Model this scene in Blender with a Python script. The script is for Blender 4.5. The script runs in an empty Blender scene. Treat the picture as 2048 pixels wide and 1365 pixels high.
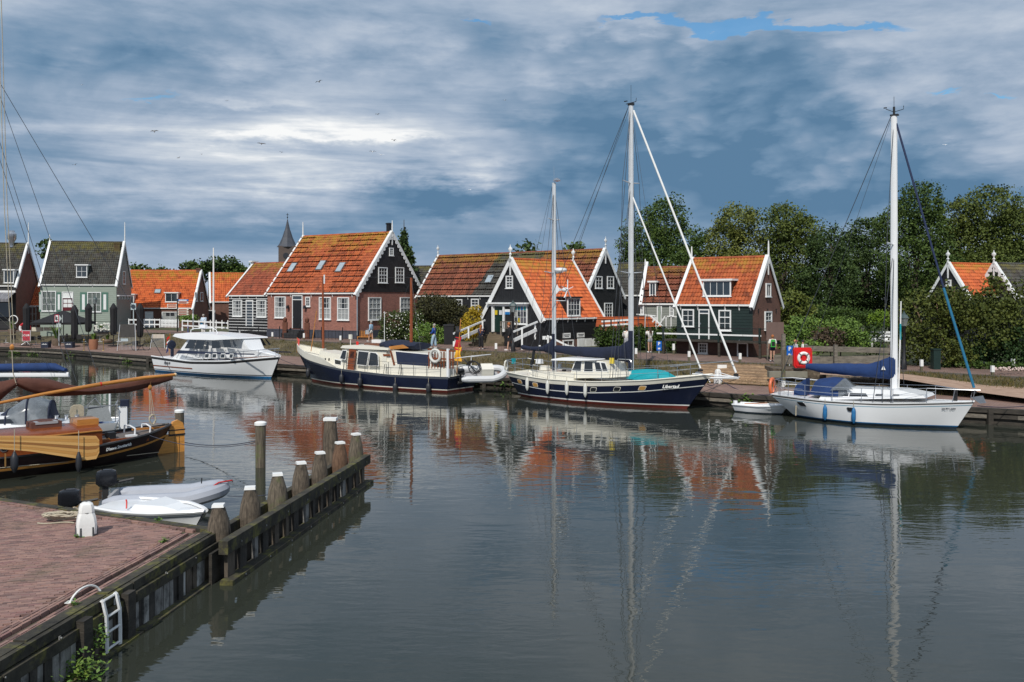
import bpy, math, random
import numpy as np
from mathutils import Vector, Matrix, Euler
R=math.radians; PI=math.pi
sc=bpy.context.scene
rnd=random.Random(7); NR=np.random.RandomState(11)
F,HZ,EYE=1800.0,599.0,5.5     # focal length in photo pixels, horizon row, eye height above the water
# ---------------------------------------------------------------- camera
cam=bpy.data.cameras.new('camera'); co=bpy.data.objects.new('camera',cam); sc.collection.objects.link(co)
co.location=(0,0,EYE); co.rotation_euler=(R(90),0,0)
cam.sensor_width=36; cam.lens=36*F/2048; cam.shift_y=-(682.5-HZ)/2048; cam.clip_start=.1; cam.clip_end=6000
sc.camera=co
sc.view_settings.view_transform='Standard'; sc.view_settings.look='None'
sc.view_settings.exposure=0.10; sc.view_settings.gamma=1; sc.view_settings.use_curve_mapping=False
SUN_EL,SUN_AZ=R(46),R(-166)    # azimuth measured from +Y towards +X : behind the camera, to the left
# ---------------------------------------------------------------- world
w=bpy.data.worlds.new('World'); sc.world=w; w.use_nodes=True
nt=w.node_tree; nt.nodes.clear()
def N(t,**k):
    n=nt.nodes.new(t)
    for a,b in k.items(): setattr(n,a,b)
    return n
def L(a,b): nt.links.new(a,b)
def mth(op,a,b=None,c=None,clamp=False):
    n=N('ShaderNodeMath',operation=op); n.use_clamp=clamp
    for i,v in enumerate((a,b,c)):
        if v is None: continue
        if isinstance(v,(int,float)): n.inputs[i].default_value=v
        else: L(v,n.inputs[i])
    return n.outputs[0]
sky=N('ShaderNodeTexSky',sky_type='NISHITA'); sky.sun_disc=False
sky.sun_elevation=SUN_EL; sky.sun_rotation=SUN_AZ; sky.air_density=1.2; sky.dust_density=1.0
tc=N('ShaderNodeTexCoord'); sx=N('ShaderNodeSeparateXYZ'); L(tc.outputs['Generated'],sx.inputs[0])
dx,dy,dz=sx.outputs
az=mth('ABSOLUTE',dz)
def noise(vx,vy,vz,scale,detail,rough,dist=0.0):
    c=N('ShaderNodeCombineXYZ'); L(vx,c.inputs[0]); L(vy,c.inputs[1]); L(vz,c.inputs[2])
    n=N('ShaderNodeTexNoise'); n.inputs['Scale'].default_value=scale; n.inputs['Detail'].default_value=detail
    n.inputs['Roughness'].default_value=rough; n.inputs['Distortion'].default_value=dist
    L(c.outputs[0],n.inputs['Vector']); return n.outputs['Fac']
z3=mth('MULTIPLY',az,3.2); z8=mth('MULTIPLY',az,13)
n1=noise(dx,dy,z3,3.6,7,.58,.35)
n2=noise(dx,dy,z8,3.6,7,.6,.5)
n3=noise(dx,dy,z3,13,5,.62,.2)
yc=mth('MAXIMUM',dy,.12)
wx=mth('MULTIPLY',mth('SUBTRACT',n1,.5),.17); wz=mth('MULTIPLY',mth('SUBTRACT',n3,.5),.06)
U=mth('ADD',mth('DIVIDE',dx,yc),wx); V=mth('ADD',mth('DIVIDE',az,yc),wz)
front=mth('MULTIPLY_ADD',dy,4,-.5,clamp=True)
def blob(px,py,rx,ry,amp,sharp=1.0):
    a=mth('MULTIPLY',mth('SUBTRACT',U,(px-1024)/F),F/rx); b=mth('MULTIPLY',mth('SUBTRACT',V,(HZ-py)/F),F/ry)
    d=mth('ADD',mth('MULTIPLY',a,a),mth('MULTIPLY',b,b))
    g=mth('EXPONENT',mth('MULTIPLY',d,-1.0))
    if sharp!=1: g=mth('MULTIPLY_ADD',g,sharp,-(sharp-1)*.5,clamp=True)
    return mth('MULTIPLY',g,amp)
def total(lst,start=None):
    s=start
    for q in lst:
        g=blob(*q); s=g if s is None else mth('ADD',s,g)
    return s
base=mth('MULTIPLY_ADD',n1,1.7,-.345)
base=mth('ADD',base,mth('MULTIPLY',mth('SUBTRACT',n3,.5),.5))
BL=[(420,355,600,62,.22),(700,272,260,12,.10),(520,208,150,12,.26),(1000,320,90,45,.2),(330,320,300,30,.08),(780,245,160,22,.28),(700,275,330,16,.3),(60,265,120,18,.22),
    (1015,335,60,55,.26),(1100,420,110,50,.16),(400,150,900,140,.05),(1250,250,300,60,.06),(1500,90,700,50,.22),(1150,75,200,60,.12),(1650,290,330,70,.08),(1850,330,260,80,.10),(1600,270,90,40,.1),
    (300,95,330,45,.10),(1200,350,180,100,-.07,2.0),(1600,120,600,90,.06),
    (480,150,380,60,-.14),(160,225,260,55,-.16),(1150,300,120,90,-.24),(1280,380,280,80,-.2),(900,395,200,32,-.2,2.0),(1500,390,420,60,-.22),(850,160,300,60,-.10),
    (350,470,520,38,-.26),(900,470,420,42,-.2),(80,400,160,60,-.1),(1980,200,120,120,-.05)]
cv=mth('ADD',base,mth('MULTIPLY',total(BL),front))
streak=mth('MULTIPLY',mth('SUBTRACT',n2,.5),1.7)
sm=mth('MULTIPLY',total([(520,330,640,150,1.0)]),front); sm=mth('ADD',mth('MULTIPLY',sm,.85),.10)
cv=mth('ADD',cv,mth('MULTIPLY',streak,sm))
vc=N('ShaderNodeCombineXYZ'); L(mth('ADD',dx,mth('MULTIPLY',wx,.5)),vc.inputs[0]); L(mth('MULTIPLY',dy,.3),vc.inputs[1]); L(mth('ADD',mth('MULTIPLY',az,1.9),mth('MULTIPLY',wz,1.2)),vc.inputs[2])
vo=N('ShaderNodeTexVoronoi',feature='F1'); vo.inputs['Scale'].default_value=9; vo.inputs['Detail'].default_value=2; vo.inputs['Roughness'].default_value=.55; vo.inputs['Lacunarity'].default_value=2.2; L(vc.outputs[0],vo.inputs['Vector'])
pm=mth('MULTIPLY',total([(1400,270,420,150,1.),(1800,340,330,110,.9),(900,400,230,45,1.0),(200,120,400,90,.5),(1300,85,500,45,.6)]),front)
cv=mth('ADD',cv,mth('MULTIPLY',mth('MULTIPLY',mth('SUBTRACT',.42,vo.outputs['Distance']),1.05),mth('MINIMUM',pm,1.0)))
cv=mth('MULTIPLY_ADD',cv,.80,.115)
rp=N('ShaderNodeValToRGB'); L(cv,rp.inputs[0]); e=rp.color_ramp
stops=[(.0,(.10,.20,.325)),(.2,(.155,.26,.39)),(.38,(.235,.33,.455)),(.52,(.325,.41,.53)),(.68,(.44,.51,.61)),(.84,(.60,.65,.71)),(.95,(.80,.82,.84)),(1.0,(.88,.89,.89))]
e.elements[0].position=0; e.elements[0].color=(*stops[0][1],1); e.elements[1].position=1; e.elements[1].color=(*stops[-1][1],1)
for p_,c_ in stops[1:-1]:
    q=e.elements.new(p_); q.color=(*c_,1)
SK=.1
scl=N('ShaderNodeVectorMath',operation='SCALE'); L(rp.outputs[0],scl.inputs[0]); scl.inputs['Scale'].default_value=1/SK
gap=mth('MULTIPLY',total([(1270,42,90,8,.8),(1480,50,200,12,.95),(1680,44,130,9,.85),(930,48,35,6,.8),(1900,180,40,5,.6),(2010,185,40,5,.6),(330,197,80,6,.6)]),front)
g2=mth('MULTIPLY_ADD',mth('ADD',gap,mth('MULTIPLY',mth('SUBTRACT',n3,.5),.8)),3.2,-1.1,clamp=True)
g2=mth('MULTIPLY',g2,mth('MULTIPLY',gap,4,clamp=True))
hole=mth('MULTIPLY',mth('MULTIPLY_ADD',n1,-12,3.9,clamp=True),mth('SUBTRACT',1,front))
g2=mth('MAXIMUM',mth('MULTIPLY',g2,.85),hole)
skb=N('ShaderNodeVectorMath',operation='MULTIPLY'); L(sky.outputs[0],skb.inputs[0]); skb.inputs[1].default_value=(.5,.9,1.15)
mx=N('ShaderNodeMixRGB'); L(g2,mx.inputs[0]); L(scl.outputs[0],mx.inputs[1]); L(skb.outputs[0],mx.inputs[2])
bg=N('ShaderNodeBackground'); bg.inputs['Strength'].default_value=SK; L(mx.outputs[0],bg.inputs[0])
ow=N('ShaderNodeOutputWorld'); L(bg.outputs[0],ow.inputs[0])
# ---------------------------------------------------------------- sun
sl=bpy.data.lights.new('sun','SUN'); so=bpy.data.objects.new('sun',sl); sc.collection.objects.link(so)
sl.energy=3.4; sl.angle=R(.53); sl.color=(1,.955,.88)
sd=Vector((math.sin(SUN_AZ)*math.cos(SUN_EL),math.cos(SUN_AZ)*math.cos(SUN_EL),math.sin(SUN_EL)))
so.rotation_euler=sd.to_track_quat('Z','Y').to_euler()
# ---------------------------------------------------------------- materials
def hx(s,k=1.0):
    c=[int(s[i:i+2],16)/255 for i in (0,2,4)]
    return tuple(min(1,(((v+.055)/1.055)**2.4 if v>.04 else v/12.92)*k) for v in c)
MT={}
def mat(name,col,rough=.6,var=.12,scale=2.5,bump=0.0,bscale=20,metal=0.0,col2=None,attr=None,stretch=(1,1,1),thr=None,spec=.5,trans=0,alpha=1,extra=None):
    if name in MT: return MT[name]
    if isinstance(col,str): col=hx(col)
    if isinstance(col2,str): col2=hx(col2)
    m=bpy.data.materials.new(name); m.use_nodes=True; t=m.node_tree; b=t.nodes['Principled BSDF']
    def nn(k): return t.nodes.new(k)
    l=t.links.new
    tcn=nn('ShaderNodeTexCoord'); mp=nn('ShaderNodeMapping'); mp.inputs['Scale'].default_value=stretch; l(tcn.outputs['Object'],mp.inputs[0])
    nz=nn('ShaderNodeTexNoise'); nz.inputs['Scale'].default_value=scale; nz.inputs['Detail'].default_value=6; nz.inputs['Roughness'].default_value=.65; l(mp.outputs[0],nz.inputs['Vector'])
    rr=nn('ShaderNodeValToRGB'); l(nz.outputs['Fac'],rr.inputs[0])
    c1=tuple(max(0,c*(1-var)) for c in col); c2=col2 if col2 else tuple(min(1,c*(1+var)) for c in col)
    lo,hi=thr if thr else (.3,.7)
    if not isinstance(thr,tuple): lo,hi=.3,.7
    rr.color_ramp.elements[0].position=lo; rr.color_ramp.elements[0].color=(*c1,1); rr.color_ramp.elements[1].position=hi; rr.color_ramp.elements[1].color=(*c2,1)
    out=rr.outputs[0]
    if attr:                                   # per-piece variation stored on the faces
        at=nn('ShaderNodeAttribute'); at.attribute_name='pv'
        rm=nn('ShaderNodeValToRGB'); l(at.outputs['Fac'],rm.inputs[0]); els=rm.color_ramp
        els.elements[0].color=(*attr[0],1); els.elements[1].color=(*attr[-1],1)
        for i,c in enumerate(attr[1:-1]):
            q=els.elements.new((i+1)/(len(attr)-1)); q.color=(*c,1)
        mm=nn('ShaderNodeMixRGB'); mm.blend_type='MULTIPLY'; mm.inputs[0].default_value=1; l(out,mm.inputs[1]); l(rm.outputs[0],mm.inputs[2]); out=mm.outputs[0]
    if extra: out=extra(t,out,tcn)
    l(out,b.inputs['Base Color'])
    b.inputs['Roughness'].default_value=rough; b.inputs['Metallic'].default_value=metal; b.inputs['Specular IOR Level'].default_value=spec
    if trans: b.inputs['Transmission Weight'].default_value=trans
    if alpha<1: b.inputs['Alpha'].default_value=alpha
    if bump:
        n4=nn('ShaderNodeTexNoise'); n4.inputs['Scale'].default_value=bscale; n4.inputs['Detail'].default_value=5; l(mp.outputs[0],n4.inputs['Vector'])
        bp=nn('ShaderNodeBump'); bp.inputs['Strength'].default_value=1; bp.inputs['Distance'].default_value=bump; l(n4.outputs['Fac'],bp.inputs['Height']); l(bp.outputs[0],b.inputs['Normal'])
    MT[name]=m; return m
def stain(color,scale=1.3,lo=.55,hi=.7,st=(1,1,1),amt=.8):
    def f(t,out,tcn):
        mp=t.nodes.new('ShaderNodeMapping'); mp.inputs['Scale'].default_value=st; mp.inputs['Location'].default_value=(3.1,7.7,1.3); t.links.new(tcn.outputs['Object'],mp.inputs[0])
        nz=t.nodes.new('ShaderNodeTexNoise'); nz.inputs['Scale'].default_value=scale; nz.inputs['Detail'].default_value=9; nz.inputs['Roughness'].default_value=.72; t.links.new(mp.outputs[0],nz.inputs['Vector'])
        r=t.nodes.new('ShaderNodeMapRange'); r.inputs['From Min'].default_value=lo; r.inputs['From Max'].default_value=hi; r.inputs['To Max'].default_value=amt; t.links.new(nz.outputs['Fac'],r.inputs[0])
        m=t.nodes.new('ShaderNodeMixRGB'); m.inputs[2].default_value=(*(hx(color) if isinstance(color,str) else color),1); t.links.new(r.outputs[0],m.inputs[0]); t.links.new(out,m.inputs[1]); return m.outputs[0]
    return f
def brickx(bw,bh,mortar,scale=1.0,axis='wall',m=.02,stn=None):
    """brick joints in the plane of the wall: u = horizontal distance, v = height (walls) or plan x,y (ground)"""
    def f(t,out,tcn):
        l=t.links.new; sp=t.nodes.new('ShaderNodeSeparateXYZ'); l(tcn.outputs['Object'],sp.inputs[0]); cb=t.nodes.new('ShaderNodeCombineXYZ')
        if axis=='wall':
            a=t.nodes.new('ShaderNodeMath'); a.operation='ADD'; l(sp.outputs[0],a.inputs[0]); l(sp.outputs[1],a.inputs[1]); l(a.outputs[0],cb.inputs[0]); l(sp.outputs[2],cb.inputs[1])
        else: l(sp.outputs[0],cb.inputs[0]); l(sp.outputs[1],cb.inputs[1])
        b=t.nodes.new('ShaderNodeTexBrick'); l(cb.outputs[0],b.inputs['Vector']); b.inputs['Scale'].default_value=1; b.inputs['Brick Width'].default_value=bw; b.inputs['Row Height'].default_value=bh
        b.inputs['Mortar Size'].default_value=m*bh*10; b.inputs['Color1'].default_value=(.8,.8,.8,1); b.inputs['Color2'].default_value=(1.2,1.15,1.1,1); b.inputs['Mortar'].default_value=(*mortar,1)
        mm=t.nodes.new('ShaderNodeMixRGB'); mm.blend_type='MULTIPLY'; mm.inputs[0].default_value=1; l(out,mm.inputs[1]); l(b.outputs['Color'],mm.inputs[2])
        return stn(t,mm.outputs[0],tcn) if stn else mm.outputs[0]
    return f
WHITE=mat('white_paint',(.78,.78,.76),.45,.06,4,extra=stain('8a8578',3,.62,.8,(1,1,.35),.35))
WOODW=mat('white_wood_paint',(.74,.75,.74),.55,.08,6,.002,40,extra=stain('77766c',4,.6,.75,(1,1,.3),.45))
GEL=mat('white_gelcoat',(.76,.77,.78),.22,.03,1.2,extra=stain('a8a493',2,.66,.85,(1,1,.5),.3))
CREAM=mat('cream_paint',(.72,.69,.60),.3,.04,1.5,extra=stain('8d806a',2.5,.64,.85,(1,1,.3),.35))
NAVY=mat('navy_paint',(.008,.012,.032),.25,.2,1.2,extra=stain('20283a',3,.6,.9,(1,1,.2),.4))
BLACK=mat('black_paint',(.010,.010,.012),.5,.25,5)
RUBBER=mat('black_rubber',(.018,.018,.02),.6,.2,5)
REDP=mat('red_paint',(.55,.02,.015),.4,.1,3)
BOOTRED=mat('antifouling_red',(.13,.018,.012),.6,.3,3)
GLASS=mat('window_glass',(.03,.04,.05),.06,.2,1.5,spec=.9)
GLASSB=mat('boat_window',(.02,.022,.025),.08,.2,1,spec=.8)
STEEL=mat('stainless_steel',(.55,.56,.58),.28,.05,3,metal=.9)
ALU=mat('aluminium_mast',(.62,.64,.66),.4,.06,3,metal=.25)
WIRE=mat('rigging_wire',(.06,.065,.075),.5,.1,3,metal=.3)
ROPE=mat('pale_rope',(.42,.37,.28),.9,.25,30,.004,90)
ROPED=mat('dark_rope',(.05,.055,.08),.9,.25,30)
COVER=mat('blue_canvas',(.009,.034,.125),.85,.22,1.6,.02,5)
COVERN=mat('navy_canvas',(.008,.013,.035),.85,.25,1.8,.02,6)
TEAL=mat('teal_canvas',(.0,.28,.33),.7,.14,2,.01,6)
MAHOG=mat('varnished_mahogany',(.20,.052,.014),.25,.35,3,.001,30,stretch=(1,6,6))
VARN=mat('varnished_spar',(.48,.20,.045),.28,.25,3,.001,30,stretch=(.6,3,3))
TEAKY=mat('oiled_oak',(.60,.27,.06),.4,.25,4,.002,30,stretch=(.5,2,6))
SAILB=mat('tan_sail_cover',(.085,.028,.017),.85,.25,1.2,.03,4)
SKIN=mat('skin',(.52,.30,.21),.55,.08,8)
def fab(n,c): return mat('cloth_'+n,c,.9,.12,9,.004,40)
# ---------------------------------------------------------------- geometry kit
class MB:
    def __init__(s): s.v=[]; s.f=[]; s.mi=[]; s.pv=[]
    def add(s,vs,fs,mi=0,pv=0.0):
        o=len(s.v); s.v+= [tuple(q) for q in vs]; s.f+=[tuple(i+o for i in q) for q in fs]; s.mi+=[mi]*len(fs); s.pv+=[pv]*len(fs); return s
    def box(s,c,d,rot=None,mi=0,pv=0.0,taper=1.0):
        x,y,z=[k/2 for k in d]; T=taper
        vs=[Vector(q) for q in ((-x,-y,-z),(x,-y,-z),(x,y,-z),(-x,y,-z),(-x*T,-y*T,z),(x*T,-y*T,z),(x*T,y*T,z),(-x*T,y*T,z))]
        if rot is not None:
            m=rot if isinstance(rot,Matrix) else Euler(rot).to_matrix(); vs=[m@q for q in vs]
        c=Vector(c); return s.add([q+c for q in vs],[(0,3,2,1),(4,5,6,7),(0,1,5,4),(1,2,6,5),(2,3,7,6),(3,0,4,7)],mi,pv)
    def bb(s,x0,x1,y0,y1,z0,z1,mi=0,pv=0.0): return s.box(((x0+x1)/2,(y0+y1)/2,(z0+z1)/2),(x1-x0,y1-y0,z1-z0),None,mi,pv)
    def beam(s,a,b,wd,ht,mi=0,pv=0.0,up=(0,0,1)):
        a=Vector(a); b=Vector(b); d=b-a; Ln=d.length
        if Ln<1e-6: return s
        X=d/Ln; Yv=Vector(up).cross(X)
        if Yv.length<1e-4: Yv=Vector((0,1,0)).cross(X)
        Yv.normalize(); Z=X.cross(Yv); m=Matrix((X,Yv,Z)).transposed()
        return s.box((a+b)/2,(Ln,wd,ht),m,mi,pv)
    def prism(s,poly,ext,mi=0,pv=0.0):
        n=len(poly); e=Vector(ext); P=[Vector(q) for q in poly]
        fs=[tuple(range(n))[::-1],tuple(range(n,2*n))]+[(i,(i+1)%n,(i+1)%n+n,i+n) for i in range(n)]
        return s.add(P+[q+e for q in P],fs,mi,pv)
    def tube(s,pts,r,n=6,mi=0,pv=0.0,caps=True,closed=False,sq=(1,1)):
        P=[Vector(q) for q in pts]; k=len(P); rs=r if isinstance(r,(list,tuple)) else [r]*k
        vs=[]; up=None
        for i,p in enumerate(P):
            if closed: d=P[(i+1)%k]-P[i-1]
            else: d=P[min(i+1,k-1)]-P[max(i-1,0)]
            d.normalize()
            if up is None:
                up=Vector((0,0,1)) if abs(d.z)<.9 else Vector((0,1,0))
            a=d.cross(up); 
            if a.length<1e-4: a=d.orthogonal()
            a.normalize(); b=a.cross(d).normalized(); up=b
            for j in range(n):
                t=2*PI*j/n; vs.append(p+a*(math.cos(t)*rs[i]*sq[0])+b*(math.sin(t)*rs[i]*sq[1]))
        fs=[]
        for i in range(k if closed else k-1):
            i2=(i+1)%k
            for j in range(n): fs.append((i*n+j,i*n+(j+1)%n,i2*n+(j+1)%n,i2*n+j))
        if caps and not closed: fs+= [tuple(range(n))[::-1],tuple(range((k-1)*n,k*n))]
        return s.add(vs,fs,mi,pv)
    def lathe(s,prof,c=(0,0,0),n=12,mi=0,axis='z',pv=0.0,sq=(1,1)):
        c=Vector(c); vs=[]; k=len(prof)
        for r,h in prof:
            for j in range(n):
                t=2*PI*j/n; a,b=r*math.cos(t)*sq[0],r*math.sin(t)*sq[1]
                q=(a,b,h) if axis=='z' else ((h,a,b) if axis=='x' else (a,h,b)); vs.append(c+Vector(q))
        fs=[(i*n+j,i*n+(j+1)%n,(i+1)*n+(j+1)%n,(i+1)*n+j) for i in range(k-1) for j in range(n)]
        fs+=[tuple(range(n))[::-1],tuple(range((k-1)*n,k*n))]
        return s.add(vs,fs,mi,pv)
    def ball(s,c,r,n=10,m=6,mi=0,pv=0.0):
        if isinstance(r,(int,float)): r=(r,r,r)
        c=Vector(c); vs=[]; 
        for i in range(m+1):
            p=PI*(i/m)*.98+.03
            for j in range(n):
                t=2*PI*j/n; vs.append(c+Vector((r[0]*math.sin(p)*math.cos(t),r[1]*math.sin(p)*math.sin(t),r[2]*math.cos(p))))
        fs=[(i*n+j,(i+1)*n+j,(i+1)*n+(j+1)%n,i*n+(j+1)%n) for i in range(m) for j in range(n)]
        fs+=[tuple(range(n)),tuple(range(m*n,(m+1)*n))[::-1]]
        return s.add(vs,fs,mi,pv)
    def grid(s,rows,mi=0,pv=0.0,closed=False):
        k=len(rows); n=len(rows[0]); vs=[q for r_ in rows for q in r_]
        fs=[(i*n+j,i*n+(j+1)%n,(i+1)*n+(j+1)%n,(i+1)*n+j) for i in range(k-1) for j in range(n if closed else n-1)]
        if isinstance(mi,(list,tuple)):
            o=len(s.v); s.v+=[tuple(q) for q in vs]
            m2=n if closed else n-1
            for q,f_ in enumerate(fs): s.f.append(tuple(i+o for i in f_)); s.mi.append(mi[q//m2]); s.pv.append(pv)
            return s
        return s.add(vs,fs,mi,pv)
    def sheet(s,rows,th,mi=0):      # a thin cloth with two faces and an edge
        s.grid(rows,mi); 
        return s
    def mesh(s,name,mats,smooth=True,ang=35):
        me=bpy.data.meshes.new(name); me.from_pydata(s.v,[],s.f); 
        for m in (mats if isinstance(mats,(list,tuple)) else [mats]): me.materials.append(m)
        if any(s.mi): me.polygons.foreach_set('material_index',s.mi)
        if any(s.pv): me.attributes.new('pv','FLOAT','FACE').data.foreach_set('value',s.pv)
        if smooth:
            me.polygons.foreach_set('use_smooth',[True]*len(s.f)); me.update(); me.set_sharp_from_angle(angle=R(ang))
        me.update(); return me
def link(o,parent=None):
    sc.collection.objects.link(o)
    if parent is not None: o.parent=parent
    return o
def part(name,mb,mats,parent=None,smooth=True,loc=None,label=None,stuff=False,ang=35):
    o=bpy.data.objects.new(name,mb.mesh(name,mats,smooth,ang)); link(o,parent)
    if loc is not None: o.location=loc
    if label: o['label']=label
    if stuff: o['kind']='stuff'
    return o
def tag(o,label,cat,group=None,kind=None):
    o['label']=label; o['category']=cat
    if group: o['group']=group
    if kind: o['kind']=kind
    return o
def thing(name,label,cat,loc=(0,0,0),rotz=0.0,group=None):
    o=bpy.data.objects.new(name,None); link(o); o.location=loc; o.rotation_euler=(0,0,rotz); o.empty_display_size=.2
    return tag(o,label,cat,group)
def single(name,mb,mats,label,cat,loc=None,rotz=0,group=None,smooth=True,kind=None):
    o=part(name,mb,mats,None,smooth,loc); o.rotation_euler=(0,0,rotz); return tag(o,label,cat,group,kind)
def struct(name,mb,mats,smooth=False,loc=None):
    o=part(name,mb,mats,None,smooth,loc); o['kind']='structure'; return o
def dup(root,loc,rotz,label,parent=None):
    def cp(o,p):
        c=o.copy(); sc.collection.objects.link(c); c.parent=p
        for ch in list(o.children): cp(ch,c)
        return c
    r=cp(root,parent); r.location=loc; r.rotation_euler=(0,0,rotz); r['label']=label; return r
def P(px,py,Y): return Vector(((px-1024)/F*Y,Y,EYE-(py-HZ)/F*Y))
def G(px,py,z): 
    Y=F*(EYE-z)/(py-HZ); return Vector(((px-1024)/F*Y,Y,z))
def XZ(px,Y,z): return Vector(((px-1024)/F*Y,Y,z))
def text(name,body,size,mt,parent,loc,rot,shear=0,ext=.002,bold=0,align='CENTER',sx=1.0):
    cu=bpy.data.curves.new(name,'FONT'); cu.body=body; cu.size=size; cu.shear=shear; cu.extrude=ext; cu.offset=bold; cu.align_x=align; cu.align_y='CENTER'; cu.resolution_u=2
    t=bpy.data.objects.new(name,cu); me=bpy.data.meshes.new_from_object(t); me.materials.clear(); me.materials.append(mt)
    bpy.data.objects.remove(t); bpy.data.curves.remove(cu)
    o=bpy.data.objects.new(name,me); link(o,parent); o.location=loc; o.rotation_euler=rot; o.scale=(sx,1,1); return o
# ================================================================ SETTING
def interp(tab,px): 
    xs=[t[0] for t in tab]; return tuple(float(np.interp(px,xs,[t[k] for t in tab])) for k in range(1,len(tab[0])))
QF=[(-900,690,.7),(0,694,.7),(100,697,.7),(200,705,.7),(310,713.5,.7),(450,721,.7),(570,729,.7),(998,755,.7),(1100,762,.7),(1400,784,.7),(1700,802,.7),(2048,820,.7),(2900,866,.7)]
QI=[(-900,684,.7),(0,686,.7),(200,688,.7),(310,695,.7),(570,712,.7),(998,741,.7),(1200,754,.7),(1400,766,.7),(1700,782,.7),(2048,798,.7),(2900,838,.7)]
RLt=[(-900,664,1.75),(0,664,1.75),(200,664,1.75),(310,667,1.75),(500,676,1.75),(570,681,1.75),(720,689,1.75),(850,697,1.75),(920,701.5,1.75),(1000,705,1.75),(1100,709,1.7),(1200,715,1.65),(1280,721,1.62),(1400,725,1.6),(1540,729,1.55),(1800,743,1.45),(2048,757,1.4),(2900,803,1.4)]
RU=[(-900,656,1.9),(0,656,1.9),(200,657,1.9),(310,660,1.9),(500,668,1.9),(570,671,1.9),(720,677,1.9),(850,681,1.9),(1000,687,1.9),(1100,692,1.85),(1200,700,1.78),(1270,705,1.72),(1400,709.5,1.7),(1540,716,1.65),(1800,729.5,1.55),(2048,743,1.5),(2900,790,1.5)]
def GT(tab,px): y,z=interp(tab,px); return G(px,y,z)
def ground_z(px,Y):
    a,b,c,d=[GT(t,px) for t in (QF,QI,RLt,RU)]
    ys=[a.y,b.y,c.y,d.y,d.y+6,200]; zs=[a.z,b.z,c.z,d.z,d.z+(.3 if px<1250 else .05),2.2]
    return float(np.interp(Y,ys,zs))
def on(px,Y,dz=0): return XZ(px,Y,ground_z(px,Y)+dz)
cols=list(range(-900,2901,38))
def strip(ta,tb,n,jit=0,dz=0):
    rows=[]
    for px in cols:
        a=GT(ta,px) if not callable(ta) else ta(px); b=GT(tb,px) if not callable(tb) else tb(px); r_=[]
        for i in range(n+1):
            q=a.lerp(b,i/n); 
            if 0<i<n: q=q+Vector((0,0,rnd.uniform(-jit,jit)))
            r_.append((q.x,q.y,q.z+dz))
        rows.append(r_)
    return MB().grid(rows)
PAVE=mat('quay_brick_paving',(.27,.16,.125),.85,.2,.8,.01,30,col2=(.33,.22,.18),extra=brickx(.5,.12,(.5,.5,.5),axis='floor',stn=stain('4a4638',.9,.55,.75,amt=.6)))
ROADM=mat('road_brick_paving',(.20,.125,.10),.9,.2,.5,.01,30,col2=(.27,.18,.15),extra=brickx(.4,.16,(.55,.55,.55),axis='floor',stn=stain('54503f',.5,.56,.75,amt=.5)))
GRASSD=mat('dry_grass',(.085,.068,.036),.95,.3,.6,.05,14,col2=(.14,.11,.06),extra=stain('343a18',.7,.52,.66,amt=.6))
GARD=mat('garden_ground',(.045,.06,.02),.95,.3,.3,.05,6,col2=(.09,.09,.04))
struct('quay_paving',strip(QF,QI,3),PAVE)
struct('grass_bank',strip(QI,RLt,8,.05),GRASSD,True)
struct('road',strip(RLt,RU,3),ROADM)
struct('ground',strip(RU,lambda px:XZ(px,170,2.0),10,.02),GARD,True)
gm=MB(); gm.grid([[(-3000,168,1.9),(3000,168,1.9)],[(-3000,4500,1.9),(3000,4500,1.9)]]); struct('far_ground',gm,GARD)
# kerb between grass and road
kb=MB(); 
for i in range(len(cols)-1):
    a=GT(RLt,cols[i]); b=GT(RLt,cols[i+1]); kb.beam(a+Vector((0,0,.02)),b+Vector((0,0,.02)),.12,.1)
struct('kerb',kb,mat('kerb_stone',(.10,.09,.075),.9,.2,2))
# grass tufts on the bank
def blades(name,pts,h,wd,m,label=None,n=3):
    k=len(pts)*n; pts=np.repeat(np.array(pts),n,axis=0); k=len(pts)
    pts[:,:2]+=NR.uniform(-.25,.25,(k,2)); a=NR.uniform(0,2*PI,k); hh=h*NR.uniform(.5,1.3,k); lean=NR.uniform(-.5,.5,(k,2))*hh[:,None]
    dx_=np.c_[np.cos(a),np.sin(a),np.zeros(k)]*wd/2
    top=pts+np.c_[lean,hh]
    v=np.stack([pts-dx_,pts+dx_,top],1).reshape(-1,3)
    me=bpy.data.meshes.new(name); me.vertices.add(len(v)); me.vertices.foreach_set('co',v.ravel()); me.loops.add(3*k); me.loops.foreach_set('vertex_index',np.arange(3*k)); me.polygons.add(k); me.polygons.foreach_set('loop_start',np.arange(0,3*k,3)); 
    me.attributes.new('pv','FLOAT','FACE').data.foreach_set('value',NR.uniform(0,1,k)); me.materials.append(m); me.update(); me.validate()
    o=bpy.data.objects.new(name,me); link(o); o['kind']='stuff'; 
    if label: o['label']=label
    return o
BLAD=mat('grass_blade',(.095,.085,.035),.9,.3,2,attr=[(.5,.7,.3),(1.1,1,.6),(1.5,1.2,.9)])
gp=[]
for _ in range(9000):
    px=rnd.uniform(290,2060); a=GT(QI,px); b=GT(RLt,px); t=rnd.random(); q=a.lerp(b,t)
    gp.append((q.x,q.y,q.z-.02))
blades('grass',gp,.16,.05,BLAD,'short dry grass on the sloping bank between quay and road')
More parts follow.
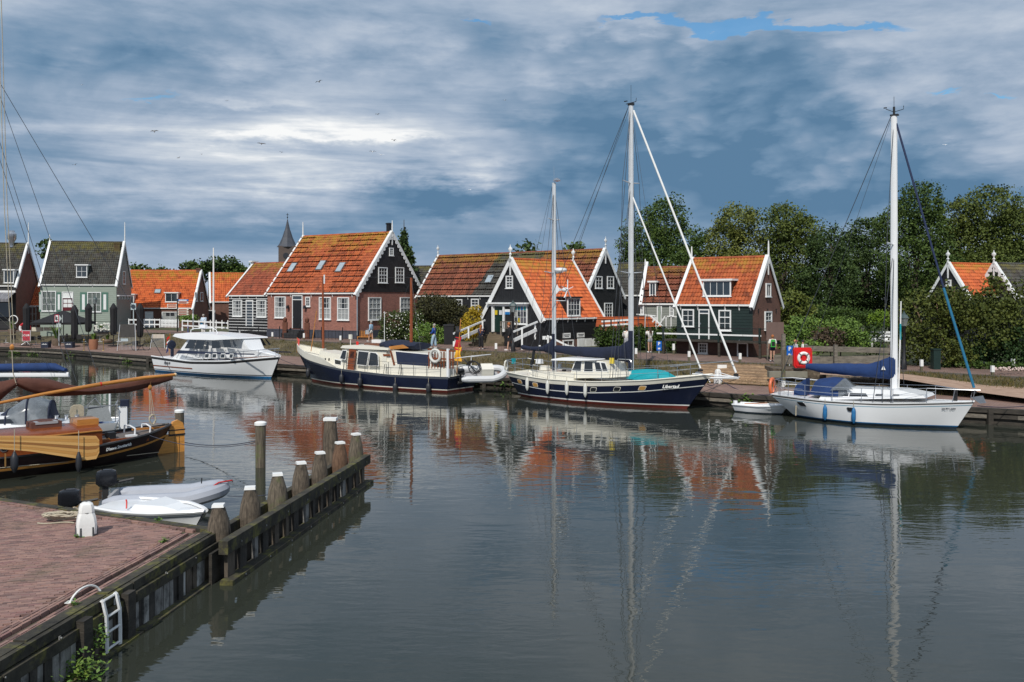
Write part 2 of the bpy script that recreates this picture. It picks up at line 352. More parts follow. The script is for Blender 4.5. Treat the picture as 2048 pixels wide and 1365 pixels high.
# water ----------------------------------------------------------
wm=bpy.data.materials.new('harbour_water'); wm.use_nodes=True; t=wm.node_tree; b=t.nodes['Principled BSDF']
b.inputs['Base Color'].default_value=(.031,.035,.027,1); b.inputs['Roughness'].default_value=.01; b.inputs['IOR'].default_value=1.33; b.inputs['Specular IOR Level'].default_value=.8
tcn=t.nodes.new('ShaderNodeTexCoord')
def wn(scale,det,st,rough=.55,dist=0):
    mp=t.nodes.new('ShaderNodeMapping'); mp.inputs['Scale'].default_value=st; mp.inputs['Rotation'].default_value=(0,0,R(12)); t.links.new(tcn.outputs['Object'],mp.inputs[0])
    n=t.nodes.new('ShaderNodeTexNoise'); n.inputs['Scale'].default_value=scale; n.inputs['Detail'].default_value=det; n.inputs['Roughness'].default_value=rough; n.inputs['Distortion'].default_value=dist; t.links.new(mp.outputs[0],n.inputs['Vector']); return n.outputs['Fac']
def wmath(op,a,b_,c=None):
    n=t.nodes.new('ShaderNodeMath'); n.operation=op
    for i,v in enumerate((a,b_,c)):
        if v is None: continue
        if isinstance(v,(int,float)): n.inputs[i].default_value=v
        else: t.links.new(v,n.inputs[i])
    return n.outputs[0]
fine=wn(3.8,2,(.55,1.5,1),.5,.4); mid=wn(1.1,2,(.45,1.2,1),.5,.6); big=wn(.13,3,(1,1.6,1),.5,.8)
gust=t.nodes.new('ShaderNodeMapRange'); gust.inputs['From Min'].default_value=.38; gust.inputs['From Max'].default_value=.62; gust.inputs['To Min'].default_value=.35; gust.inputs['To Max'].default_value=1.25; t.links.new(big,gust.inputs[0])
h=wmath('ADD',wmath('MULTIPLY',wmath('MULTIPLY',fine,.0034),gust.outputs[0]),wmath('MULTIPLY',mid,.0085))
bp=t.nodes.new('ShaderNodeBump'); bp.inputs['Strength'].default_value=1; bp.inputs['Distance'].default_value=1.0; t.links.new(h,bp.inputs['Height']); t.links.new(bp.outputs[0],b.inputs['Normal'])
wt=MB(); wt.grid([[(-600,-400,0),(600,-400,0)],[(-600,160,0),(600,160,0)]]); struct('water',wt,wm)
# far quay wall -----------------------------------------------------
TIMB=mat('wet_black_timber',(.022,.019,.015),.75,.4,2,.01,15,col2=(.06,.05,.038),stretch=(1,1,3))
TIMG=mat('weathered_grey_timber',(.13,.115,.095),.85,.3,2.5,.012,20,col2=(.24,.21,.17),stretch=(1,1,4))
MOSST=mat('mossy_timber',(.022,.019,.014),.9,.35,3,.012,15,col2=(.065,.058,.04),extra=stain('6f6c30',2.6,.50,.64,amt=.7))
qw=thing('quay_wall','long dark timber faced quay wall behind the moored boats','quay wall')
del qw['category'],qw['label']; qw['kind']='structure'
cc=[-700,-400,-200,-60]+list(range(20,2060,56))+[2200,2500,2800]
for i in range(len(cc)-1):
    a=GT(QF,cc[i]); b_=GT(QF,cc[i+1]); d=(b_-a).normalized(); nrm=Vector((d.y,-d.x,0)); 
    if nrm.y>0: nrm=-nrm
    m=MB(); m.beam(a+nrm*.1+Vector((0,0,-.09)),b_+nrm*.1+Vector((0,0,-.09)),.32,.2,pv=0); part('cap_beam',m,TIMB,qw,False)
    z1=-.34+rnd.uniform(-.02,.02)
    m=MB(); m.beam(a+nrm*.14+Vector((0,0,z1)),b_+nrm*.14+Vector((0,0,z1)),.12,.17); part('plank',m,TIMG if i%3 else TIMB,qw,False)
    m=MB(); m.beam(a+nrm*.02+Vector((0,0,-.7)),b_+nrm*.02+Vector((0,0,-.7)),.1,1.2); part('board',m,TIMB,qw,False)
    if i%3: continue
    m=MB(); m.beam(a+nrm*.2+Vector((0,0,-1.2)),a+nrm*.2+Vector((0,0,-.05)),.22,.2); part('pile',m,TIMB,qw,False)
# ---------------------------------------------------------------- FOREGROUND QUAY
C0=Vector((-6.05,18.2,0)); EV=Vector((.1057,.9944,0)); NV=Vector((.9944,-.1057,0))
def Q(s,o,z): return C0+EV*s+NV*o+Vector((0,0,z))
BV=Vector((-.9,.42,0)).normalized(); 
fq=bpy.data.objects.new('foreground_quay',None); link(fq); fq['kind']='structure'
m=MB(); m.prism([Q(-22,-.02,-1),Q(0,-.02,-1),C0+BV*16+Vector((0,0,-1)),C0+BV*16-EV*24+Vector((0,0,-1))],(0,0,1.775))
part('sand_bed',m,mat('joint_sand',(.10,.075,.055),.95,.4,6,.01,40,extra=stain('3f4a22',1.2,.56,.68,amt=.8)),fq,False)
BRK=mat('clay_paver',(.25,.158,.135),.85,.12,5,.003,60,attr=[(.55,.53,.55),(.8,.72,.72),(1,1,1),(1.1,.97,.92),(1.3,1.25,1.18),(.85,.68,.74)],extra=stain('55543c',1.1,.52,.72,amt=.55))
def inside(q,mo=-.62,mb=.30):
    r_=q-C0; o=r_.dot(NV); nb=Vector((-BV.y,BV.x,0)); 
    if nb.y>0: nb=-nb
    return o<mo and r_.dot(nb)>mb and q.x>-.59*q.y-1.2 and q.y>9.2
ua=Vector((math.cos(R(17)),math.sin(R(17)),0)); va=Vector((-ua.y,ua.x,0)); LB,WB=.205,.056
br=[]
for i in range(-20,260):
    for j in range(-20,110):
        q=Vector((-17,6,0))+va*(i*WB)+ua*((j+(i%2)*.5+.15*math.sin(i*1.7))*LB)
        if inside(q): br.append((q,R(17)))
# border courses following the edge
for k,(o0,zz) in enumerate([(-.56,0),(-.49,0),(-.42,0),(-.22,-.004),(-.15,-.004)]):
    for j in range(0,50):
        q=Q(-.35-j*.215-(k%2)*.1,o0,0); 
        if q.y>9: br.append((q,math.atan2(EV.y,EV.x)))
for k in range(2):
    for j in range(45):
        q=C0+BV*(.45+j*.215)+Vector((-.42,-.9,0)).normalized()*(.1+.07*k)*1.0
        if q.x>-.6*q.y-1.2: br.append((q,math.atan2(BV.y,BV.x)))
br.sort(key=lambda t_:t_[0].y)
BM=[MB().box((0,0,0),(.199,.051,.07),None,0,p).mesh('brick',BRK,False) for p in [(k+.5)/12 for k in range(12)]]
rest=MB()
for i,(q,a) in enumerate(br):
    z=.805+.012*math.sin(q.x*1.3+1)*math.cos(q.y*1.1)+rnd.uniform(-.004,.003); e=(rnd.uniform(-.02,.02),rnd.uniform(-.012,.012),a+rnd.uniform(-.025,.025))
    if i<300:
        o=bpy.data.objects.new('brick',BM[rnd.randrange(12)]); link(o,fq); o.location=(q.x,q.y,z); o.rotation_euler=e
    else: rest.box((q.x,q.y,z),(.199,.051,.07),e,0,rnd.random())
part('brick_field',rest,BRK,fq,False,stuff=True)
# edge coping and wall timbers
m=MB()
for j in range(10):
    s0=-j*2.0; m.beam(Q(s0-.02,-.03,.79),Q(s0-1.97,-.03,.79+rnd.uniform(-.01,.01)),.2,.11)
cb=part('edge_beam',m,MOSST,fq,False,stuff=False)
for j in range(7):
    m=MB(); m.beam(C0+BV*(j*2.2+.05)+Vector((0,0,.79)),C0+BV*(j*2.2+2.2)+Vector((0,0,.79)),.2,.13); part('edge_beam',m,MOSST,fq,False)
for j in range(4):
    s0=-.05-j*3.3
    m=MB(); m.beam(Q(s0,.09,.75),Q(s0-3.27,.09,.75+rnd.uniform(-.01,.01)),.12,.15); part('upper_wale',m,MOSST,fq,False)
    m=MB(); m.beam(Q(s0,.14,.57),Q(s0-3.27,.14,.57+rnd.uniform(-.01,.01)),.14,.17); part('lower_wale',m,MOSST,fq,False)
    m=MB(); m.beam(Q(s0,.24,-.01),Q(s0-3.27,.24,-.01),.2,.09); part('footing_beam',m,MOSST,fq,False)
m=MB(); m.beam(Q(0,.0,0),Q(-18,.0,0),.1,1.4); part('back_board',m,TIMB,fq,False)
s=-.04
PLK=[mat('sheet_plank_%s'%n,c,.85,.35,3,.01,20,col2=c2,stretch=(2,2,.5),extra=stain('10100c',1.6,.5,.66,(1,1,1.2),.85)) for n,c,c2 in (('grey',(.14,.13,.12),(.34,.33,.31)),('brown',(.06,.045,.032),(.15,.12,.09)),('dark',(.025,.022,.018),(.07,.06,.05)),('pale',(.28,.27,.25),(.55,.54,.5)))]
while s>-11.5:
    wd=rnd.uniform(.12,.2)
    m=MB(); m.box(Q(s-wd/2,.15+rnd.uniform(-.02,.02),.1),(wd-.012,.045,.78),(0,rnd.uniform(-.01,.01),math.atan2(EV.y,EV.x))); part('plank',m,PLK[rnd.choice((0,0,1,1,2,2,3))],fq,False); s-=wd
for s0 in (-3.62,-4.85,-8.2):
    m=MB(); m.box(Q(s0,.16,.16),(.24,.26,1.2),(0,0,math.atan2(EV.y,EV.x)),taper=.96); part('pile',m,TIMB,fq,False)
for s0,zz in ((-4.9,.6),(-5.4,.68),(-6.6,.62),(-1.2,.62),(-2.3,.66),(-7.6,.6)):
    m=MB(); m.box(Q(s0,.185,zz),(.035,.015,.05),(0,0,math.atan2(EV.y,EV.x))); m.lathe([(.014,0),(.014,.02)],Q(s0,.2,zz),6,axis='x'); part('bolt_plate',m,mat('bolt_grey',(.22,.22,.21),.7),fq,False)
# ladder
ld=thing('ladder','white steel ladder hanging on the foreground quay wall down to the water','ladder',Q(-4.1,.3,0))
for k,ds in enumerate((-.19,.19)):
    m=MB(); pts=[Q(-4.1+ds,o,z)-ld.location for o,z in ((.15,.84),(.18,.82),(.235,.6),(.245,.3),(.245,-.35))]; m.tube(pts,.034,6,sq=(1.35,.7)); part('rail',m,mat('ladder_white',(.68,.68,.66),.5,.08,4,extra=stain('7a4a22',3,.6,.72,(1,1,.6),.7)),ld)
for z,o in ((.82,.165),(.58,.235),(.34,.245),(.08,.245)):
    m=MB(); m.tube([Q(-4.1-.19,o,z)-ld.location,Q(-4.1+.19,o,z)-ld.location],.021,6); part('rung',m,MT['ladder_white'],ld)
m=MB(); m.box(Q(-3.88,.17,.68)-ld.location,(.14,.015,.16),(0,0,R(84))); part('bracket',m,MT['ladder_white'],ld,False)
m=MB(); pts=[Q(-4.35+.24*(1-math.cos(t_)),-.32+.22*t_/PI,.82+.17*math.sin(t_))for t_ in np.linspace(0,PI,12)]; m.tube(pts,.018,6)
for q in (pts[0],pts[-1]): m.box(q+Vector((0,0,.0)),(.12,.12,.012))
single('hand_hoop',m,MT['ladder_white'],'white curved grab hoop on the quay top beside the ladder','hand rail')
# white bollard
bo=G(173,1070,.84); bt=thing('bollard','squat white eight sided bollard with grey patches on the red brick quay','bollard',bo,R(28))
def octp(w_,ch,z): return [(x,y,z) for x,y in ((w_,ch),(ch,w_),(-ch,w_),(-w_,ch),(-w_,-ch),(-ch,-w_),(ch,-w_),(w_,-ch))]
m=MB(); m.grid([octp(a,b_,z) for a,b_,z in ((.175,.13,0),(.185,.14,.22),(.165,.12,.36),(.14,.09,.44),(.137,.088,.45),(.142,.09,.455),(.135,.085,.55),(.115,.07,.61),(.07,.04,.645),(.02,.01,.655))],closed=True); 
part('post',m,mat('bollard_white',(.72,.72,.70),.55,.06,4,.004,20,extra=stain('8a8470',4,.64,.8,(1,1,.4),.5)),bt,ang=25)
m=MB()
for k in range(4):
    a=PI/2*k+PI/4; m.box((math.cos(a)*.207,math.sin(a)*.207,.085),(.022,.13,.19),(0,0,a))
part('corner_patch',m,mat('grey_patch',(.07,.075,.08),.7),bt,False)
m=MB(); m.tube([(math.cos(t_)*.15,math.sin(t_)*.15,.455) for t_ in np.linspace(0,2*PI,9)],.008,4); part('cap_seam',m,mat('seam_grey',(.25,.25,.24)),bt)
# rope heap
m=MB(); c=G(128,1043,.84); pts=[]
for i in range(150):
    t_=i*.33; rr_=.25+.12*math.sin(i*.71)+.05*rnd.random(); hgt=.03+.14*abs(math.sin(i*.19))*rnd.uniform(.7,1); pts.append(c+Vector((rr_*1.15*math.cos(t_),rr_*.55*math.sin(t_),hgt+.02)))
m.tube(pts,.017,5); pts=[c+Vector((.32-.75*t_,-.22+.06*math.sin(6*t_),.02)) for t_ in np.linspace(0,1,12)]; m.tube(pts,.015,5)
pts=[c+Vector((.18+.28*t_,.05+.08*math.sin(5*t_),.28-.25*t_)) for t_ in np.linspace(0,1,9)]; m.tube(pts,.02,5)
m2=MB(); m2.ball(c+Vector((0,0,.02)),(.26,.15,.12),10,6)
single('rope_heap',m,ROPE,'untidy heap of tan mooring rope left of the white bollard','rope')
# weeds
def weeds(name,label,c,n,spread,h,m_,par=None):
    k=n; v=[]; 
    pts=np.array([[c[0],c[1],c[2]]]*k)+NR.normal(0,1,(k,3))*np.array(spread); a=NR.uniform(0,2*PI,k); sz=h*NR.uniform(.5,1.3,k)
    d=np.c_[np.cos(a),np.sin(a),NR.uniform(-.6,.9,k)]*sz[:,None]; e_=np.c_[-np.sin(a),np.cos(a),NR.uniform(-.3,.3,k)]*sz[:,None]*.38
    v=np.stack([pts,pts+d*.5+e_,pts+d,pts+d*.5-e_],1).reshape(-1,3)
    me=bpy.data.meshes.new(name); fs=np.arange(4*k).reshape(-1,4); me.from_pydata(v.tolist(),[],fs.tolist()); me.attributes.new('pv','FLOAT','FACE').data.foreach_set('value',NR.uniform(0,1,k)); me.materials.append(m_); me.update()
    o=bpy.data.objects.new(name,me); link(o,par); 
    o['kind']='stuff'
    if label: o['label']=label
    return o
WEED=mat('weed_leaf',(.10,.17,.03),.6,.2,3,attr=[(.5,.7,.5),(1,1,1),(1.5,1.3,.9)],thr=None)
for k,(s0,o0,z0,n,sp,h_) in enumerate([(-5.15,.36,.10,420,(.15,.08,.13),.065),(-4.62,.3,.36,150,(.08,.07,.12),.06),(-5.75,.34,-.02,170,(.12,.13,.1),.06)]):
    c=Q(s0,o0,z0); weeds('weed_clump',['bushy green weed growing from the wall left of the ladder','green weed sprig climbing behind the ladder rail','low green weed near the water left of the bushy clump'][k],c,n,sp,h_,WEED)
for k,(px,py) in enumerate([(328,1081),(318,1041),(158,1073),(150,1208)]):
    c=G(px,py,.86); weeds('weed_tuft',['small weed tuft between bricks right of the bollard','weed tuft on the back edge of the brick quay','weed tuft at the foot of the white bollard','small yellow green weed near the quay edge beam'][k],c,60,(.03,.03,.02),.05,WEED)
# ---------------------------------------------------------------- JETTY
jt=thing('mooring_jetty','weathered timber jetty with seven white capped piles running out from the quay corner','jetty')
PILE=[mat('pile_wood_%d'%k,c,.9,.35,3,.02,14,col2=c2,stretch=(8,8,.5),extra=stain(s_,1.8,.55,.68,amt=.7)) for k,(c,c2,s_) in enumerate([((.045,.034,.024),(.19,.15,.11),'17140c'),((.05,.04,.03),(.22,.18,.13),'5e6a3a'),((.10,.05,.028),(.22,.13,.08),'3a2a18')])]
PY=[(437,18.2,1010),(500,19.7,975),(555,21.2,948),(602,22.7,925),(640,24.1,905),(680,25.8,885),(712,27.3,868)]
JE=Vector((.124,.9923,0)); JN=Vector((.9923,-.124,0))
for k,(px,Y,ty) in enumerate(PY):
    X=(px-1024)/F*Y; zt=EYE-(ty-HZ)/F*Y; m=MB(); r0=rnd.uniform(.22,.25)
    rows=[]
    for z,r_ in ((-.9,r0),(zt-.62,r0),(zt-.35,r0*.86),(zt-.04,.12)):
        rows.append([(math.cos(a)*r_*(1+.05*math.sin(3*a+k)),math.sin(a)*r_*(1+.05*math.cos(2*a+k)),z) for a in np.linspace(0,2*PI,13)[:-1]])
    m.grid(rows,closed=True); pl=part('pile',m,PILE[[0,0,1,0,0,2,1][k]],jt,loc=(X,Y,0),ang=60)
    m=MB(); m.box((0,0,zt-.01),(.24,.23,.055),(0,0,R(8+k*5)),taper=.93); part('cap',m,WHITE,pl,False)
X,Y=(661-1024)/F*29.6,29.6
m=MB(); m.lathe([(.26,-.9),(.25,.9),(.19,1.52)],(0,0,0),10); pl=part('pile',m,PILE[0],jt,loc=(X,Y,0)); m=MB(); m.box((0,0,1.56),(.42,.34,.09)); part('cap',m,WHITE,pl,False)
def J(s_,o,z): return Vector((-5.62,17.2,0))+JE*s_+JN*o+Vector((0,0,z))
for k in range(3):
    a,b_=.1+k*3.27,.1+k*3.27+3.24
    m=MB(); m.beam(J(a,.06,.72),J(b_,.06,.72),.19,.26); part('top_beam',m,MOSST,jt,False)
    m=MB(); m.beam(J(a,.12,.02),J(b_,.12,.02),.26,.14); part('foot_beam',m,MOSST,jt,False)
    m=MB(); m.beam(J(a,-.66,.62),J(b_,-.66,.62),.16,.22); part('rear_beam',m,MOSST,jt,False)
m=MB(); m.beam(J(.1,-.2,.3),J(9.8,-.2,.3),.06,.6); part('back_board',m,TIMB,jt,False)
for k in range(16):
    s_=.45+k*.6+rnd.uniform(-.08,.08); m=MB(); m.box(J(s_,.02,.32),(rnd.uniform(.16,.34),.07,.62),(0,0,R(83))); part('plank',m,PLK[(1,2,0,2,1)[k%5]],jt,False)
for k in range(8):
    s_=.7+k*1.25; m=MB(); m.box(J(s_,.165,.7),(.03,.012,.03),(0,0,R(83))); m.box(J(s_,.255,.05),(.03,.012,.03),(0,0,R(83))); part('bolt',m,MT['stainless_steel'],jt,False)
fp=thing('mooring_pile','slim lone round pile with white cap standing in open water behind the jetty','pile',((521-1024)/F*29.5,29.5,0))
m=MB(); m.lathe([(.17,-.9),(.165,.3),(.17,.9),(.175,1.38)],n=12); part('post',m,PILE[1],fp); m=MB(); m.lathe([(.2,1.38),(.2,1.46),(.12,1.5)],n=12); part('cap',m,WHITE,fp)
fp=thing('mooring_pile','short round pile with white cap just behind the wooden rudder','pile',((359-1024)/F*35,35,0))
m=MB(); m.lathe([(.17,-.9),(.17,1.1)],n=12); part('post',m,PILE[1],fp); m=MB(); m.lathe([(.19,1.1),(.19,1.18),(.12,1.21)],n=12); part('cap',m,WHITE,fp)
# ================================================================ HOUSES
LICH=stain('b08a2a',1.1,.52,.66,amt=.75)
def lichen_top(color,soot=None):
    def f(t,out,tcn):
        l=t.links.new
        if soot: out=stain(soot,.9,.5,.68,amt=.75)(t,out,tcn)
        at=t.nodes.new('ShaderNodeAttribute'); at.attribute_name='hv'
        nz=t.nodes.new('ShaderNodeTexNoise'); nz.inputs['Scale'].default_value=1.6; nz.inputs['Detail'].default_value=8; nz.inputs['Roughness'].default_value=.7; l(tcn.outputs['Object'],nz.inputs['Vector'])
        a=t.nodes.new('ShaderNodeMath'); a.operation='MULTIPLY_ADD'; l(at.outputs['Fac'],a.inputs[0]); a.inputs[1].default_value=.55; l(nz.outputs['Fac'],a.inputs[2])
        r=t.nodes.new('ShaderNodeMapRange'); r.inputs['From Min'].default_value=.86; r.inputs['From Max'].default_value=1.08; r.inputs['To Max'].default_value=.8; l(a.outputs[0],r.inputs[0])
        m=t.nodes.new('ShaderNodeMixRGB'); m.inputs[2].default_value=(*hx(color),1); l(r.outputs[0],m.inputs[0]); l(out,m.inputs[1]); return m.outputs[0]
    return f
TA=[(.30,.26,.24),(.85,.8,.75),(1,1,1),(1.08,1.05,1.0),(1.18,1.3,1.3),(.75,.62,.6)]  # first tint also carries the painted shade of tile lips and grid joints
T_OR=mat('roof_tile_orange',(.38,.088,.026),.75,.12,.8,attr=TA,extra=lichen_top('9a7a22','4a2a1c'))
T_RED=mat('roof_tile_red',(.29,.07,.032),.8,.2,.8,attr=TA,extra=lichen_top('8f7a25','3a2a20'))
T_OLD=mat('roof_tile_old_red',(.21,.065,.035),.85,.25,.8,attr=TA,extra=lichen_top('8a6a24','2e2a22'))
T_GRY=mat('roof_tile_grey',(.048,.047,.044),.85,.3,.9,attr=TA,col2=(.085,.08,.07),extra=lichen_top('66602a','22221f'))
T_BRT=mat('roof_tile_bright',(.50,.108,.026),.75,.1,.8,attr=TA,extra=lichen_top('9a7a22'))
BRICKR=mat('brick_red',(.30,.135,.105),.9,.12,1.2,.004,30,extra=brickx(.22,.075,(.75,.78,.78),m=.012,stn=stain('3d2620',.7,.55,.8,amt=.4)))
BRICKB=mat('brick_brown',(.13,.062,.045),.9,.15,1.2,.004,30,extra=brickx(.22,.075,(1.3,1.4,1.4),m=.012,stn=stain('2d211c',.7,.55,.8,amt=.4)))
BRICKD=mat('brick_dark',(.075,.042,.034),.9,.2,1.2,.004,30,extra=brickx(.22,.075,(1.2,1.3,1.3),m=.012))
TARB=mat('tarred_board',(.011,.0115,.013),.55,.3,2,.004,12,stretch=(1,1,3),col2=(.019,.019,.021))
GRNB=mat('dark_green_board',(.008,.020,.017),.5,.2,2)
GRYG=mat('grey_green_board',(.27,.32,.27),.6,.06,2,extra=stain('8d9a88',2,.6,.8,amt=.4))
GRYB=mat('grey_board',(.20,.215,.19),.6,.08,2)
SHUT=mat('shutter_green',(.075,.17,.13),.5,.1,3)
CURT=mat('curtain_white',(.74,.76,.74),.9,.12,9,stretch=(6,6,.5))
ROOMD=mat('dark_interior',(.02,.022,.024),.8,.3,2)
def glassm():
    m=bpy.data.materials.new('clear_pane'); m.use_nodes=True; t=m.node_tree; b=t.nodes['Principled BSDF']; b.inputs['Base Color'].default_value=(.05,.06,.07,1); b.inputs['Roughness'].default_value=.05; b.inputs['Specular IOR Level'].default_value=1
    b.inputs['Alpha'].default_value=.22; return m
PANE=glassm()
class House:
    def __init__(s,name,label,X0,Y0,th,Ln,W,z0,ze,zr,cat='house',front=TARB,gable=TARB,base=None,roof=T_OR,grid=0,over=.16,cl=.19,clf=True,clg=True,group=None,zb=-.9):
        s.r=thing(name,label,cat,(X0,Y0,z0),R(th),group); s.th=R(th); s.L,s.W,s.z0=Ln,W,z0; s.he=ze-z0; s.hr=zr-z0
        s.c,s.s_=math.cos(s.th),math.sin(s.th); he,hr=s.he,s.hr; s.o=Vector((X0,Y0,z0)); s.over=over
        m=MB(); pts=[(0,0,zb),(0,W,zb),(0,W,he),(0,W/2,hr-.03),(0,0,he)]; n=5
        P0=[Vector(q) for q in pts]; P1=[q+Vector((Ln,0,0)) for q in P0]
        m.add(P0+P1,[(0,1,2,3,4)],1); m.f.append((9,8,7,6,5)); m.mi.append(1); m.pv.append(0)
        for a,b_ in ((4,0),(0,1),(1,2)): m.f.append((a,b_,b_+5,a+5)); m.mi.append(0); m.pv.append(0)
        part('wall',m,[front,gable],s.r,False)
        if clf: s.clad('F',front,-.0,he,cl)
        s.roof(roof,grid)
    def w(s,x,y,z): return Vector((s.o.x+s.c*x-s.s_*y,s.o.y+s.s_*x+s.c*y,s.z0+z))
    def pt(s,face,u,z,n=0.0):
        return Vector({'F':(u,-n,z),'R':(s.L+n,u,z),'L':(-n,s.W-u,z)}[face])
    def hit(s,face,px,py):            # where the sight line of a photo pixel meets a wall or the front roof slope
        d=Vector(((px-1024)/F,1,(HZ-py)/F)); e=Vector((0,0,EYE))-s.o
        def lo(v): return Vector((s.c*v.x+s.s_*v.y,-s.s_*v.x+s.c*v.y,v.z))
        d,e=lo(d),lo(e)
        if face=='F': t_=-e.y/d.y; q=e+d*t_; return q.x,q.z
        if face=='R': t_=(s.L-e.x)/d.x; q=e+d*t_; return q.y,q.z
        if face=='L': t_=-e.x/d.x; q=e+d*t_; return s.W-q.y,q.z
        k=(s.hr-s.he)/(s.W/2)          # roof: z-he=k*y
        t_=(e.z-s.he-k*e.y)/(k*d.y-d.z); q=e+d*t_; return q.x,q.y,q.z
    def clad(s,face,m_,z0,z1,h,vert=False):
        m=MB(); W=s.W if face!='F' else s.L
        ang={'F':0,'R':PI/2,'L':-PI/2}[face]
        if not vert:
            z=z0
            while z<z1-.02:
                zt=min(z+h,z1); zm=zt
                if face!='F' and zm>s.he: f_=max(0,(zm-s.he)/(s.hr-s.he)); ua,ub=W/2*f_+.02,W-W/2*f_-.02
                else: ua,ub=0,W
                if ub-ua>.15:
                    a=s.pt(face,(ua+ub)/2,(z+zt)/2,.018); m.box(a,(ub-ua,.03,zt-z-.012),Matrix.Rotation(ang,3,'Z')@Matrix.Rotation(-.07,3,'X'),pv=rnd.random())
                z+=h
        else:
            u=.08
            while u<W-.05:
                top=s.he+(s.hr-s.he)*(1-abs(u-W/2)/(W/2))-.15
                if top>z0+.1: m.box(s.pt(face,u,(z0+top)/2,.016),(h-.015,.025,top-z0),Matrix.Rotation(ang,3,'Z'),pv=rnd.random())
                u+=h
        return part('cladding',m,m_,s.r,False,stuff=True)
    def roof(s,m_,grid,split=None):
        gt=.1 if split else .42
        he,hr,W,Ln=s.he,s.hr,s.W,s.L; al=math.atan2(hr-he,W/2); S=math.hypot(hr-he,W/2)+s.over; ca,sa=math.cos(al),math.sin(al)
        tw,th=.235,.33; nc=max(2,int(round((Ln+.12)/tw))); nr=int(S/th); th=S/nr; u0=-.06; tw=(Ln+.12)/nc
        K=5; prof=np.array([.0,.035,.055,.024,-.014,0.0])[:K+1]
        V=[];Fc=[];PV=[];HV=[];MI=[]
        idx=0; GR=NR.uniform(0,1,(40,40))
        for r_ in range(nr):
            v0=r_*th-s.over; v1=v0+th+.02
            lift=.042
            cu=np.arange(nc*K+1); col=cu//K; us=u0+cu*tw/K; hgt=prof[cu%K].copy()
            if grid:
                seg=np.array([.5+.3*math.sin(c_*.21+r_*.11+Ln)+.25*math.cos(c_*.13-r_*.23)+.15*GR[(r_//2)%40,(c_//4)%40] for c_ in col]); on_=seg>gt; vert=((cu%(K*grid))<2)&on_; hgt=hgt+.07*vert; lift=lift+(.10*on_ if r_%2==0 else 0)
            jit=np.repeat(NR.uniform(-.006,.008,nc+1),K)[:len(cu)]
            h0=hgt+lift+jit; h1=hgt-.004
            def pos(v,h): return np.c_[us,v*ca-h*sa,he+v*sa+h*ca]
            vb=v0+NR.uniform(-.008,.008)
            V+= [pos(vb,h0-.05),pos(vb,h0),pos(v1,h1)]; n_=len(cu)
            a=np.arange(n_-1); 
            f1=np.c_[idx+a,idx+a+1,idx+n_+a+1,idx+n_+a]; f2=np.c_[idx+n_+a,idx+n_+a+1,idx+2*n_+a+1,idx+2*n_+a]
            Fc+=[f1,f2]; rv=np.repeat(NR.uniform(0.08,1,nc),K); rv=np.where(vert[:-1],.04,rv) if grid else rv; PV+=[rv*.3,rv]; HV+=[np.full(n_-1,r_/nr)]*2; idx+=3*n_  # tile lips and grid joints coloured darker to stand in for weak shade
            if split:
                tcol=(a/K*tw+u0); lim=split[1]+split[2]*(r_/nr); mi=((tcol>lim)&(tcol<split[3]+split[2]*(r_/nr))).astype(int); MI+=[mi,mi]
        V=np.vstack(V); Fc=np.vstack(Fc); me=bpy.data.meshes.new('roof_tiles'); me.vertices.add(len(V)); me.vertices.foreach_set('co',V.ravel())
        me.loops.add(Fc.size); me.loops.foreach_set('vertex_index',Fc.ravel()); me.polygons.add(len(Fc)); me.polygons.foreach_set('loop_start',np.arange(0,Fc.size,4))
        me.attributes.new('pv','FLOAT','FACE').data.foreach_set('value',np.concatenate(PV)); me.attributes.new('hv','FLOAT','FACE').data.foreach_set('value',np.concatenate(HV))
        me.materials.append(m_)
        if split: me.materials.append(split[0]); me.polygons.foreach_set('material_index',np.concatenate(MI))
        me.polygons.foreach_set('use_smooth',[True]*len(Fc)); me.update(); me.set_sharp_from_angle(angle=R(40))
        o=bpy.data.objects.new('roof_tiles',me); link(o,s.r); o['kind']='stuff'
        m=MB(); y=-s.over*ca*.7; z=he-s.over*sa*.7
        m.add([(-.06,W+.1,he-.12),(Ln+.06,W+.1,he-.12),(Ln+.06,W/2,hr),(-.06,W/2,hr)],[(0,1,2,3)]); m.add([(-.05,y,z-.05),(Ln+.05,y,z-.05),(Ln+.05,W/2,hr-.06),(-.05,W/2,hr-.06)],[(0,1,2,3)]); part('roof_back',m,m_,s.r,False)
        m=MB(); k=int(Ln/.4)
        for i in range(k): m.tube([(-.05+i*(Ln+.1)/k,W/2,hr-.02),(-.05+(i+1)*(Ln+.1)/k-.02,W/2,hr+.0)],[.12,.10],8,pv=rnd.uniform(.2,1))
        part('ridge_tiles',m,m_,s.r,stuff=True)
        m=MB(); yy=-s.over*ca; zz=he-s.over*sa; m.bb(-.1,Ln+.1,yy-.08,yy+.05,zz-.10,zz+.02); part('gutter',m,WHITE,s.r,False)
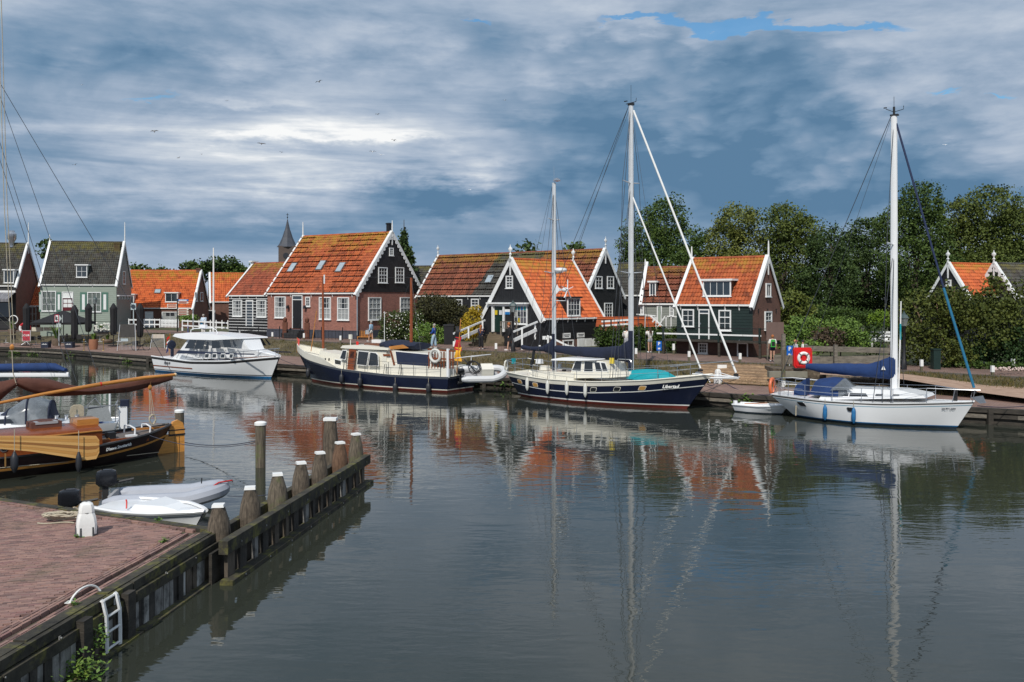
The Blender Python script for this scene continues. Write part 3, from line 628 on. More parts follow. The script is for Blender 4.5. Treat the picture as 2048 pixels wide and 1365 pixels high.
    def barge(s,face,wd=.24,fin='spike',fh=1.0,scal=False,drop=.35):
        W=s.W; k=(s.hr-s.he)/(W/2); up=.08; ang={'R':0,'L':0}[face]; x=s.L+.10 if face=='R' else -.10
        for sg in (0,1):
            m=MB(); y0=-drop if sg==0 else W+drop; z0=s.he-drop*k; a=Vector((x,y0,z0+up)); b_=Vector((x,W/2,s.hr+up))
            d=(b_-a).normalized(); nz=Vector((0,-d.z,d.y)) if sg==0 else Vector((0,d.z,-d.y))
            if nz.z<0: nz=-nz
            m.prism([a+nz*.06,b_+nz*.06,b_-nz*(wd-.06),a-nz*(wd-.06)],(.05 if face=='R' else -.05,0,0))
            m.prism([a+nz*.10,b_+nz*.10,b_+nz*.05,a+nz*.05],(-.2 if face=='R' else .2,0,0))
            if scal:
                Ls=(b_-a).length; nn=int(Ls/.45)
                for i in range(nn): q=a+d*(i+.5)*Ls/nn-nz*(wd-.06); m.lathe([(.16,-.02),(.16,.02)],q+Vector((.025 if face=='R' else -.025,0,0)),8,axis='x')
            part('barge_board',m,WOODW,s.r,False)
        m=MB(); top=Vector((x,W/2,s.hr))
        if fin=='spike': m.tube([top+Vector((0,0,-.5)),top+Vector((0,0,fh*.6)),top+Vector((0,0,fh))],[.07,.06,.035],6)
        elif fin=='knob':
            m.box(top+Vector((0,0,-.35)),(.07,.12,1.2)); m.lathe([(.05,.25),(.16,.35),(.06,.45),(.05,.55),(.2,.7),(.2,.8),(.05,.95),(.03,1.1)],top,10,sq=(.35,1))
        elif fin=='flat': m.box(top+Vector((0,0,.22)),(.5,.9,.12)); m.box(top+Vector((0,0,.05)),(.3,.5,.3))
        if fin: m.box(top+Vector((.0,0,-.75)),(.06,.11,1.0))
        if fin: part('finial',m,WOODW,s.r)
    def brackets(s,us,h=.42):
        for u in us:
            m=MB(); m.prism([(u-.04,-.02,s.he-.1),(u-.04,-.02,s.he-.1-h),(u-.04,-.07,s.he-.1-h*.6),(u-.04,-.22,s.he-.18),(u-.04,-.22,s.he-.1)],(.08,0,0)); part('bracket',m,WOODW,s.r,False)
    def box_on(s,face,x0,y0,x1,y1):
        if x0>60 or 1:
            ym=(y0+y1)/2; xm=(x0+x1)/2
            ua=s.hit(face,x0,ym)[0]; ub=s.hit(face,x1,ym)[0]; za=s.hit(face,xm,y1)[1]; zb=s.hit(face,xm,y0)[1]; return ua,ub,za,zb
    def window(s,face,box,nx=3,ny=4,frame=WOODW,fr=.09,split=0,curt=.6,n=0.0,glass=None,parent=None,name='window',dark=ROOMD,isuz=False,sill=True):
        ua,ub,za,zb=box if isuz else s.box_on(face,*box); par=parent or s.r; ang={'F':0,'R':PI/2,'L':-PI/2}[face]; rm=Matrix.Rotation(ang,3,'Z'); n+=.045
        def bx(m,u0,u1,z0,z1,n0,n1,mi=0): m.box(s.pt(face,(u0+u1)/2,(z0+z1)/2,(n0+n1)/2),(abs(u1-u0),abs(n1-n0),abs(z1-z0)),rm,mi)
        m=MB(); bx(m,ua,ua+fr,za,zb,n-.05,n+.05); bx(m,ub-fr,ub,za,zb,n-.05,n+.05); bx(m,ua+fr,ub-fr,zb-fr,zb,n-.05,n+.048); bx(m,ua+fr,ub-fr,za,za+fr,n-.05,n+.048)
        if sill: bx(m,ua-.05,ub+.05,za-.05,za,n-.05,n+.1)
        w_=ub-ua-2*fr; h_=zb-za-2*fr
        for i in range(1,nx): u=ua+fr+w_*i/nx; bx(m,u-.016,u+.016,za+fr,zb-fr,n-.01,n+.02)
        for i in range(1,ny): 
            z=za+fr+h_*i/ny; tk=.035 if (split and i==split) else .016; bx(m,ua+fr,ub-fr,z-tk,z+tk,n-.012,n+(.035 if tk>.02 else .018))
        o=part(name,m,frame,par,False)
        if par is not s.r: pass
        m=MB(); bx(m,ua+fr,ub-fr,za+fr,zb-fr,n-.004,n+.002); part('pane',m,PANE if parent is None else GLASS,o if parent is None else par,False)
        if parent is None:
            m=MB(); bx(m,ua+fr,ub-fr,za+fr,zb-fr,n-.045,n-.04); part('interior',m,dark,o,False)
            if curt:
                m=MB(); 
                if curt>0: bx(m,ua+fr,ub-fr,za+fr,za+fr+h_*curt,n-.03,n-.025)
                k=.22*w_
                if curt<1: bx(m,ua+fr,ua+fr+k,za+fr,zb-fr,n-.036,n-.032); bx(m,ub-fr-k,ub-fr,za+fr,zb-fr,n-.036,n-.032)
                part('curtain',m,CURT,o,False)
        return o
    def door(s,face,box,col,fr=.08,light=0,frame=WOODW,leafglass=False):
        ua,ub,za,zb=s.box_on(face,*box); ang={'F':0,'R':PI/2,'L':-PI/2}[face]; rm=Matrix.Rotation(ang,3,'Z')
        def bx(m,u0,u1,z0,z1,n0,n1): m.box(s.pt(face,(u0+u1)/2,(z0+z1)/2,(n0+n1)/2),(abs(u1-u0),abs(n1-n0),abs(z1-z0)),rm)
        m=MB(); bx(m,ua,ua+fr,za,zb,0,.1); bx(m,ub-fr,ub,za,zb,0,.1); bx(m,ua+fr,ub-fr,zb-fr,zb,0,.098); zt=zb-fr
        if light: zt=zb-fr-(zb-za)*light; bx(m,ua+fr,ub-fr,zt,zt+.07,0,.098)
        o=part('door_frame',m,frame,s.r,False)
        m=MB(); bx(m,ua+fr,ub-fr,za,zt,.0,.06); 
        if leafglass:
            hh=zt-za; 
        d=part('door',m,col,s.r,False)
        if light: m=MB(); bx(m,ua+fr,ub-fr,zt+.07,zb-fr,.01,.05); part('top_light',m,CURT if leafglass else GLASS,o,False)
        m=MB(); bx(m,ua+fr+.05,ua+fr+.09,za+1.0,za+1.12,.06,.1); part('handle',m,STEEL,d,False)
        if leafglass:
            for i in range(2):
                for j in range(2):
                    a=ua+fr+.08+i*(ub-ua-2*fr-.12)/2; w_=(ub-ua-2*fr-.2)/2; z=za+(zt-za)*(.28+j*.34); m=MB(); bx(m,a,a+w_,z,z+(zt-za)*.28,.055,.065); part('pane',m,CURT,d,False)
        return d
    def skylight(s,x0,y0,x1,y1):     # lower left and upper right in the photo
        u0,ya,za=s.hit('S',x0,y0); u1,yb,zb=s.hit('S',x1,y1); k=(s.hr-s.he)/(s.W/2); d=Vector((0,1,k)).normalized(); n=Vector((0,-d.z,d.y)); lo=min(u0,u1)
        wd=.78; uc=(u0+u1)/2; a=Vector((uc,ya,za))+n*.1; b_=Vector((uc,yb,zb))+n*.1; m=MB(); m.beam(a,b_,wd,.12,up=n); o=part('skylight',m,mat('skylight_frame',(.10,.10,.10),.5),s.r,False)
        m=MB(); m.beam(a+d*.07+n*.045,b_-d*.07+n*.045,wd-.14,.06,up=n); part('pane',m,mat('skylight_glass',(.32,.38,.42),.12,.1,1,spec=1),o,False)
    def dormer(s,box,top=None,nx=4,ny=2,cheek=WOODW,side=1.0,roofm=None,wid=None,curt=.7,slope=False,split=0):
        x0,y0,x1,y1=box; u0,yd,za=s.hit('S',(x0+x1)/2,y1); k=(s.hr-s.he)/(s.W/2)
        # front plane of the dormer at local y=yd-.1
        yd-=.12
        def lo(px,py):
            d=Vector(((px-1024)/F,1,(HZ-py)/F)); e=Vector((0,0,EYE))-s.o; f=lambda v:Vector((s.c*v.x+s.s_*v.y,-s.s_*v.x+s.c*v.y,v.z)); d,e=f(d),f(e); t_=(yd-e.y)/d.y; return e+d*t_
        a=lo(x0,(y0+y1)/2); b_=lo(x1,(y0+y1)/2); zt=lo((x0+x1)/2,y0).z; ua,ub=a.x,b_.x; zb=s.he+k*yd-.05
        o=thing_part('dormer',s.r); yb=(zt-s.he)/k
        m=MB(); m.prism([(ua+.02,yd+.03,zb),(ua+.02,yd+.03,zt),(ua+.02,yb,zt)],(ub-ua-.04,0,0)); part('cheek',m,cheek,o,False)
        t2=zt+.0; e=.14; m=MB(); m.bb(ua-e,ub+e,yd-.2,min(yb+.15,s.W/2),t2,t2+.13); part('dormer_roof',m,WOODW if roofm is None else roofm,o,False)
        sv=s.pt; 
        s.pt=lambda face,u,z,n=0.0: Vector((u,yd-n,z))
        s.window('F',(ua,ub,zb+.12,zt),nx,ny,isuz=True,parent=o,fr=.08,split=split); s.pt=sv
        return o
    def chimney(s,u,y,w_=.5,h=.8,m_=None,pot=False):
        k=(s.hr-s.he)/(s.W/2); z=s.he+k*min(y,s.W-y); m=MB(); m.bb(u-w_/2,u+w_/2,y-w_/2,y+w_/2,z-.4,s.hr+h); m.bb(u-w_/2-.05,u+w_/2+.05,y-w_/2-.05,y+w_/2+.05,s.hr+h-.15,s.hr+h-.03)
        part('chimney',m,m_ or BRICKB,s.r,False)
def thing_part(name,par):
    o=bpy.data.objects.new(name,None); link(o,par); return o
# --- brick house with black gable
h=House('brick_house','large red brick house with black boarded gable and long orange tiled roof',-23.98,88.27,-31.8,11.57,9.80,2.2,6.20,11.95,front=BRICKR,gable=BRICKR,roof=T_OR,grid=4,clf=False)
h.clad('R',TARB,h.he+.05,h.hr,.2,vert=True); h.barge('R',.3,'spike',1.1,scal=True); h.barge('L',.26,'spike',1.5)
m=MB(); m.bb(h.L,h.L+.05,-.05,h.W+.05,h.he-.02,h.he+.1); part('trim_board',m,TARB,h.r,False)
for b_ in ((550.3,593.4,572.3,636.3),(639,594.5,662.4,639.5),(675.6,595,699,641)): h.window('F',b_,3,4,split=2,curt=.5)
h.window('F',(612,594,621,613.6),2,3,curt=0); h.door('F',(585.5,591,606,657),BLACK,light=.12)
for b_ in ((736,595,761.3,640.7),(799.6,595,821,639)): h.window('R',b_,3,4,split=2,curt=1.0)
for b_ in ((755.8,535,773.8,566.6),(789.7,535,807,566)): h.window('R',b_,3,4,split=2,curt=.55)
h.window('R',(777.8,496,786,512),2,3,curt=0)
for q in ((580,546,591,528),(637,542,649,523),(676,546,688,527)): h.skylight(*q)
h.brackets([.6,3.2,5.9,8.6,11.0])
m=MB(); m.bb(-.04,h.L+.04,-.07,0,-.9,.42); m.bb(h.L,h.L+.07,-.07,h.W,-.9,.42); part('plinth',m,mat('plinth_grey',(.05,.055,.075),.8,.15,3),h.r,False)
m=MB(); m.tube([(h.L-.1,-.12,h.he-.2),(h.L+.12,-.12,h.he-.45),(h.L+.12,-.12,0)],.055,6); part('downpipe',m,mat('zinc_pipe',(.25,.29,.33),.5,.1,2),h.r)
h.chimney(h.L-.4,h.W/2+.1,.35,.9,BLACK)
for u_ in (2.95,5.2):
    m=MB(); m.box((u_,-.2,2.55),(.28,.2,.3),taper=.7); m.box((u_,-.1,2.75),(.03,.2,.03)); part('wall_lantern',m,BLACK,h.r,False)
m=MB(); m.bb(3.3,5.0,-.8,-.1,-.3,.35); m.bb(3.1,5.2,-1.2,-.8,-.35,.12); part('doorstep',m,mat('dark_stone',(.03,.03,.032),.7),h.r,False)
# --- striped cottage
h=House('striped_cottage','small black boarded cottage with white striped joints and orange roof',-28.8,91.7,-31.8,6.6,6.6,2.05,6.0,9.25,roof=T_RED,clf=False)
z=.1; 
while z<h.he-.2:
    m=MB(); m.bb(-.02,h.L+.02,-.05,0,z,z+.2); part('board',m,TARB,h.r,False); m=MB(); m.bb(-.02,h.L+.02,-.062,0,z+.2,z+.245); part('joint_strip',m,WOODW,h.r,False); z+=.29
h.barge('L',.22,'flat'); h.window('F',(467,600,485.5,633.4),3,4,split=2,n=.05,curt=.3); h.window('F',(515,600,534,635),3,4,split=2,n=.05,curt=.3); h.door('F',(493,600.4,507.5,652.7),GLASS,fr=.1); h.brackets([.4,1.6,2.8,4.0])
# --- long black house
h=House('long_black_house','long black boarded house with patched orange and grey tiled roof behind the bushes',-9.2,88.1,-38.3,19.65,5.93,2.3,5.96,9.85,roof=T_OLD,grid=4,clf=True,clg=False)
for o in list(h.r.children):
    if o.name.startswith(('roof_tiles','ridge_tiles','gutter','roof_back')): bpy.data.objects.remove(o)
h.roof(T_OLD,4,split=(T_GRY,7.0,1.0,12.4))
h.clad('R',TARB,-.5,h.hr,.2,vert=True); h.barge('R',.26,'knob'); h.barge('L',.26,'knob')
h.window('F',(910.8,599,925.5,622),2,3); h.window('F',(943,598,958.5,624),2,4,split=2,curt=0); h.brackets([1,4,6.5,8,10])
for b_ in ((1189.5,552.8,1203.3,577.5),(1213.2,553,1226.4,577.5)): h.window('R',b_,2,3,curt=.3)
h.window('R',(1207.7,606,1224,636.8),3,4,curt=.2); h.skylight(975,568,985,552)
# --- black shop house
h=House('shop_house','black boarded shop house with white edged gable and bright orange roof',2.19,67.19,44.4,7.08,6.44,1.85,4.18,8.62,roof=T_BRT,cl=.2)
h.clad('L',TARB,-.2,h.hr,.2,vert=True); h.barge('L',.34,'knob',drop=.3); h.barge('R',.22,'knob')
h.window('L',(1013,552,1026.8,577),2,4,split=2)
ua,ub,za,zb=h.box_on('L',979,603,1059.6,607)
m=MB(); m.box(h.pt('L',(ua+ub)/2,za,.2),(ub-ua,.4,.12),Matrix.Rotation(-PI/2,3,'Z')); m.box(h.pt('L',(ua+ub)/2,za-.16,.12),(ub-ua-.2,.2,.14),Matrix.Rotation(-PI/2,3,'Z')); part('canopy',m,WOODW,h.r,False)
sw=h.window('L',(1028.8,608,1056,649),4,3,curt=0,n=.03); 
ua,ub,za,zb=h.box_on('L',1031,610,1054,647)
PC=[(.02,.25,.28),(.02,.18,.45),(.03,.3,.3),(.1,.1,.12),(.35,.35,.32),(.5,.38,.02),(.03,.15,.4),(.25,.05,.05)]
for i in range(4):
    for j in range(3):
        if rnd.random()<.75:
            cw,ch=(ub-ua)/4,(zb-za)/3; k=(j*4+i)%8; k=[6,5,3,3, 4,3,3,7, 0,0,1,2][j*4+i]
            m=MB(); m.box(h.pt('L',ua+(i+.5)*cw,za+(j+.5)*ch,.083),(cw*.7,.006,ch*.7),Matrix.Rotation(-PI/2,3,'Z')); part('poster',m,mat('poster_%d'%k,PC[k],.6,.3,14),sw,False)
h.door('L',(989,608,1008,664),mat('door_dark_green',(.008,.03,.022),.35))
ua,ub,za,zb=h.box_on('L',1010.5,619,1021,629.5)
m=MB(); m.box(h.pt('L',(ua+ub)/2,(za+zb)/2,.06),(ub-ua,.03,zb-za),Matrix.Rotation(-PI/2,3,'Z')); m.box(h.pt('L',(ua+ub)/2,(za*.75+zb*.25),.066),(ub-ua,.03,(zb-za)*.5),Matrix.Rotation(-PI/2,3,'Z'),1); part('notice_board',m,[WHITE,mat('notice_blue',(.01,.16,.42),.5,.3,20)],h.r,False)
for x0,c in ((991.5,(.6,.45,.02)),(1000.5,(.6,.62,.65))):
    ua,ub,za,zb=h.box_on('L',x0,621,x0+5.5,630); m=MB(); m.box(h.pt('L',(ua+ub)/2,(za+zb)/2,.12),(ub-ua,.01,zb-za),Matrix.Rotation(-PI/2,3,'Z')); part('notice',m,mat('notice_%d'%int(x0),c,.6,.3,16),h.r,False)
for x0 in (986.5,1009.0):
    ua,ub,za,zb=h.box_on('L',x0,607,x0+3,664); m=MB(); m.box(h.pt('L',(ua+ub)/2,(za+zb)/2,.15),(.13,.13,zb-za),Matrix.Rotation(-PI/2,3,'Z')); part('post',m,WOODW,h.r,False)
h.dormer((1134,596.8,1159,629.8),nx=4,ny=3,cheek=TARB,roofm=TARB); h.brackets([.25,1.7,2.9,3.9,4.9,5.9,6.8],.4)
for x0,y0,x1,y1 in ((1124.8,666.5,1139.8,676.4),(1153,666,1167.7,675)):
    ua,ub,za,zb=h.box_on('F',x0,y0,x1,y1); m=MB(); m.box(h.pt('F',(ua+ub)/2,(za+zb)/2,.06),(ub-ua,.03,zb-za)); 
    zz=za+(zb-za)*.62; m.box(h.pt('F',(ua+ub)/2,zz,.078),((ub-ua)*.75,.006,(zb-za)*.16),None,1); m.box(h.pt('F',(ua+ub)/2,zz-(zb-za)*.3,.078),((ub-ua)*.6,.006,(zb-za)*.14),None,1); part('sign',m,[WHITE,mat('sign_ink',(.03,.03,.04),.6)],h.r,False)
ua,ub,za,zb=h.box_on('F',1095,679,1203,700); m=MB(); m.box(h.pt('F',(ua+ub)/2,(za+zb)/2,.05),(ub-ua,.02,zb-za)); part('basement_wall',m,BRICKB,h.r,False)
for x0 in (1153,1168,1183): 
    ua,ub,za,zb=h.box_on('F',x0,677,x0+14,699); m=MB(); m.box(h.pt('F',(ua+ub)/2,(za+zb)/2,.09),(ub-ua,.04,zb-za)); m.box(h.pt('F',(ua+ub)/2,(za+zb)/2,.1),((ub-ua)*.75,.04,(zb-za)*.8)); part('cellar_door',m,WOODW,h.r,False)
h.window('F',(1124,680,1145,693),2,1,curt=0,n=.05)
m=MB(); m.tube([h.pt('F',h.L-.05,h.he-.2,.1),h.pt('F',h.L-.05,.4,.1)],.045,6); part('downpipe',m,WHITE,h.r)
# --- grey roof beyond
h=House('grey_roof_house','black house with dark grey roof tucked behind the tall mast',9.2,82,-20,2.6,5.0,2.4,6.0,8.85,roof=T_GRY); h.barge('R',.26,None)
# --- grey green cottage
h=House('grey_cottage','grey green boarded cottage with mossy red roof and white rimmed dormer',10.05,70.0,-16.2,3.9,6.04,2.6,5.27,8.07,front=GRYB,gable=GRYB,roof=T_OLD,grid=4)
h.barge('L',.2,'spike',.7); h.window('F',(1281,608,1288.4,630),2,3); h.door('F',(1314,611.5,1324,645.6),GRYG); h.window('F',(1339,607.8,1348,632.9),2,3); h.dormer((1299,565.4,1312,590.7),nx=2,ny=1,cheek=GRYG); h.brackets([])
# --- green house with brick gable
h=House('green_house','dark green boarded house with brown brick gable and wide white dormer',11.57,63.12,-36.7,5.53,5.13,1.75,5.26,8.43,front=GRNB,gable=BRICKB,roof=T_OR,cl=.2)
h.barge('R',.26,'spike',1.1); h.barge('L',.24,'spike',.9); 
zz=h.hit('F',1430,680)[1]
m=MB(); m.bb(-.02,h.L+.03,-.06,.0,-.9,zz); part('basement_wall',m,BRICKD,h.r,False)
h.window('F',(1364.8,618.8,1389,654.4),2,3,curt=.7); h.window('F',(1438,620.3,1463,662),2,3,split=2,curt=.55); h.door('F',(1398.2,618.8,1419.8,678.6),GRNB,light=.12)
h.window('R',(1530.8,567,1540,594),2,1,curt=0); h.window('R',(1528.6,623,1542,660),2,4,split=2,curt=.4); h.window('F',(1398,686,1416.5,707.6),3,3,n=.05,curt=0); h.door('F',(1475,686,1497,713.7),BLACK)
h.dormer((1406.6,562,1462.6,590.7),nx=4,ny=1,cheek=GRNB); h.brackets([.3,1.6,3.6,4.6,5.4],.45)
for u_,z_ in ((.9,2.95),(2.6,2.95),(4.2,2.95)): m=MB(); m.box(h.pt('R',u_,z_,.03),(.03,.08,.28),Matrix.Rotation(PI/2,3,'Z')); part('wall_anchor',m,BLACK,h.r,False)
m=MB(); m.bb(-.6,h.L+2.2,-1.1,-.07,zz-.12,zz); part('balcony_floor',m,TIMB,h.r,False)
zr_=h.hit('F',1430,668)[1]-.02
m=MB(); m.bb(-1.0,h.L+1.0,-1.12,-1.04,zr_-.05,zr_+.05); part('balcony_rail',m,WOODW,h.r,False)
m=MB(); m.bb(-.6,h.L+2.2,-1.11,-1.06,zr_+.42,zr_+.47); part('balcony_rail',m,BLACK,h.r,False)
for u_ in (-.5,3.6,h.L+.9,h.L+2.15): m=MB(); m.bb(u_-.06,u_+.06,-1.16,-1.03,zz-.1,zr_+.5); part('balcony_post',m,GRNB,h.r,False)
for u_ in (-.5,1.5,3.6,h.L+.9): m=MB(); m.bb(u_-.07,u_+.07,-1.1,-.96,-.9,zz-.12); part('support_post',m,TIMB,h.r,False)
# --- grey green shuttered house on the left
h=House('shuttered_house','pale grey green house with green shutters and dark mossy roof',-53.2,101.5,11.6,8.04,7.79,2.98,7.29,12.28,front=GRYG,gable=GRYB,roof=T_GRY,cl=.23,zb=-2.4)
h.clad('R',GRYB,0,h.hr,.22); h.barge('R',.24,'spike',2.4); h.barge('L',.24,'spike',.8)
for b_ in ((83.5,582.4,112.5,623),(174.7,584.6,202.6,624.6)): h.window('F',b_,3,3,curt=.95)
h.door('F',(124,584,147,622),mat('door_maroon',(.10,.01,.015),.4),light=.3,leafglass=True)
for x0,x1 in ((78.2,83),(113,123),(160.4,174),(203.3,216.5)):
    ua,ub,za,zb=h.box_on('F',x0,585,x1,624); m=MB(); m.box(h.pt('F',(ua+ub)/2,(za+zb)/2,.05),(ub-ua,.05,zb-za)); m.box(h.pt('F',(ua+ub)/2,(za+zb)/2,.065),((ub-ua)*.42,.04,(zb-za)*.78),None,1); part('shutter',m,[SHUT,WOODW],h.r,False)
h.dormer((152.7,531.4,174.7,553.8),nx=2,ny=2,cheek=GRYG); h.brackets([.3,1.5,3.0,4.1,5.5],.4); h.chimney(h.L-.6,h.W/2-.6,.65,-.1,mat('mossy_brick',(.09,.05,.03),.9,.3,2,col2=(.12,.10,.03)))
h.window('R',(244.4,542.9,249.5,569),1,3,curt=0)
ua,ub,za,zb=h.box_on('R',233,590,261,592); m=MB(); m.box(h.pt('R',(ua+ub)/2,za,.15),(ub-ua,.3,.14),Matrix.Rotation(PI/2,3,'Z')); 
part('gable_ledge',m,WOODW,h.r,False)
for k in range(5): m=MB(); m.box(h.pt('R',ua+(k+.5)*(ub-ua)/5,za-.25,.12),(.1,.2,.35),Matrix.Rotation(PI/2,3,'Z')); part('bracket',m,WOODW,h.r,False)
# --- low orange house
h=House('low_orange_house','low brown brick house with broad bright orange roof and two white dormers',-49.1,112.9,3.0,8.92,7.0,2.2,4.54,9.22,front=BRICKB,gable=BRICKB,roof=T_BRT,clf=False)
h.barge('R',.26,None); h.dormer((330.8,586.8,355.6,603),nx=2,ny=1); h.dormer((254,590,268,606),nx=1,ny=1); h.skylight(313,588,319,580)
h.door('F',(290.5,623.7,306.6,655),WOODW,leafglass=True,light=.15); h.window('F',(324,624,357,645),2,1,curt=.6); h.window('R',(388.8,585,394,603),1,1,curt=0); h.window('R',(400,585,405,603),1,1,curt=0); h.chimney(h.L-.3,h.W/2,.5,.3)
# --- house behind it
h=House('rear_orange_house','orange roofed brick house partly hidden behind the low orange house',-40.9,122,20,7.5,6.0,2.2,5.3,9.14,front=BRICKB,gable=BRICKB,roof=T_BRT,clf=False)
h.barge('L',.22,None); h.door('F',(416,621,430,642),BLACK)
# --- far left house
h=House('tavern_house','dark harbour tavern with grey roof at the left edge behind the parasols',-73.1,105,10,14.1,7.75,2.0,7.25,12.4,front=TARB,gable=BRICKB,roof=T_GRY); h.barge('R',.26,'spike',2.6); h.dormer((8,541,28,565),nx=3,ny=1); 
m=MB(); m.prism([(6.5,-.1,4.3),(14.0,-.1,4.3),(14.0,-2.0,3.5),(6.5,-2.0,3.5)],(0,0,.06)); m.bb(6.5,14.0,-2.05,-1.98,3.2,3.5); part('awning',m,mat('awning_striped',(.10,.10,.115),.8,.4,3,col2=(.28,.28,.3),stretch=(4,.2,.2)),h.r,False)
m=MB(); m.bb(6.4,14.1,-.3,-.0,4.3,4.55); part('awning_case',m,WHITE,h.r,False)
m=MB(); m.bb(5.5,6.6,-.08,0,0,3); part('door',m,BLACK,h.r,False); m=MB(); m.bb(9.8,13.6,-.1,0,1.4,3.1); part('window',m,GLASS,h.r,False)
ch=thing('steam_cowl','metal kitchen chimney cowl on the dark tavern roof','chimney',h.w(12.4,3.6,h.hr-.2)); m=MB(); m.lathe([(.26,-.3),(.26,.3),(.5,.75),(.52,1.35),(.3,1.6),(.3,1.75)],n=14); part('cowl',m,STEEL,ch)
h=House('side_orange_house','small orange roofed house squeezed between the tavern and the shuttered house',-61.9,112,4,5.3,5.7,2.2,4.81,7.9,front=BRICKB,gable=BRICKB,roof=T_BRT,clf=False); h.barge('R',.2,None)
h=House('red_roof_house','low red roofed house half seen left of the shuttered house',-69,128,-30,7.4,6.9,2.2,6.3,10.2,front=BRICKB,gable=BRICKB,roof=T_RED,clf=False); h.barge('R',.2,None)
h=House('mossy_roof_house','house with dull grey mossy roof glimpsed beside the conifer',-12.6,104,-15,4.6,5.5,2.2,6.4,9.4,roof=T_GRY)
# --- right houses
h=House('garden_house','orange roofed house with white gable edges rising behind the roadside tree',37.16,73.37,25,5.5,3.6,1.6,5.9,8.5,roof=T_BRT); h.barge('L',.22,'knob'); h.window('L',(1893,560,1903,572),1,1)
h=House('slate_roof_house','grey slate roofed house with scalloped white gable at the right edge',41.0,73.4,25,9,3.6,1.6,5.9,8.5,roof=T_GRY); h.barge('L',.22,'knob',scal=True)
# --- shed with red hipped roof
sh=thing('garden_shed','tiny green shed with low orange roof beside the hedge','shed',(8.9,68.5,1.7),R(-10))
m=MB(); m.bb(0,2.0,0,1.8,0,1.75); part('wall',m,mat('shed_green',(.02,.09,.06),.6),sh,False)
m=MB(); nrow=8
for i in range(nrow):
    f0,f1=i/nrow,(i+1)/nrow
    a=[(-.3+.0*f0-2.2,-.35+1.2*f0,1.7+.75*f0+.04),(2.5-.9*f0,-.35+1.2*f0,1.7+.75*f0+.04),(2.5-.9*f1,-.35+1.2*f1,1.7+.75*f1),(-2.5,-.35+1.2*f1,1.7+.75*f1)]
    m.add(a,[(0,1,2,3)],0,rnd.random())
m.add([(2.5,-.35,1.7),(2.5,2.2,1.7),(1.6,.85,2.45)],[(0,1,2)]); m.add([(-2.5,2.2,1.7),(2.5,2.2,1.7),(1.6,.85,2.45),(-2.5,.85,2.45)],[(0,1,2,3)]); part('roof',m,T_BRT,sh,False)
m=MB(); m.beam((2.55,-.38,1.72),(1.6,.85,2.5),.1,.12); part('trim',m,WOODW,sh,False)
for x in (.35,1.45): m=MB(); m.bb(x-.3,x+.3,-.05,0,.65,1.5); w_=part('window_frame',m,WOODW,sh,False); m=MB(); m.bb(x-.22,x+.22,-.07,-.04,.73,1.42); part('pane',m,CURT,w_,False)
# --- church
ct=thing('church_tower','distant brown church tower with dark pointed spire','church tower',((575-1024)/F*235,235,2),R(12)); s_=235/F
m=MB(); m.bb(-2.2,2.2,-2.2,2.2,0,17.3); part('tower',m,BRICKD if False else mat('old_brick_far',(.10,.075,.065),.9,.15,.5),ct,False)
m=MB(); m.lathe([(2.75,17.1),(2.1,17.9),(1.35,19.6),(.85,21.2),(.62,21.8),(.3,23.3),(.05,24.5)],n=8); part('spire',m,mat('slate',(.05,.055,.07),.6,.15,1),ct,False)
m=MB(); m.tube([(0,0,24.3),(0,0,26.0)],.06,4); m.ball((0,0,24.9),.18); m.box((0,0,25.6),(.6,.06,.12)); part('weathervane',m,BLACK,ct)
m=MB(); m.lathe([(.75,-2.3),(.75,-2.2)],(-.3,0,14.8),14,axis='y'); part('clock_face',m,mat('clock_dial',(.02,.022,.03),.5),ct)
m=MB(); m.bb(-1.3,-.5,-2.28,-2.18,11.6,13.2); part('louvre',m,BLACK,ct,False)
m=MB(); m.bb(.3,1.1,-2.28,-2.18,11.6,13.2); part('louvre',m,BLACK,ct,False)
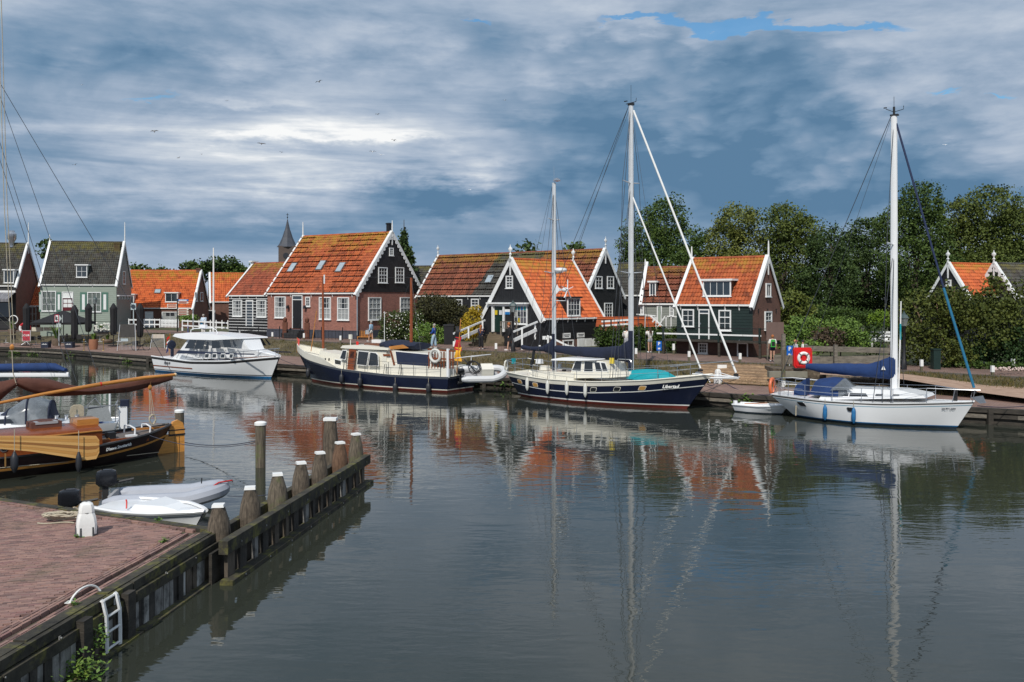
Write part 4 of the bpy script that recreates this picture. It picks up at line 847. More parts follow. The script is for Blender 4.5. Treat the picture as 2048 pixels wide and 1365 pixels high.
# ================================================================ BOATS
def smooth(tab,n=41):
    t=np.linspace(0,1,201); v=np.interp(t,[a for a,_ in tab],[b for _,b in tab]); k=15
    vp=np.concatenate([2*v[0]-v[k:0:-1],v,2*v[-1]-v[-2:-k-2:-1]]); w_=np.hanning(2*k+1); w_/=w_.sum(); v2=np.convolve(vp,w_,'valid'); 
    return lambda q: float(np.interp(q,t,v2))
class Boat:
    def __init__(s,name,label,stern,bow,vis,cat='boat',group=None):
        a=Vector((*stern,0)); d=Vector((*bow,0))-a; s.LWL=d.length; s.a=a; s.d=d.normalized(); s.th=math.atan2(d.y,d.x); s.l=Vector((-s.d.y,s.d.x,0)); s.vis=vis
        s.r=thing(name,label,cat,a,s.th,group)
    def wp(s,x,y,z): return s.a+s.d*x+s.l*y+Vector((0,0,z))
    def xc(s,px,y=0):      # local x where the line y=const crosses a photo column
        k=(px-1024)/F; o=s.a+s.l*y; return (k*o.y-o.x)/(s.d.x-k*s.d.y)
    def zc(s,x,py,y=0): q=s.a+s.d*x+s.l*y; return EYE-(py-HZ)/F*q.y
    def at(s,px,py,y=0): x=s.xc(px,y); return Vector((x,y,s.zc(x,py,y)))
    def hull(s,xd,xw,bd,bw,zs,levels,mats,deck,bul=.12,p=.7,tr=None,n=36,flare=0):
        s.xd,s.xw,s.bd,s.bw,s.zs=smooth(xd),smooth(xw),smooth(bd),smooth(bw),smooth(zs); s.p=p
        m=MB(); ts=np.linspace(0,1,n)
        for sg in (-1,1):
            rows=[[s.side(t_,lv(s.zs(t_)),sg) for t_ in ts] for lv in levels]
            if sg>0: rows=[r_[::-1] for r_ in rows]
            m.grid(rows,[b_ for b_ in range(len(levels)-1)])
        # stern closing
        A=[s.side(0,lv(s.zs(0)),-1) for lv in levels]; B=[s.side(0,lv(s.zs(0)),1) for lv in levels]
        for i in range(len(levels)-1): m.add([A[i],A[i+1],B[i+1],B[i]],[(0,1,2,3)],i)
        part('hull',m,mats,s.r,ang=40)
        m=MB(); rows=[]
        for t_ in ts:
            q=s.side(t_,s.zs(t_),1); z=q[2]-bul; b_=max(.02,abs(q[1])-.05); rows.append([(q[0],b_,z),(q[0],b_*.5,z+.03),(q[0],0,z+.05),(q[0],-b_*.5,z+.03),(q[0],-b_,z)])
        m.grid(rows); part('deck',m,deck,s.r)
    def side(s,t_,z,sg=None,off=0):
        sg=s.vis if sg is None else sg; zs=s.zs(t_); f=max(0,min(1.05,z/zs)); bw,bd=s.bw(t_),s.bd(t_)
        y=bw+(bd-bw)*f**s.p if z>=0 else bw*(1+z*.7)
        x=s.xw(t_)+(s.xd(t_)-s.xw(t_))*f; return (x,sg*max(.012,y+off),z)
    def tpx(s,px,z=.8):
        best=min(np.linspace(0,1,401),key=lambda t_:abs(s.pxof(s.side(t_,z))-px)); return best
    def pxof(s,q): w_=s.wp(*q); return 1024+F*w_.x/w_.y
    def pyof(s,q): w_=s.wp(*q); return HZ+F*(EYE-w_.z)/w_.y
    def band(s,name,t0,t1,zlo,zhi,m_,off=.012,n=30,both=True,parent=None):
        m=MB()
        for sg in ((-1,1) if both else (s.vis,)):
            a=[s.side(t_,zlo(s.zs(t_)),sg,off) for t_ in np.linspace(t0,t1,n)]; b_=[s.side(t_,zhi(s.zs(t_)),sg,off) for t_ in np.linspace(t0,t1,n)]
            m.grid([a,b_] if sg<0 else [b_,a])
        part(name,m,m_,s.r)
    def rail(s,name,t0,t1,m_,r=.04,dz=0,off=0,n=30,both=True):
        for sg in ((-1,1) if both else (s.vis,)):
            m=MB(); m.tube([Vector(s.side(t_,s.zs(t_),sg,off))+Vector((0,0,dz)) for t_ in np.linspace(t0,t1,n)],r,6); part(name,m,m_,s.r)
    def lifeline(s,t0,t1,n,h=.6,inset=.1,lines=2,both=True,m_=None):
        for sg in ((-1,1) if both else (s.vis,)):
            tops=[]
            for t_ in np.linspace(t0,t1,n):
                q=Vector(s.side(t_,s.zs(t_),sg,-inset)); m=MB(); m.tube([q,q+Vector((0,0,h))],.016,5); part('stanchion',m,m_ or STEEL,s.r); tops.append(q+Vector((0,0,h)))
            for k in range(lines):
                m=MB(); m.tube([q-Vector((0,0,k*h*.45)) for q in tops],.010,4); part('lifeline',m,m_ or STEEL,s.r)
    def sup(s,name,poly,wd,m_,z0,tp=.12,parent=None,ang=35):     # superstructure: side profile (x,z) spanning the beam, narrowing upward
        W=wd if callable(wd) else (lambda x:wd); s.W=lambda x,z:W(x)-tp*(z-z0)
        m=MB(); n=len(poly); A=[(x,-s.W(x,z),z) for x,z in poly]; B=[(x,s.W(x,z),z) for x,z in poly]
        ar=sum(poly[i][0]*poly[(i+1)%n][1]-poly[(i+1)%n][0]*poly[i][1] for i in range(n))
        f1=tuple(range(n)); f2=tuple(range(n,2*n))[::-1]; fs=[f1,f2]+[((i+1)%n,i,i+n,(i+1)%n+n) for i in range(n)]
        if ar<0: fs=[f[::-1] for f in fs]
        m.add(A+B,fs); return part(name,m,m_,parent or s.r,False,ang=ang)
    def swin(s,poly,m_=None,frame=None,name='window',both=True,par=None):
        out=None
        for sg in ((-1,1) if both else (s.vis,)):
            if frame:
                cx=sum(q[0] for q in poly)/len(poly); cz=sum(q[1] for q in poly)/len(poly); f=[(cx+(x-cx)*1.0+(.045 if x>cx else -.045),z+(.045 if z>cz else -.045)) for x,z in poly]
                m=MB(); m.prism([(x,sg*(s.W(x,z)+.002),z) for x,z in f],(0,sg*.015,0)); o=part(name,m,frame,par or s.r,False)
                m=MB(); m.prism([(x,sg*(s.W(x,z)+.004),z) for x,z in poly],(0,sg*.022,0)); part('pane',m,m_ or GLASSB,o,False)
            else: m=MB(); m.prism([(x,sg*(s.W(x,z)+.003),z) for x,z in poly],(0,sg*.012,0)); part(name,m,m_ or GLASSB,par or s.r,False)
    def port(s,t_,z,w_,h_,m_=None,frame=STEEL,round_=False):
        dt=w_/2/(s.xd(1)-s.xd(0)); dt2=dt+.003
        def quad(dt,h,off):
            if round_: P_=[(math.cos(a)*dt,math.sin(a)*h) for a in np.linspace(0,2*PI,13)[:-1]]
            else: P_=[(-dt,-h*.6),(-dt*.75,-h),(dt*.75,-h),(dt,-h*.6),(dt,h*.6),(dt*.75,h),(-dt*.75,h),(-dt,h*.6)]
            return [s.side(t_+a,z+b_,None,off) for a,b_ in P_]
        e=(0,s.vis*.01,0); m=MB(); m.prism(quad(dt*1.15,h_/2*1.25,.004),(0,s.vis*.014,0)); o=part('porthole',m,frame,s.r,False)
        m=MB(); m.prism(quad(dt,h_/2,.006),(0,s.vis*.02,0)); part('pane',m,m_ or GLASSB,o,False)
    def wire(s,a,b_,r=.012,m_=None,name='stay',par=None,n=4):
        m=MB(); m.tube([a,b_],r,n); return part(name,m,m_ or WIRE,par or s.r)
def fender(label,pos,m_,ln=.62,r=.11,rope=.35,group=None):
    t_=thing('fender',label,'fender',pos,0,group); m=MB(); h=ln/2
    m.lathe([(.03,-h-.06),(.05,-h-.02),(r*.8,-h+.05),(r,-h+.13),(r,h-.13),(r*.8,h-.05),(.05,h+.02),(.03,h+.08)],n=12); part('body',m,m_,t_)
    m=MB(); m.tube([(0,0,h+.05),(0,0.0,h+rope)],.012,5); part('rope',m,ROPE,t_)
FW=mat('fender_white',(.62,.62,.58),.5,.1,4,extra=stain('77715e',4,.55,.75,amt=.5)); FB=mat('fender_blue',(.02,.15,.35),.4,.12,4,extra=stain('0a2a55',3,.5,.7,amt=.5)); FK=mat('fender_black',(.022,.024,.03),.5,.2,4)
def blockpulley(m,c,r=.1,mi=0): m.lathe([(r,-.05),(r,.05)],c,10,mi,axis='y')
# ------------------------------------------------ dark blue ketch
B=Boat('blue_ketch','long dark blue two masted sailing yacht with cream deckhouse moored mid quay',(.45,51.75),(8.68,45.3),-1,'sailboat')
B.hull([(0,-.15),(1,12.0)],[(0,.35),(1,10.6)],[(0,1.05),(.12,1.45),(.4,1.7),(.65,1.55),(.85,1.0),(.95,.42),(1,.04)],[(0,.35),(.12,.95),(.4,1.45),(.65,1.2),(.85,.6),(.95,.2),(1,.02)],
    [(0,1.38),(.25,1.18),(.5,1.2),(.75,1.42),(1,1.82)],[lambda z:-.3,lambda z:.0,lambda z:.15,lambda z:.21,lambda z:z-.62,lambda z:z-.575,lambda z:z-.24,lambda z:z],[BOOTRED,BOOTRED,WHITE,NAVY,WHITE,NAVY,CREAM],CREAM,.1)
B.rail('cap_rail',0,1,CREAM,.035)
for px,am in ((1041,1),(1071,1),(1187,0),(1232.5,0),(1281,1)):
    t_=B.tpx(px,.8); B.port(t_,B.zs(t_)-.42,.34,.2,mat('amber_cover',(.50,.27,.07),.5) if am else GLASSB,CREAM)
t_=B.tpx(1341,1.1); q=B.side(t_,B.zs(t_)-.47); q2=B.side(t_+.03,B.zs(t_)-.45)
ang=math.atan2(q2[1]-q[1],q2[0]-q[0]); text('name_lettering','Libertad',.23,WHITE,B.r,(q[0],q[1]-.06,q[2]),(R(82),R(-2),ang),.35,.004,.004,sx=1.05)
# deckhouse
X=B.xc; dz=1.15
def Lp(px,py,y=-1.0): v=B.at(px,py,y); return (v.x,v.z)
B.sup('coaming',[(X(1060,-1),dz),(X(1150,-1),dz),(X(1150,-1),dz+.42),(X(1066,-1),dz+.38)],1.15,CREAM,dz)
hp=[Lp(1139,757),Lp(1219,756),Lp(1214,745),Lp(1203,723),Lp(1152,720.5),Lp(1146,724)]; B.sup('deckhouse',hp,1.05,CREAM,dz,.16)
for q in ([(1144,741),(1161,742),(1161,724),(1150,723)],[(1168,743),(1185,743),(1183,724.5),(1167.5,724)],[(1191.5,742),(1203,742.5),(1197,725.5),(1187,725)],[(1205,742),(1214.5,742),(1208,727),(1200,726)]): B.swin([Lp(x,y) for x,y in q],GLASSB,WHITE)
B.sup('hardtop',[Lp(1103,721),Lp(1105,718.5),Lp(1125,715.5),Lp(1150,716.5),Lp(1190,719),Lp(1192,721),Lp(1150,722)],1.05,GEL,2.3,.3)
for px in (1106,1114): B.wire(Vector((*B.at(px,720,-.9),)),Vector(B.at(px-2,752,-.95)),.018,STEEL,'hardtop_post')
B.sup('foredeck_cabin',[Lp(1219,756,-.6),Lp(1268,752,-.6),Lp(1262,743,-.6),Lp(1222,744,-.6)],.85,CREAM,dz,.2)
# covered dinghy on the foredeck
td=thing('covered_tender','small dinghy under a turquoise canvas cover on the foredeck of the blue yacht','dinghy',B.wp(X(1262,-.2),-.25,1.38),B.th)
m=MB(); Lt=X(1356,-.2)-X(1262,-.2); rows=[]
for i in range(15):
    f=i/14; w_=.68*math.sin(PI*min(1,.15+f*.85))**.5*(1 if f<.6 else 1-(f-.6)*1.2); hh=(.42+.12*math.sin(f*PI*1.1))*(1 if f<.75 else 1-(f-.75)*2.0); rows.append([(f*Lt,w_*math.cos(a)*1.0,max(.0,hh*math.sin(a)**.7)) for a in np.linspace(.0,PI,11)])
m.grid(rows); m.add(rows[0],[tuple(range(11))]); m.add(rows[-1],[tuple(range(11))[::-1]]); part('cover',m,TEAL,td)
m=MB(); m.tube([(.25*Lt,-.6,.1),(.3*Lt,-.3,.47),(.3*Lt,.4,.4)],.02,5); part('strap',m,RUBBER,td)
# masts
def mast(B,px,ytop,base,r=.085,m_=ALU,name='mast'):
    x=X_(B,px); zt=B.zc(x,ytop); m=MB(); m.tube([(x,0,base),(x,0,base+(zt-base)*.6),(x,0,zt)],[r,r*.98,r*.85],10,sq=(1.25,.85)); o=part(name,m,m_,B.r); return x,zt,o
def X_(B,px): return B.xc(px)
mx_,mz,mo=mast(B,1262,209,1.2,.125); zx,zz_,zo=mast(B,1108,366,1.25,.11)
def spreader(B,x,z,half,m_=ALU,sweep=-.0):
    for sg in (-1,1): m=MB(); m.tube([(x,0,z),(x+sweep,sg*half,z+.08)],[.04,.022],5); part('spreader',m,m_,B.r)
spreader(B,mx_,B.zc(mx_,367),.85); spreader(B,mx_,B.zc(mx_,547),1.15); spreader(B,zx,B.zc(zx,441),.55); spreader(B,zx,B.zc(zx,547),.9)
top=Vector((mx_,0,mz)); mt=Vector((zx,0,zz_)); bowe=B.at(1472,746,0); bow2=B.at(1401,737,0)
B.wire(top+Vector((.15,0,-.35)),bowe,.055,WHITE,'furled_genoa',n=7); B.wire(Vector((mx_+.05,0,B.zc(mx_,390))),bow2,.045,WHITE,'furled_staysail',n=7)
for e_ in (bowe,bow2): m=MB(); m.lathe([(.07,-.06),(.13,-.04),(.13,.04),(.07,.06)],e_-Vector((0,0,.1)),8); part('furler_drum',m,BLACK,B.r)
sp_=[]
for sg in (-1,1):
    for i,(dx_,zt,spz,sh) in enumerate(((0,mz-.1,B.zc(mx_,367),.85),(-.5,mz-.15,None,0),(.5,B.zc(mx_,370),B.zc(mx_,547),1.15),(-.35,B.zc(mx_,370),None,0))):
        bt_=min(.99,max(0,(mx_+dx_+.55)/12.6)); q=Vector(B.side(bt_,B.zs(bt_),sg,-.05))
        if spz: B.wire(Vector((mx_,0,zt)),Vector((mx_,sg*sh,spz+.08)),.015,name='shroud'); B.wire(Vector((mx_,sg*sh,spz+.08)),q,.015,name='shroud')
        else: B.wire(Vector((mx_,0,zt)),q,.015,name='shroud')
    for dx_ in (-.5,.4):
        bt_=max(0,(zx+dx_+.55)/12.6); q=Vector(B.side(bt_,B.zs(bt_),sg,-.05)); B.wire(mt-Vector((0,0,.2)),q,.014,name='shroud')
B.wire(top+Vector((-.15,0,-.1)),Vector((zx-2.0,.9,1.5)),.016); B.wire(top+Vector((-.15,0,-.1)),Vector((zx-1.6,-.9,1.5)),.016); B.wire(top+Vector((-.1,0,-.3)),Vector((zx-.9,-1.2,1.5)),.009); B.wire(top,B.at(1340,752,-.8),.009)
B.wire(mt+Vector((-.1,0,-.1)),Vector((-.4,-.7,1.4)),.009); B.wire(mt+Vector((-.1,0,-.1)),Vector((-.4,.7,1.4)),.009)
m=MB(); m.tube([top,top+Vector((0,0,1.0))],.010,4); m.tube([top+Vector((-.3,0,.05)),top+Vector((.3,0,.1))],.02,4); m.box(top+Vector((-.32,0,.2)),(.2,.02,.05)); m.tube([top+Vector((.3,0,.1)),top+Vector((.32,0,.3))],.015,4); m.box(top,(.3,.2,.12)); part('masthead_gear',m,BLACK,mo)
m=MB(); m.tube([mt,mt+Vector((0,0,.9))],.009,4); m.lathe([(.04,0),(.22,.04),(.2,.12),(.05,.2)],mt+Vector((.2,0,.05)),6); part('masthead_gear',m,STEEL,zo)
m=MB(); m.tube([Vector((zx,0,B.zc(zx,545))),Vector((zx+.55,0,B.zc(zx,545)))],.03,5); m.lathe([(.33,-.08),(.36,0),(.33,.09),(.2,.13)],(zx+.45,0,B.zc(zx,541)),12,sq=(1,1)); part('radar_dome',m,GEL,zo)
wz=B.zc(zx,580); m=MB(); m.tube([(zx,0,B.zc(zx,602)),(zx+.8,0,B.zc(zx,602)),(zx+.8,0,wz)],.025,5); m.ball((zx+.75,0,wz),(.2,.13,.13),10,6); m.prism([(zx+.1,0,wz+.12),(zx+.2,0,wz+.3),(zx+.32,0,wz+.1),(zx+.55,0,wz+.03),(zx+.55,0,wz-.03),(zx+.32,0,wz-.08),(zx+.15,0,wz-.25)],(0,.02,0))
for k in range(5):
    a=k*2*PI/5+.3; m.beam((zx+.92,0,wz),(zx+.92,math.cos(a)*.55,wz+math.sin(a)*.55),.06,.015)
part('wind_generator',m,GEL,zo)
def cover(B,pts,m_,name='sail_cover',n=10,jit=.0):
    m=MB(); rows=[]; k=len(pts)
    for i,(x,z,hh,ww) in enumerate(pts): rows.append([(x,ww*math.sin(a)*(1+.08*math.sin(3*a+i)),z-hh*.5+hh*.5*math.cos(a)) for a in np.linspace(0,2*PI,n+1)[:-1]])
    m.grid(rows,closed=True); m.add(rows[0],[tuple(range(n))[::-1]]); m.add(rows[-1],[tuple(range(n))]); return part(name,m,m_,B.r,ang=70)
def covpx(B,tab,m_,name='sail_cover'):
    pts=[]
    xs=[]; 
    for px,y0,y1,ww in tab:
        x=B.xc(px); pts.append((x,B.zc(x,y0),B.zc(x,y0)-B.zc(x,y1),ww))
    # resample with small creases
    out=[]; n=26; ts=np.linspace(0,len(pts)-1,n)
    for t_ in ts:
        v=[float(np.interp(t_,range(len(pts)),[p_[k] for p_ in pts])) for k in range(4)]; v[3]*=rnd.uniform(.88,1.12); v[0]+=0; v[1]+=rnd.uniform(-.015,.015); out.append(v)
    return cover(B,out,m_,name)
covpx(B,[(1110,691,705,.1),(1150,693,712,.16),(1200,695,717,.2),(1240,692,722,.22),(1258,680,726,.2),(1266,668,728,.16)],COVERN)
covpx(B,[(1044,690,699,.1),(1062,694,702,.13),(1085,693,703,.15),(1100,684,708,.15),(1109,670,716,.13)],COVERN)
m=MB(); m.tube([(mx_,0,1.3),(mx_,0,B.zc(mx_,662))],.15,10); part('mast_boot',m,COVERN,B.r)
m=MB(); m.tube([(zx,0,1.3),(zx,0,B.zc(zx,668))],.12,10); part('mast_boot',m,COVERN,B.r)
# bowsprit, pulpit, gear
m=MB(); a=B.at(1395,756,0); b_=B.at(1477,757,0); m.tube([a,b_],.05,6); m.tube([B.at(1385,748,.35),b_+Vector((0,.15,.05))],.03,5); m.tube([B.at(1385,748,-.35),b_+Vector((0,-.15,.05))],.03,5); m.tube([b_,B.at(1440,746,0)],.02,4); part('bowsprit',m,GEL,B.r)
B.wire(b_,Vector((10.5,0,.5)),.012); 
m=MB(); pts=[B.at(1340,734,-.9),B.at(1400,728,-.6),B.at(1468,722,-.25),B.at(1476,724,0),B.at(1468,722,.25),B.at(1400,728,.6)]; m.tube(pts,.02,5); part('pulpit',m,STEEL,B.r)
m=MB(); q=B.at(1398,748,0); m.box(q,(.3,.25,.18)); m.tube([q+Vector((.1,0,0)),q+Vector((.45,0,-.15)),q+Vector((.6,0,-.4))],.03,5); part('anchor',m,STEEL,B.r)
B.lifeline(.05,.92,8,.62)
m=MB(); c=B.at(1233,742,-.5)
for dx_,z0,z1 in ((0,0,.65),(.9,0,.65)): m.tube([c+Vector((dx_,0,-.3)),c+Vector((dx_,0,z1-.1))],.02,5)
m.tube([c+Vector((0,0,.5)),c+Vector((.1,0,.62)),c+Vector((.8,0,.62)),c+Vector((.9,0,.5))],.02,5); part('mast_guard_rail',m,STEEL,B.r)
# aft deck clutter
for (px,py,w_,h_,m_,nm) in ((1079,723,.35,.25,GEL,'deck_box'),(1063,728,.12,.4,BLACK,'winch'),(1120,733,.2,.3,STEEL,'winch'),(1128,744,.2,.25,BLACK,'winch'),(1090,736,.5,.25,CREAM,'cockpit_seat')):
    q=B.at(px,py,-.5); m=MB(); m.box(q,(w_,w_*.8,h_),taper=.85); part(nm,m,m_,B.r,False)
m=MB(); q=B.at(1047,737,-.4)
for k,dy_ in enumerate((-.7,0,.7)): m.tube([(-.3,dy_,1.3),(-.35,dy_,2.05)],.02,5)
m.tube([(.4,-1.2,1.95),(-.2,-1.0,2.05),(-.4,0,2.05),(-.2,1.0,2.05),(.4,1.2,1.95)],.02,5); m.tube([(.4,-1.2,1.65),(-.2,-1.0,1.7),(-.4,0,1.7),(-.2,1.0,1.7),(.4,1.2,1.65)],.014,5); part('pushpit',m,STEEL,B.r)
m=MB(); 
for k in range(14): m.tube([(-.42+.22*0,-.75+.1*math.sin(a),1.75+.3*math.cos(a)) for a in np.linspace(0,2*PI,10)] if False else [(-.44+rnd.uniform(-.05,.05),-.72+.13*math.sin(a),1.72+.28*math.cos(a)) for a in np.linspace(0,2*PI,10)],.022,4)
part('rope_coil',m,mat('white_rope',(.6,.6,.55),.9,.15,20),B.r)
m=MB(); m.box((-.3,-.2,1.95),(.12,.25,.3)); part('dan_buoy',m,TEAL,B.r)
m=MB(); q=B.at(1068,700,0); m.tube([q,q+Vector((0,-.1,-.5)),q+Vector((0,-.1,-.8))],.09,6); part('outboard',m,BLACK,B.r)
m=MB(); q=B.at(1224,722,-.4); m.box(q,(.25,.1,.3)); part('yellow_buoy',m,mat('buoy_yellow',(.65,.50,.05),.6),B.r)
for k,px in enumerate((1056.7,1097.3,1136.6,1173.4)):
    t_=B.tpx(px,.8); q=B.side(t_,.75,None,.13); q=(q[0],q[1],B.zc(q[0],[768.5,775,777,781][k],q[1])); fender(['white fender nearest the stern of the dark blue yacht','white fender below the smaller mast of the dark blue yacht','white fender under the aft end of the deckhouse on the dark blue yacht','white fender beside the dark porthole of the blue yacht'][k],B.wp(*q),FW,.6,.10,.3,'white fenders on the dark blue yacht')
KETCH=B
# ------------------------------------------------ white sloop
B=Boat('white_sloop','white sailing yacht with blue boom cover and sprayhood moored at the right',(13.15,42.6),(18.85,38.2),-1,'sailboat')
LW=B.LWL
B.hull([(0,-.6),(1,LW+.72)],[(0,.5),(1,LW)],[(0,.95),(.2,1.35),(.45,1.5),(.7,1.2),(.88,.6),(1,.03)],[(0,.35),(.2,1.0),(.45,1.3),(.7,.85),(.88,.32),(1,.02)],
    [(0,1.06),(.3,.98),(.6,1.02),(1,1.22)],[lambda z:-.3,lambda z:0,lambda z:.1,lambda z:.14,lambda z:z-.19,lambda z:z-.16,lambda z:z-.10,lambda z:z-.04,lambda z:z],[mat('boot_dark',(.015,.03,.05),.4),MT['boot_dark'],FB,GEL,mat('stripe_blue',(.05,.22,.32),.3),GEL,mat('rub_dark',(.05,.045,.04),.4),GEL],GEL,.02,p=.55)
x0,x1=.4,LW-.2
def Lp(px,py,y=-.9): v=B.at(px,py,y); return (v.x,v.z)
B.sup('cabin_trunk',[Lp(1638,800),Lp(1850,797),Lp(1846,792),Lp(1800,782),Lp(1690,777),Lp(1648,780)],.95,GEL,1.05,.35)
for q in ([(1656,797.5),(1696,799),(1697,793.5),(1661,791.5)],[(1698.5,799.5),(1736,800),(1731,794),(1699.5,793)],[(1750,799),(1764,799),(1764,795.2),(1751,795)],[(1784,799),(1798,798.7),(1798,796),(1785,795.8)]): B.swin([Lp(x,y-6.5,-.9) for x,y in q],GLASSB)
m=MB(); B.sup('hatch',[Lp(1822,796,-.3),Lp(1845,796,-.3),Lp(1842,791,-.3),Lp(1820,789,-.3)],.3,GLASSB,1.1,0)
# sprayhood
m=MB(); rows=[]; 
for (px,hy,wd) in ((1632,798,1.0),(1640,758,1.0),(1668,754,1.0),(1690,757,.95),(1712,778,.85)):
    x=B.xc(px,0); zt=B.zc(x,hy); rows.append([(x,wd*math.cos(a),1.15+max(.02,(zt-1.15))*math.sin(a)**.5) for a in np.linspace(0,PI,13)])
m.grid(rows[:4],[0,0,0]); m.grid(rows[3:],[1]); part('sprayhood',m,[COVER,mat('clear_vinyl',(.17,.19,.21),.15,.3,3,alpha=.7)],B.r,ang=60)
m=MB(); a=Lp(1662,781); b_=Lp(1685,760); c=Lp(1707,779); m.prism([(a[0],-1.02,a[1]),(b_[0],-.93,b_[1]),(c[0],-.96,c[1])],(0,-.015,0)); part('hood_window',m,MT['clear_vinyl'],B.r,False)
a=Lp(1590,795,-.3); m=MB(); P_=[Lp(1591,790,-.3),Lp(1616,790,-.3),Lp(1616,757,-.3),Lp(1598,768,-.3),Lp(1592,778,-.3)]; m.prism([(x,-.55,z) for x,z in P_],(0,.5,0)); part('wheel_cover',m,COVER,B.r,False)
mx_,mz,mo=mast(B,1788,230,1.1,.125,GEL); top=Vector((mx_,0,mz))
covpx(B,[(1612,727,738,.08),(1640,728,746,.16),(1690,727,751,.2),(1740,728,755,.22),(1770,718,758,.2),(1786,711,760,.17),(1792,710,760,.12)],COVER)
m=MB(); q=B.at(1767,737,-.235); m.prism([(q.x-.09,q.y,q.z-.07),(q.x+.09,q.y,q.z-.07),(q.x,q.y,q.z+.13)],(0,-.02,0)); part('cover_emblem',m,WHITE,B.r,False)
spreader(B,mx_,B.zc(mx_,490),.75,GEL,-.1)
fe=B.at(1948,788,0); zm=.42
q1=top+Vector((.1,0,-.4)); q2=fe; c1=q1.lerp(q2,.62)
B.wire(q1,c1,.045,mat('genoa_navy',(.008,.02,.07),.7),'furled_genoa',n=7); B.wire(c1,q2+Vector((0,0,.25)),.055,mat('genoa_teal',(.01,.14,.26),.7),'furled_genoa_foot',n=7); m=MB(); m.lathe([(.06,0),(.1,.03),(.1,.12),(.05,.15)],fe,8); part('furler_drum',m,BLACK,B.r)
for sg in (-1,1):
    sp=Vector((mx_-.1,sg*.75,B.zc(mx_,490)+.08))
    for dx_ in (0,.35,-.4):
        bt_=(mx_+dx_+.6)/(LW+1.6); q=Vector(B.side(bt_,B.zs(bt_),sg,-.15))
        if dx_==0: B.wire(top-Vector((0,0,.1)),sp,.014,name='shroud'); B.wire(sp,q,.014,name='shroud')
        else: B.wire(Vector((mx_,0,B.zc(mx_,494))),q,.014,name='shroud')
B.wire(top+Vector((-.1,0,0)),Vector((-.4,0,1.9)),.016); B.wire(Vector((-.4,0,1.9)),Vector((-.5,-.7,1.1)),.01); B.wire(Vector((-.4,0,1.9)),Vector((-.5,.7,1.1)),.01); B.wire(top+Vector((-.1,0,-.1)),B.at(1614,728,0),.008,name='topping_lift')
m=MB(); m.tube([top,top+Vector((0,0,.8))],.01,4); m.lathe([(.05,.0),(.05,.35)],top,8); m.tube([top+Vector((-.35,0,.3)),top+Vector((0,0,.12)),top+Vector((.4,0,.2)),top+Vector((.4,0,.35))],.014,4); m.box(top+Vector((-.37,0,.35)),(.14,.015,.05)); m.box(top+Vector((.02,0,-.02)),(.34,.2,.06)); part('masthead_gear',m,BLACK,mo)
B.lifeline(.06,.8,6,.6,.08)
m=MB(); m.tube([Vector(B.side(.8,B.zs(.8),-1,-.1))+Vector((0,0,.6)),B.at(1920,780,-.25),B.at(1960,781,0),B.at(1920,779,.3),Vector(B.side(.8,B.zs(.8),1,-.1))+Vector((0,0,.6))],.018,5)
for px,sg in ((1905,-.35),(1945,-.12),(1940,.15)): q=B.at(px,803,sg); m.tube([q,q+Vector((.1,0,.5))],.016,5)
part('pulpit',m,STEEL,B.r)
m=MB(); m.tube([(1.0,-1.1,1.65),(-.2,-.85,1.72),(-.55,-.5,1.72),(-.55,.5,1.72),(-.2,.85,1.72),(1.0,1.1,1.65)],.018,5); m.tube([(1.0,-1.1,1.38),(-.2,-.85,1.42),(-.55,-.5,1.42),(-.55,.5,1.42),(1.0,1.1,1.38)],.012,5)
for q in ((-.2,-.85),(-.55,-.45),(-.55,.45),(.3,-1.0)): m.tube([(q[0],q[1],1.05),(q[0],q[1],1.72)],.016,5)
part('pushpit',m,STEEL,B.r)
m=MB(); m.tube([(-.72,-.35+.27*math.cos(a),1.35+.38*math.sin(a)) for a in np.linspace(-.9,PI+.9,14)],.075,8); lb=single('lifebuoy',m,mat('buoy_orange',(.62,.14,.05),.5,.1,3),'orange horseshoe lifebuoy on the stern rail of the white sailing yacht','lifebuoy'); lb.matrix_world=Matrix.Translation(B.a)@Matrix.Rotation(B.th,4,'Z')
q=B.at(1911,790,-.05); m=MB(); m.box(q,(.14,.14,.5)); part('anchor_winch',m,BLACK,B.r,False)
q=B.at(1960,802,0); m=MB(); m.prism([(q.x-.35,0,q.z+.12),(q.x+.1,0,q.z+.22),(q.x+.22,0,q.z-.08),(q.x-.0,0,q.z-.12)],(0,.06,0)); part('anchor',m,STEEL,B.r,False)
t_=B.tpx(1901,1.0); q=B.side(t_,B.zs(t_)-.3,None,.01); q2=B.side(t_+.02,B.zs(t_)-.3,None,.01); text('name_lettering','SALTY LADY',.10,mat('dark_ink',(.02,.02,.03),.6),B.r,(q[0],q[1]-.02,q[2]),(R(80),0,math.atan2(q2[1]-q[1],q2[0]-q[0])),0,.002,.002)
for px,z in ((1603,.72),(1703,.66)): t_=B.tpx(px,z); B.port(t_,z,.34,.16,BLACK,STEEL)
for k,(px,py) in enumerate(((1650.5,825.5),(1708,831.5))):
    t_=B.tpx(px,.6); q=B.side(t_,.55,None,.12); fender(['blue fender nearer the stern of the white sailing yacht','blue fender nearer the mast of the white sailing yacht'][k],B.wp(q[0],q[1],B.zc(q[0],py,q[1])),FB,.56,.095,.35,'blue fenders on the white yacht')
m=MB(); q=B.side(.09,.5,None,.02); m.tube([(q[0],q[1],1.0),(q[0]+.02,q[1]-.02,.6),(q[0],q[1],.15)],.03,5); part('hanging_line',m,ROPE,B.r)
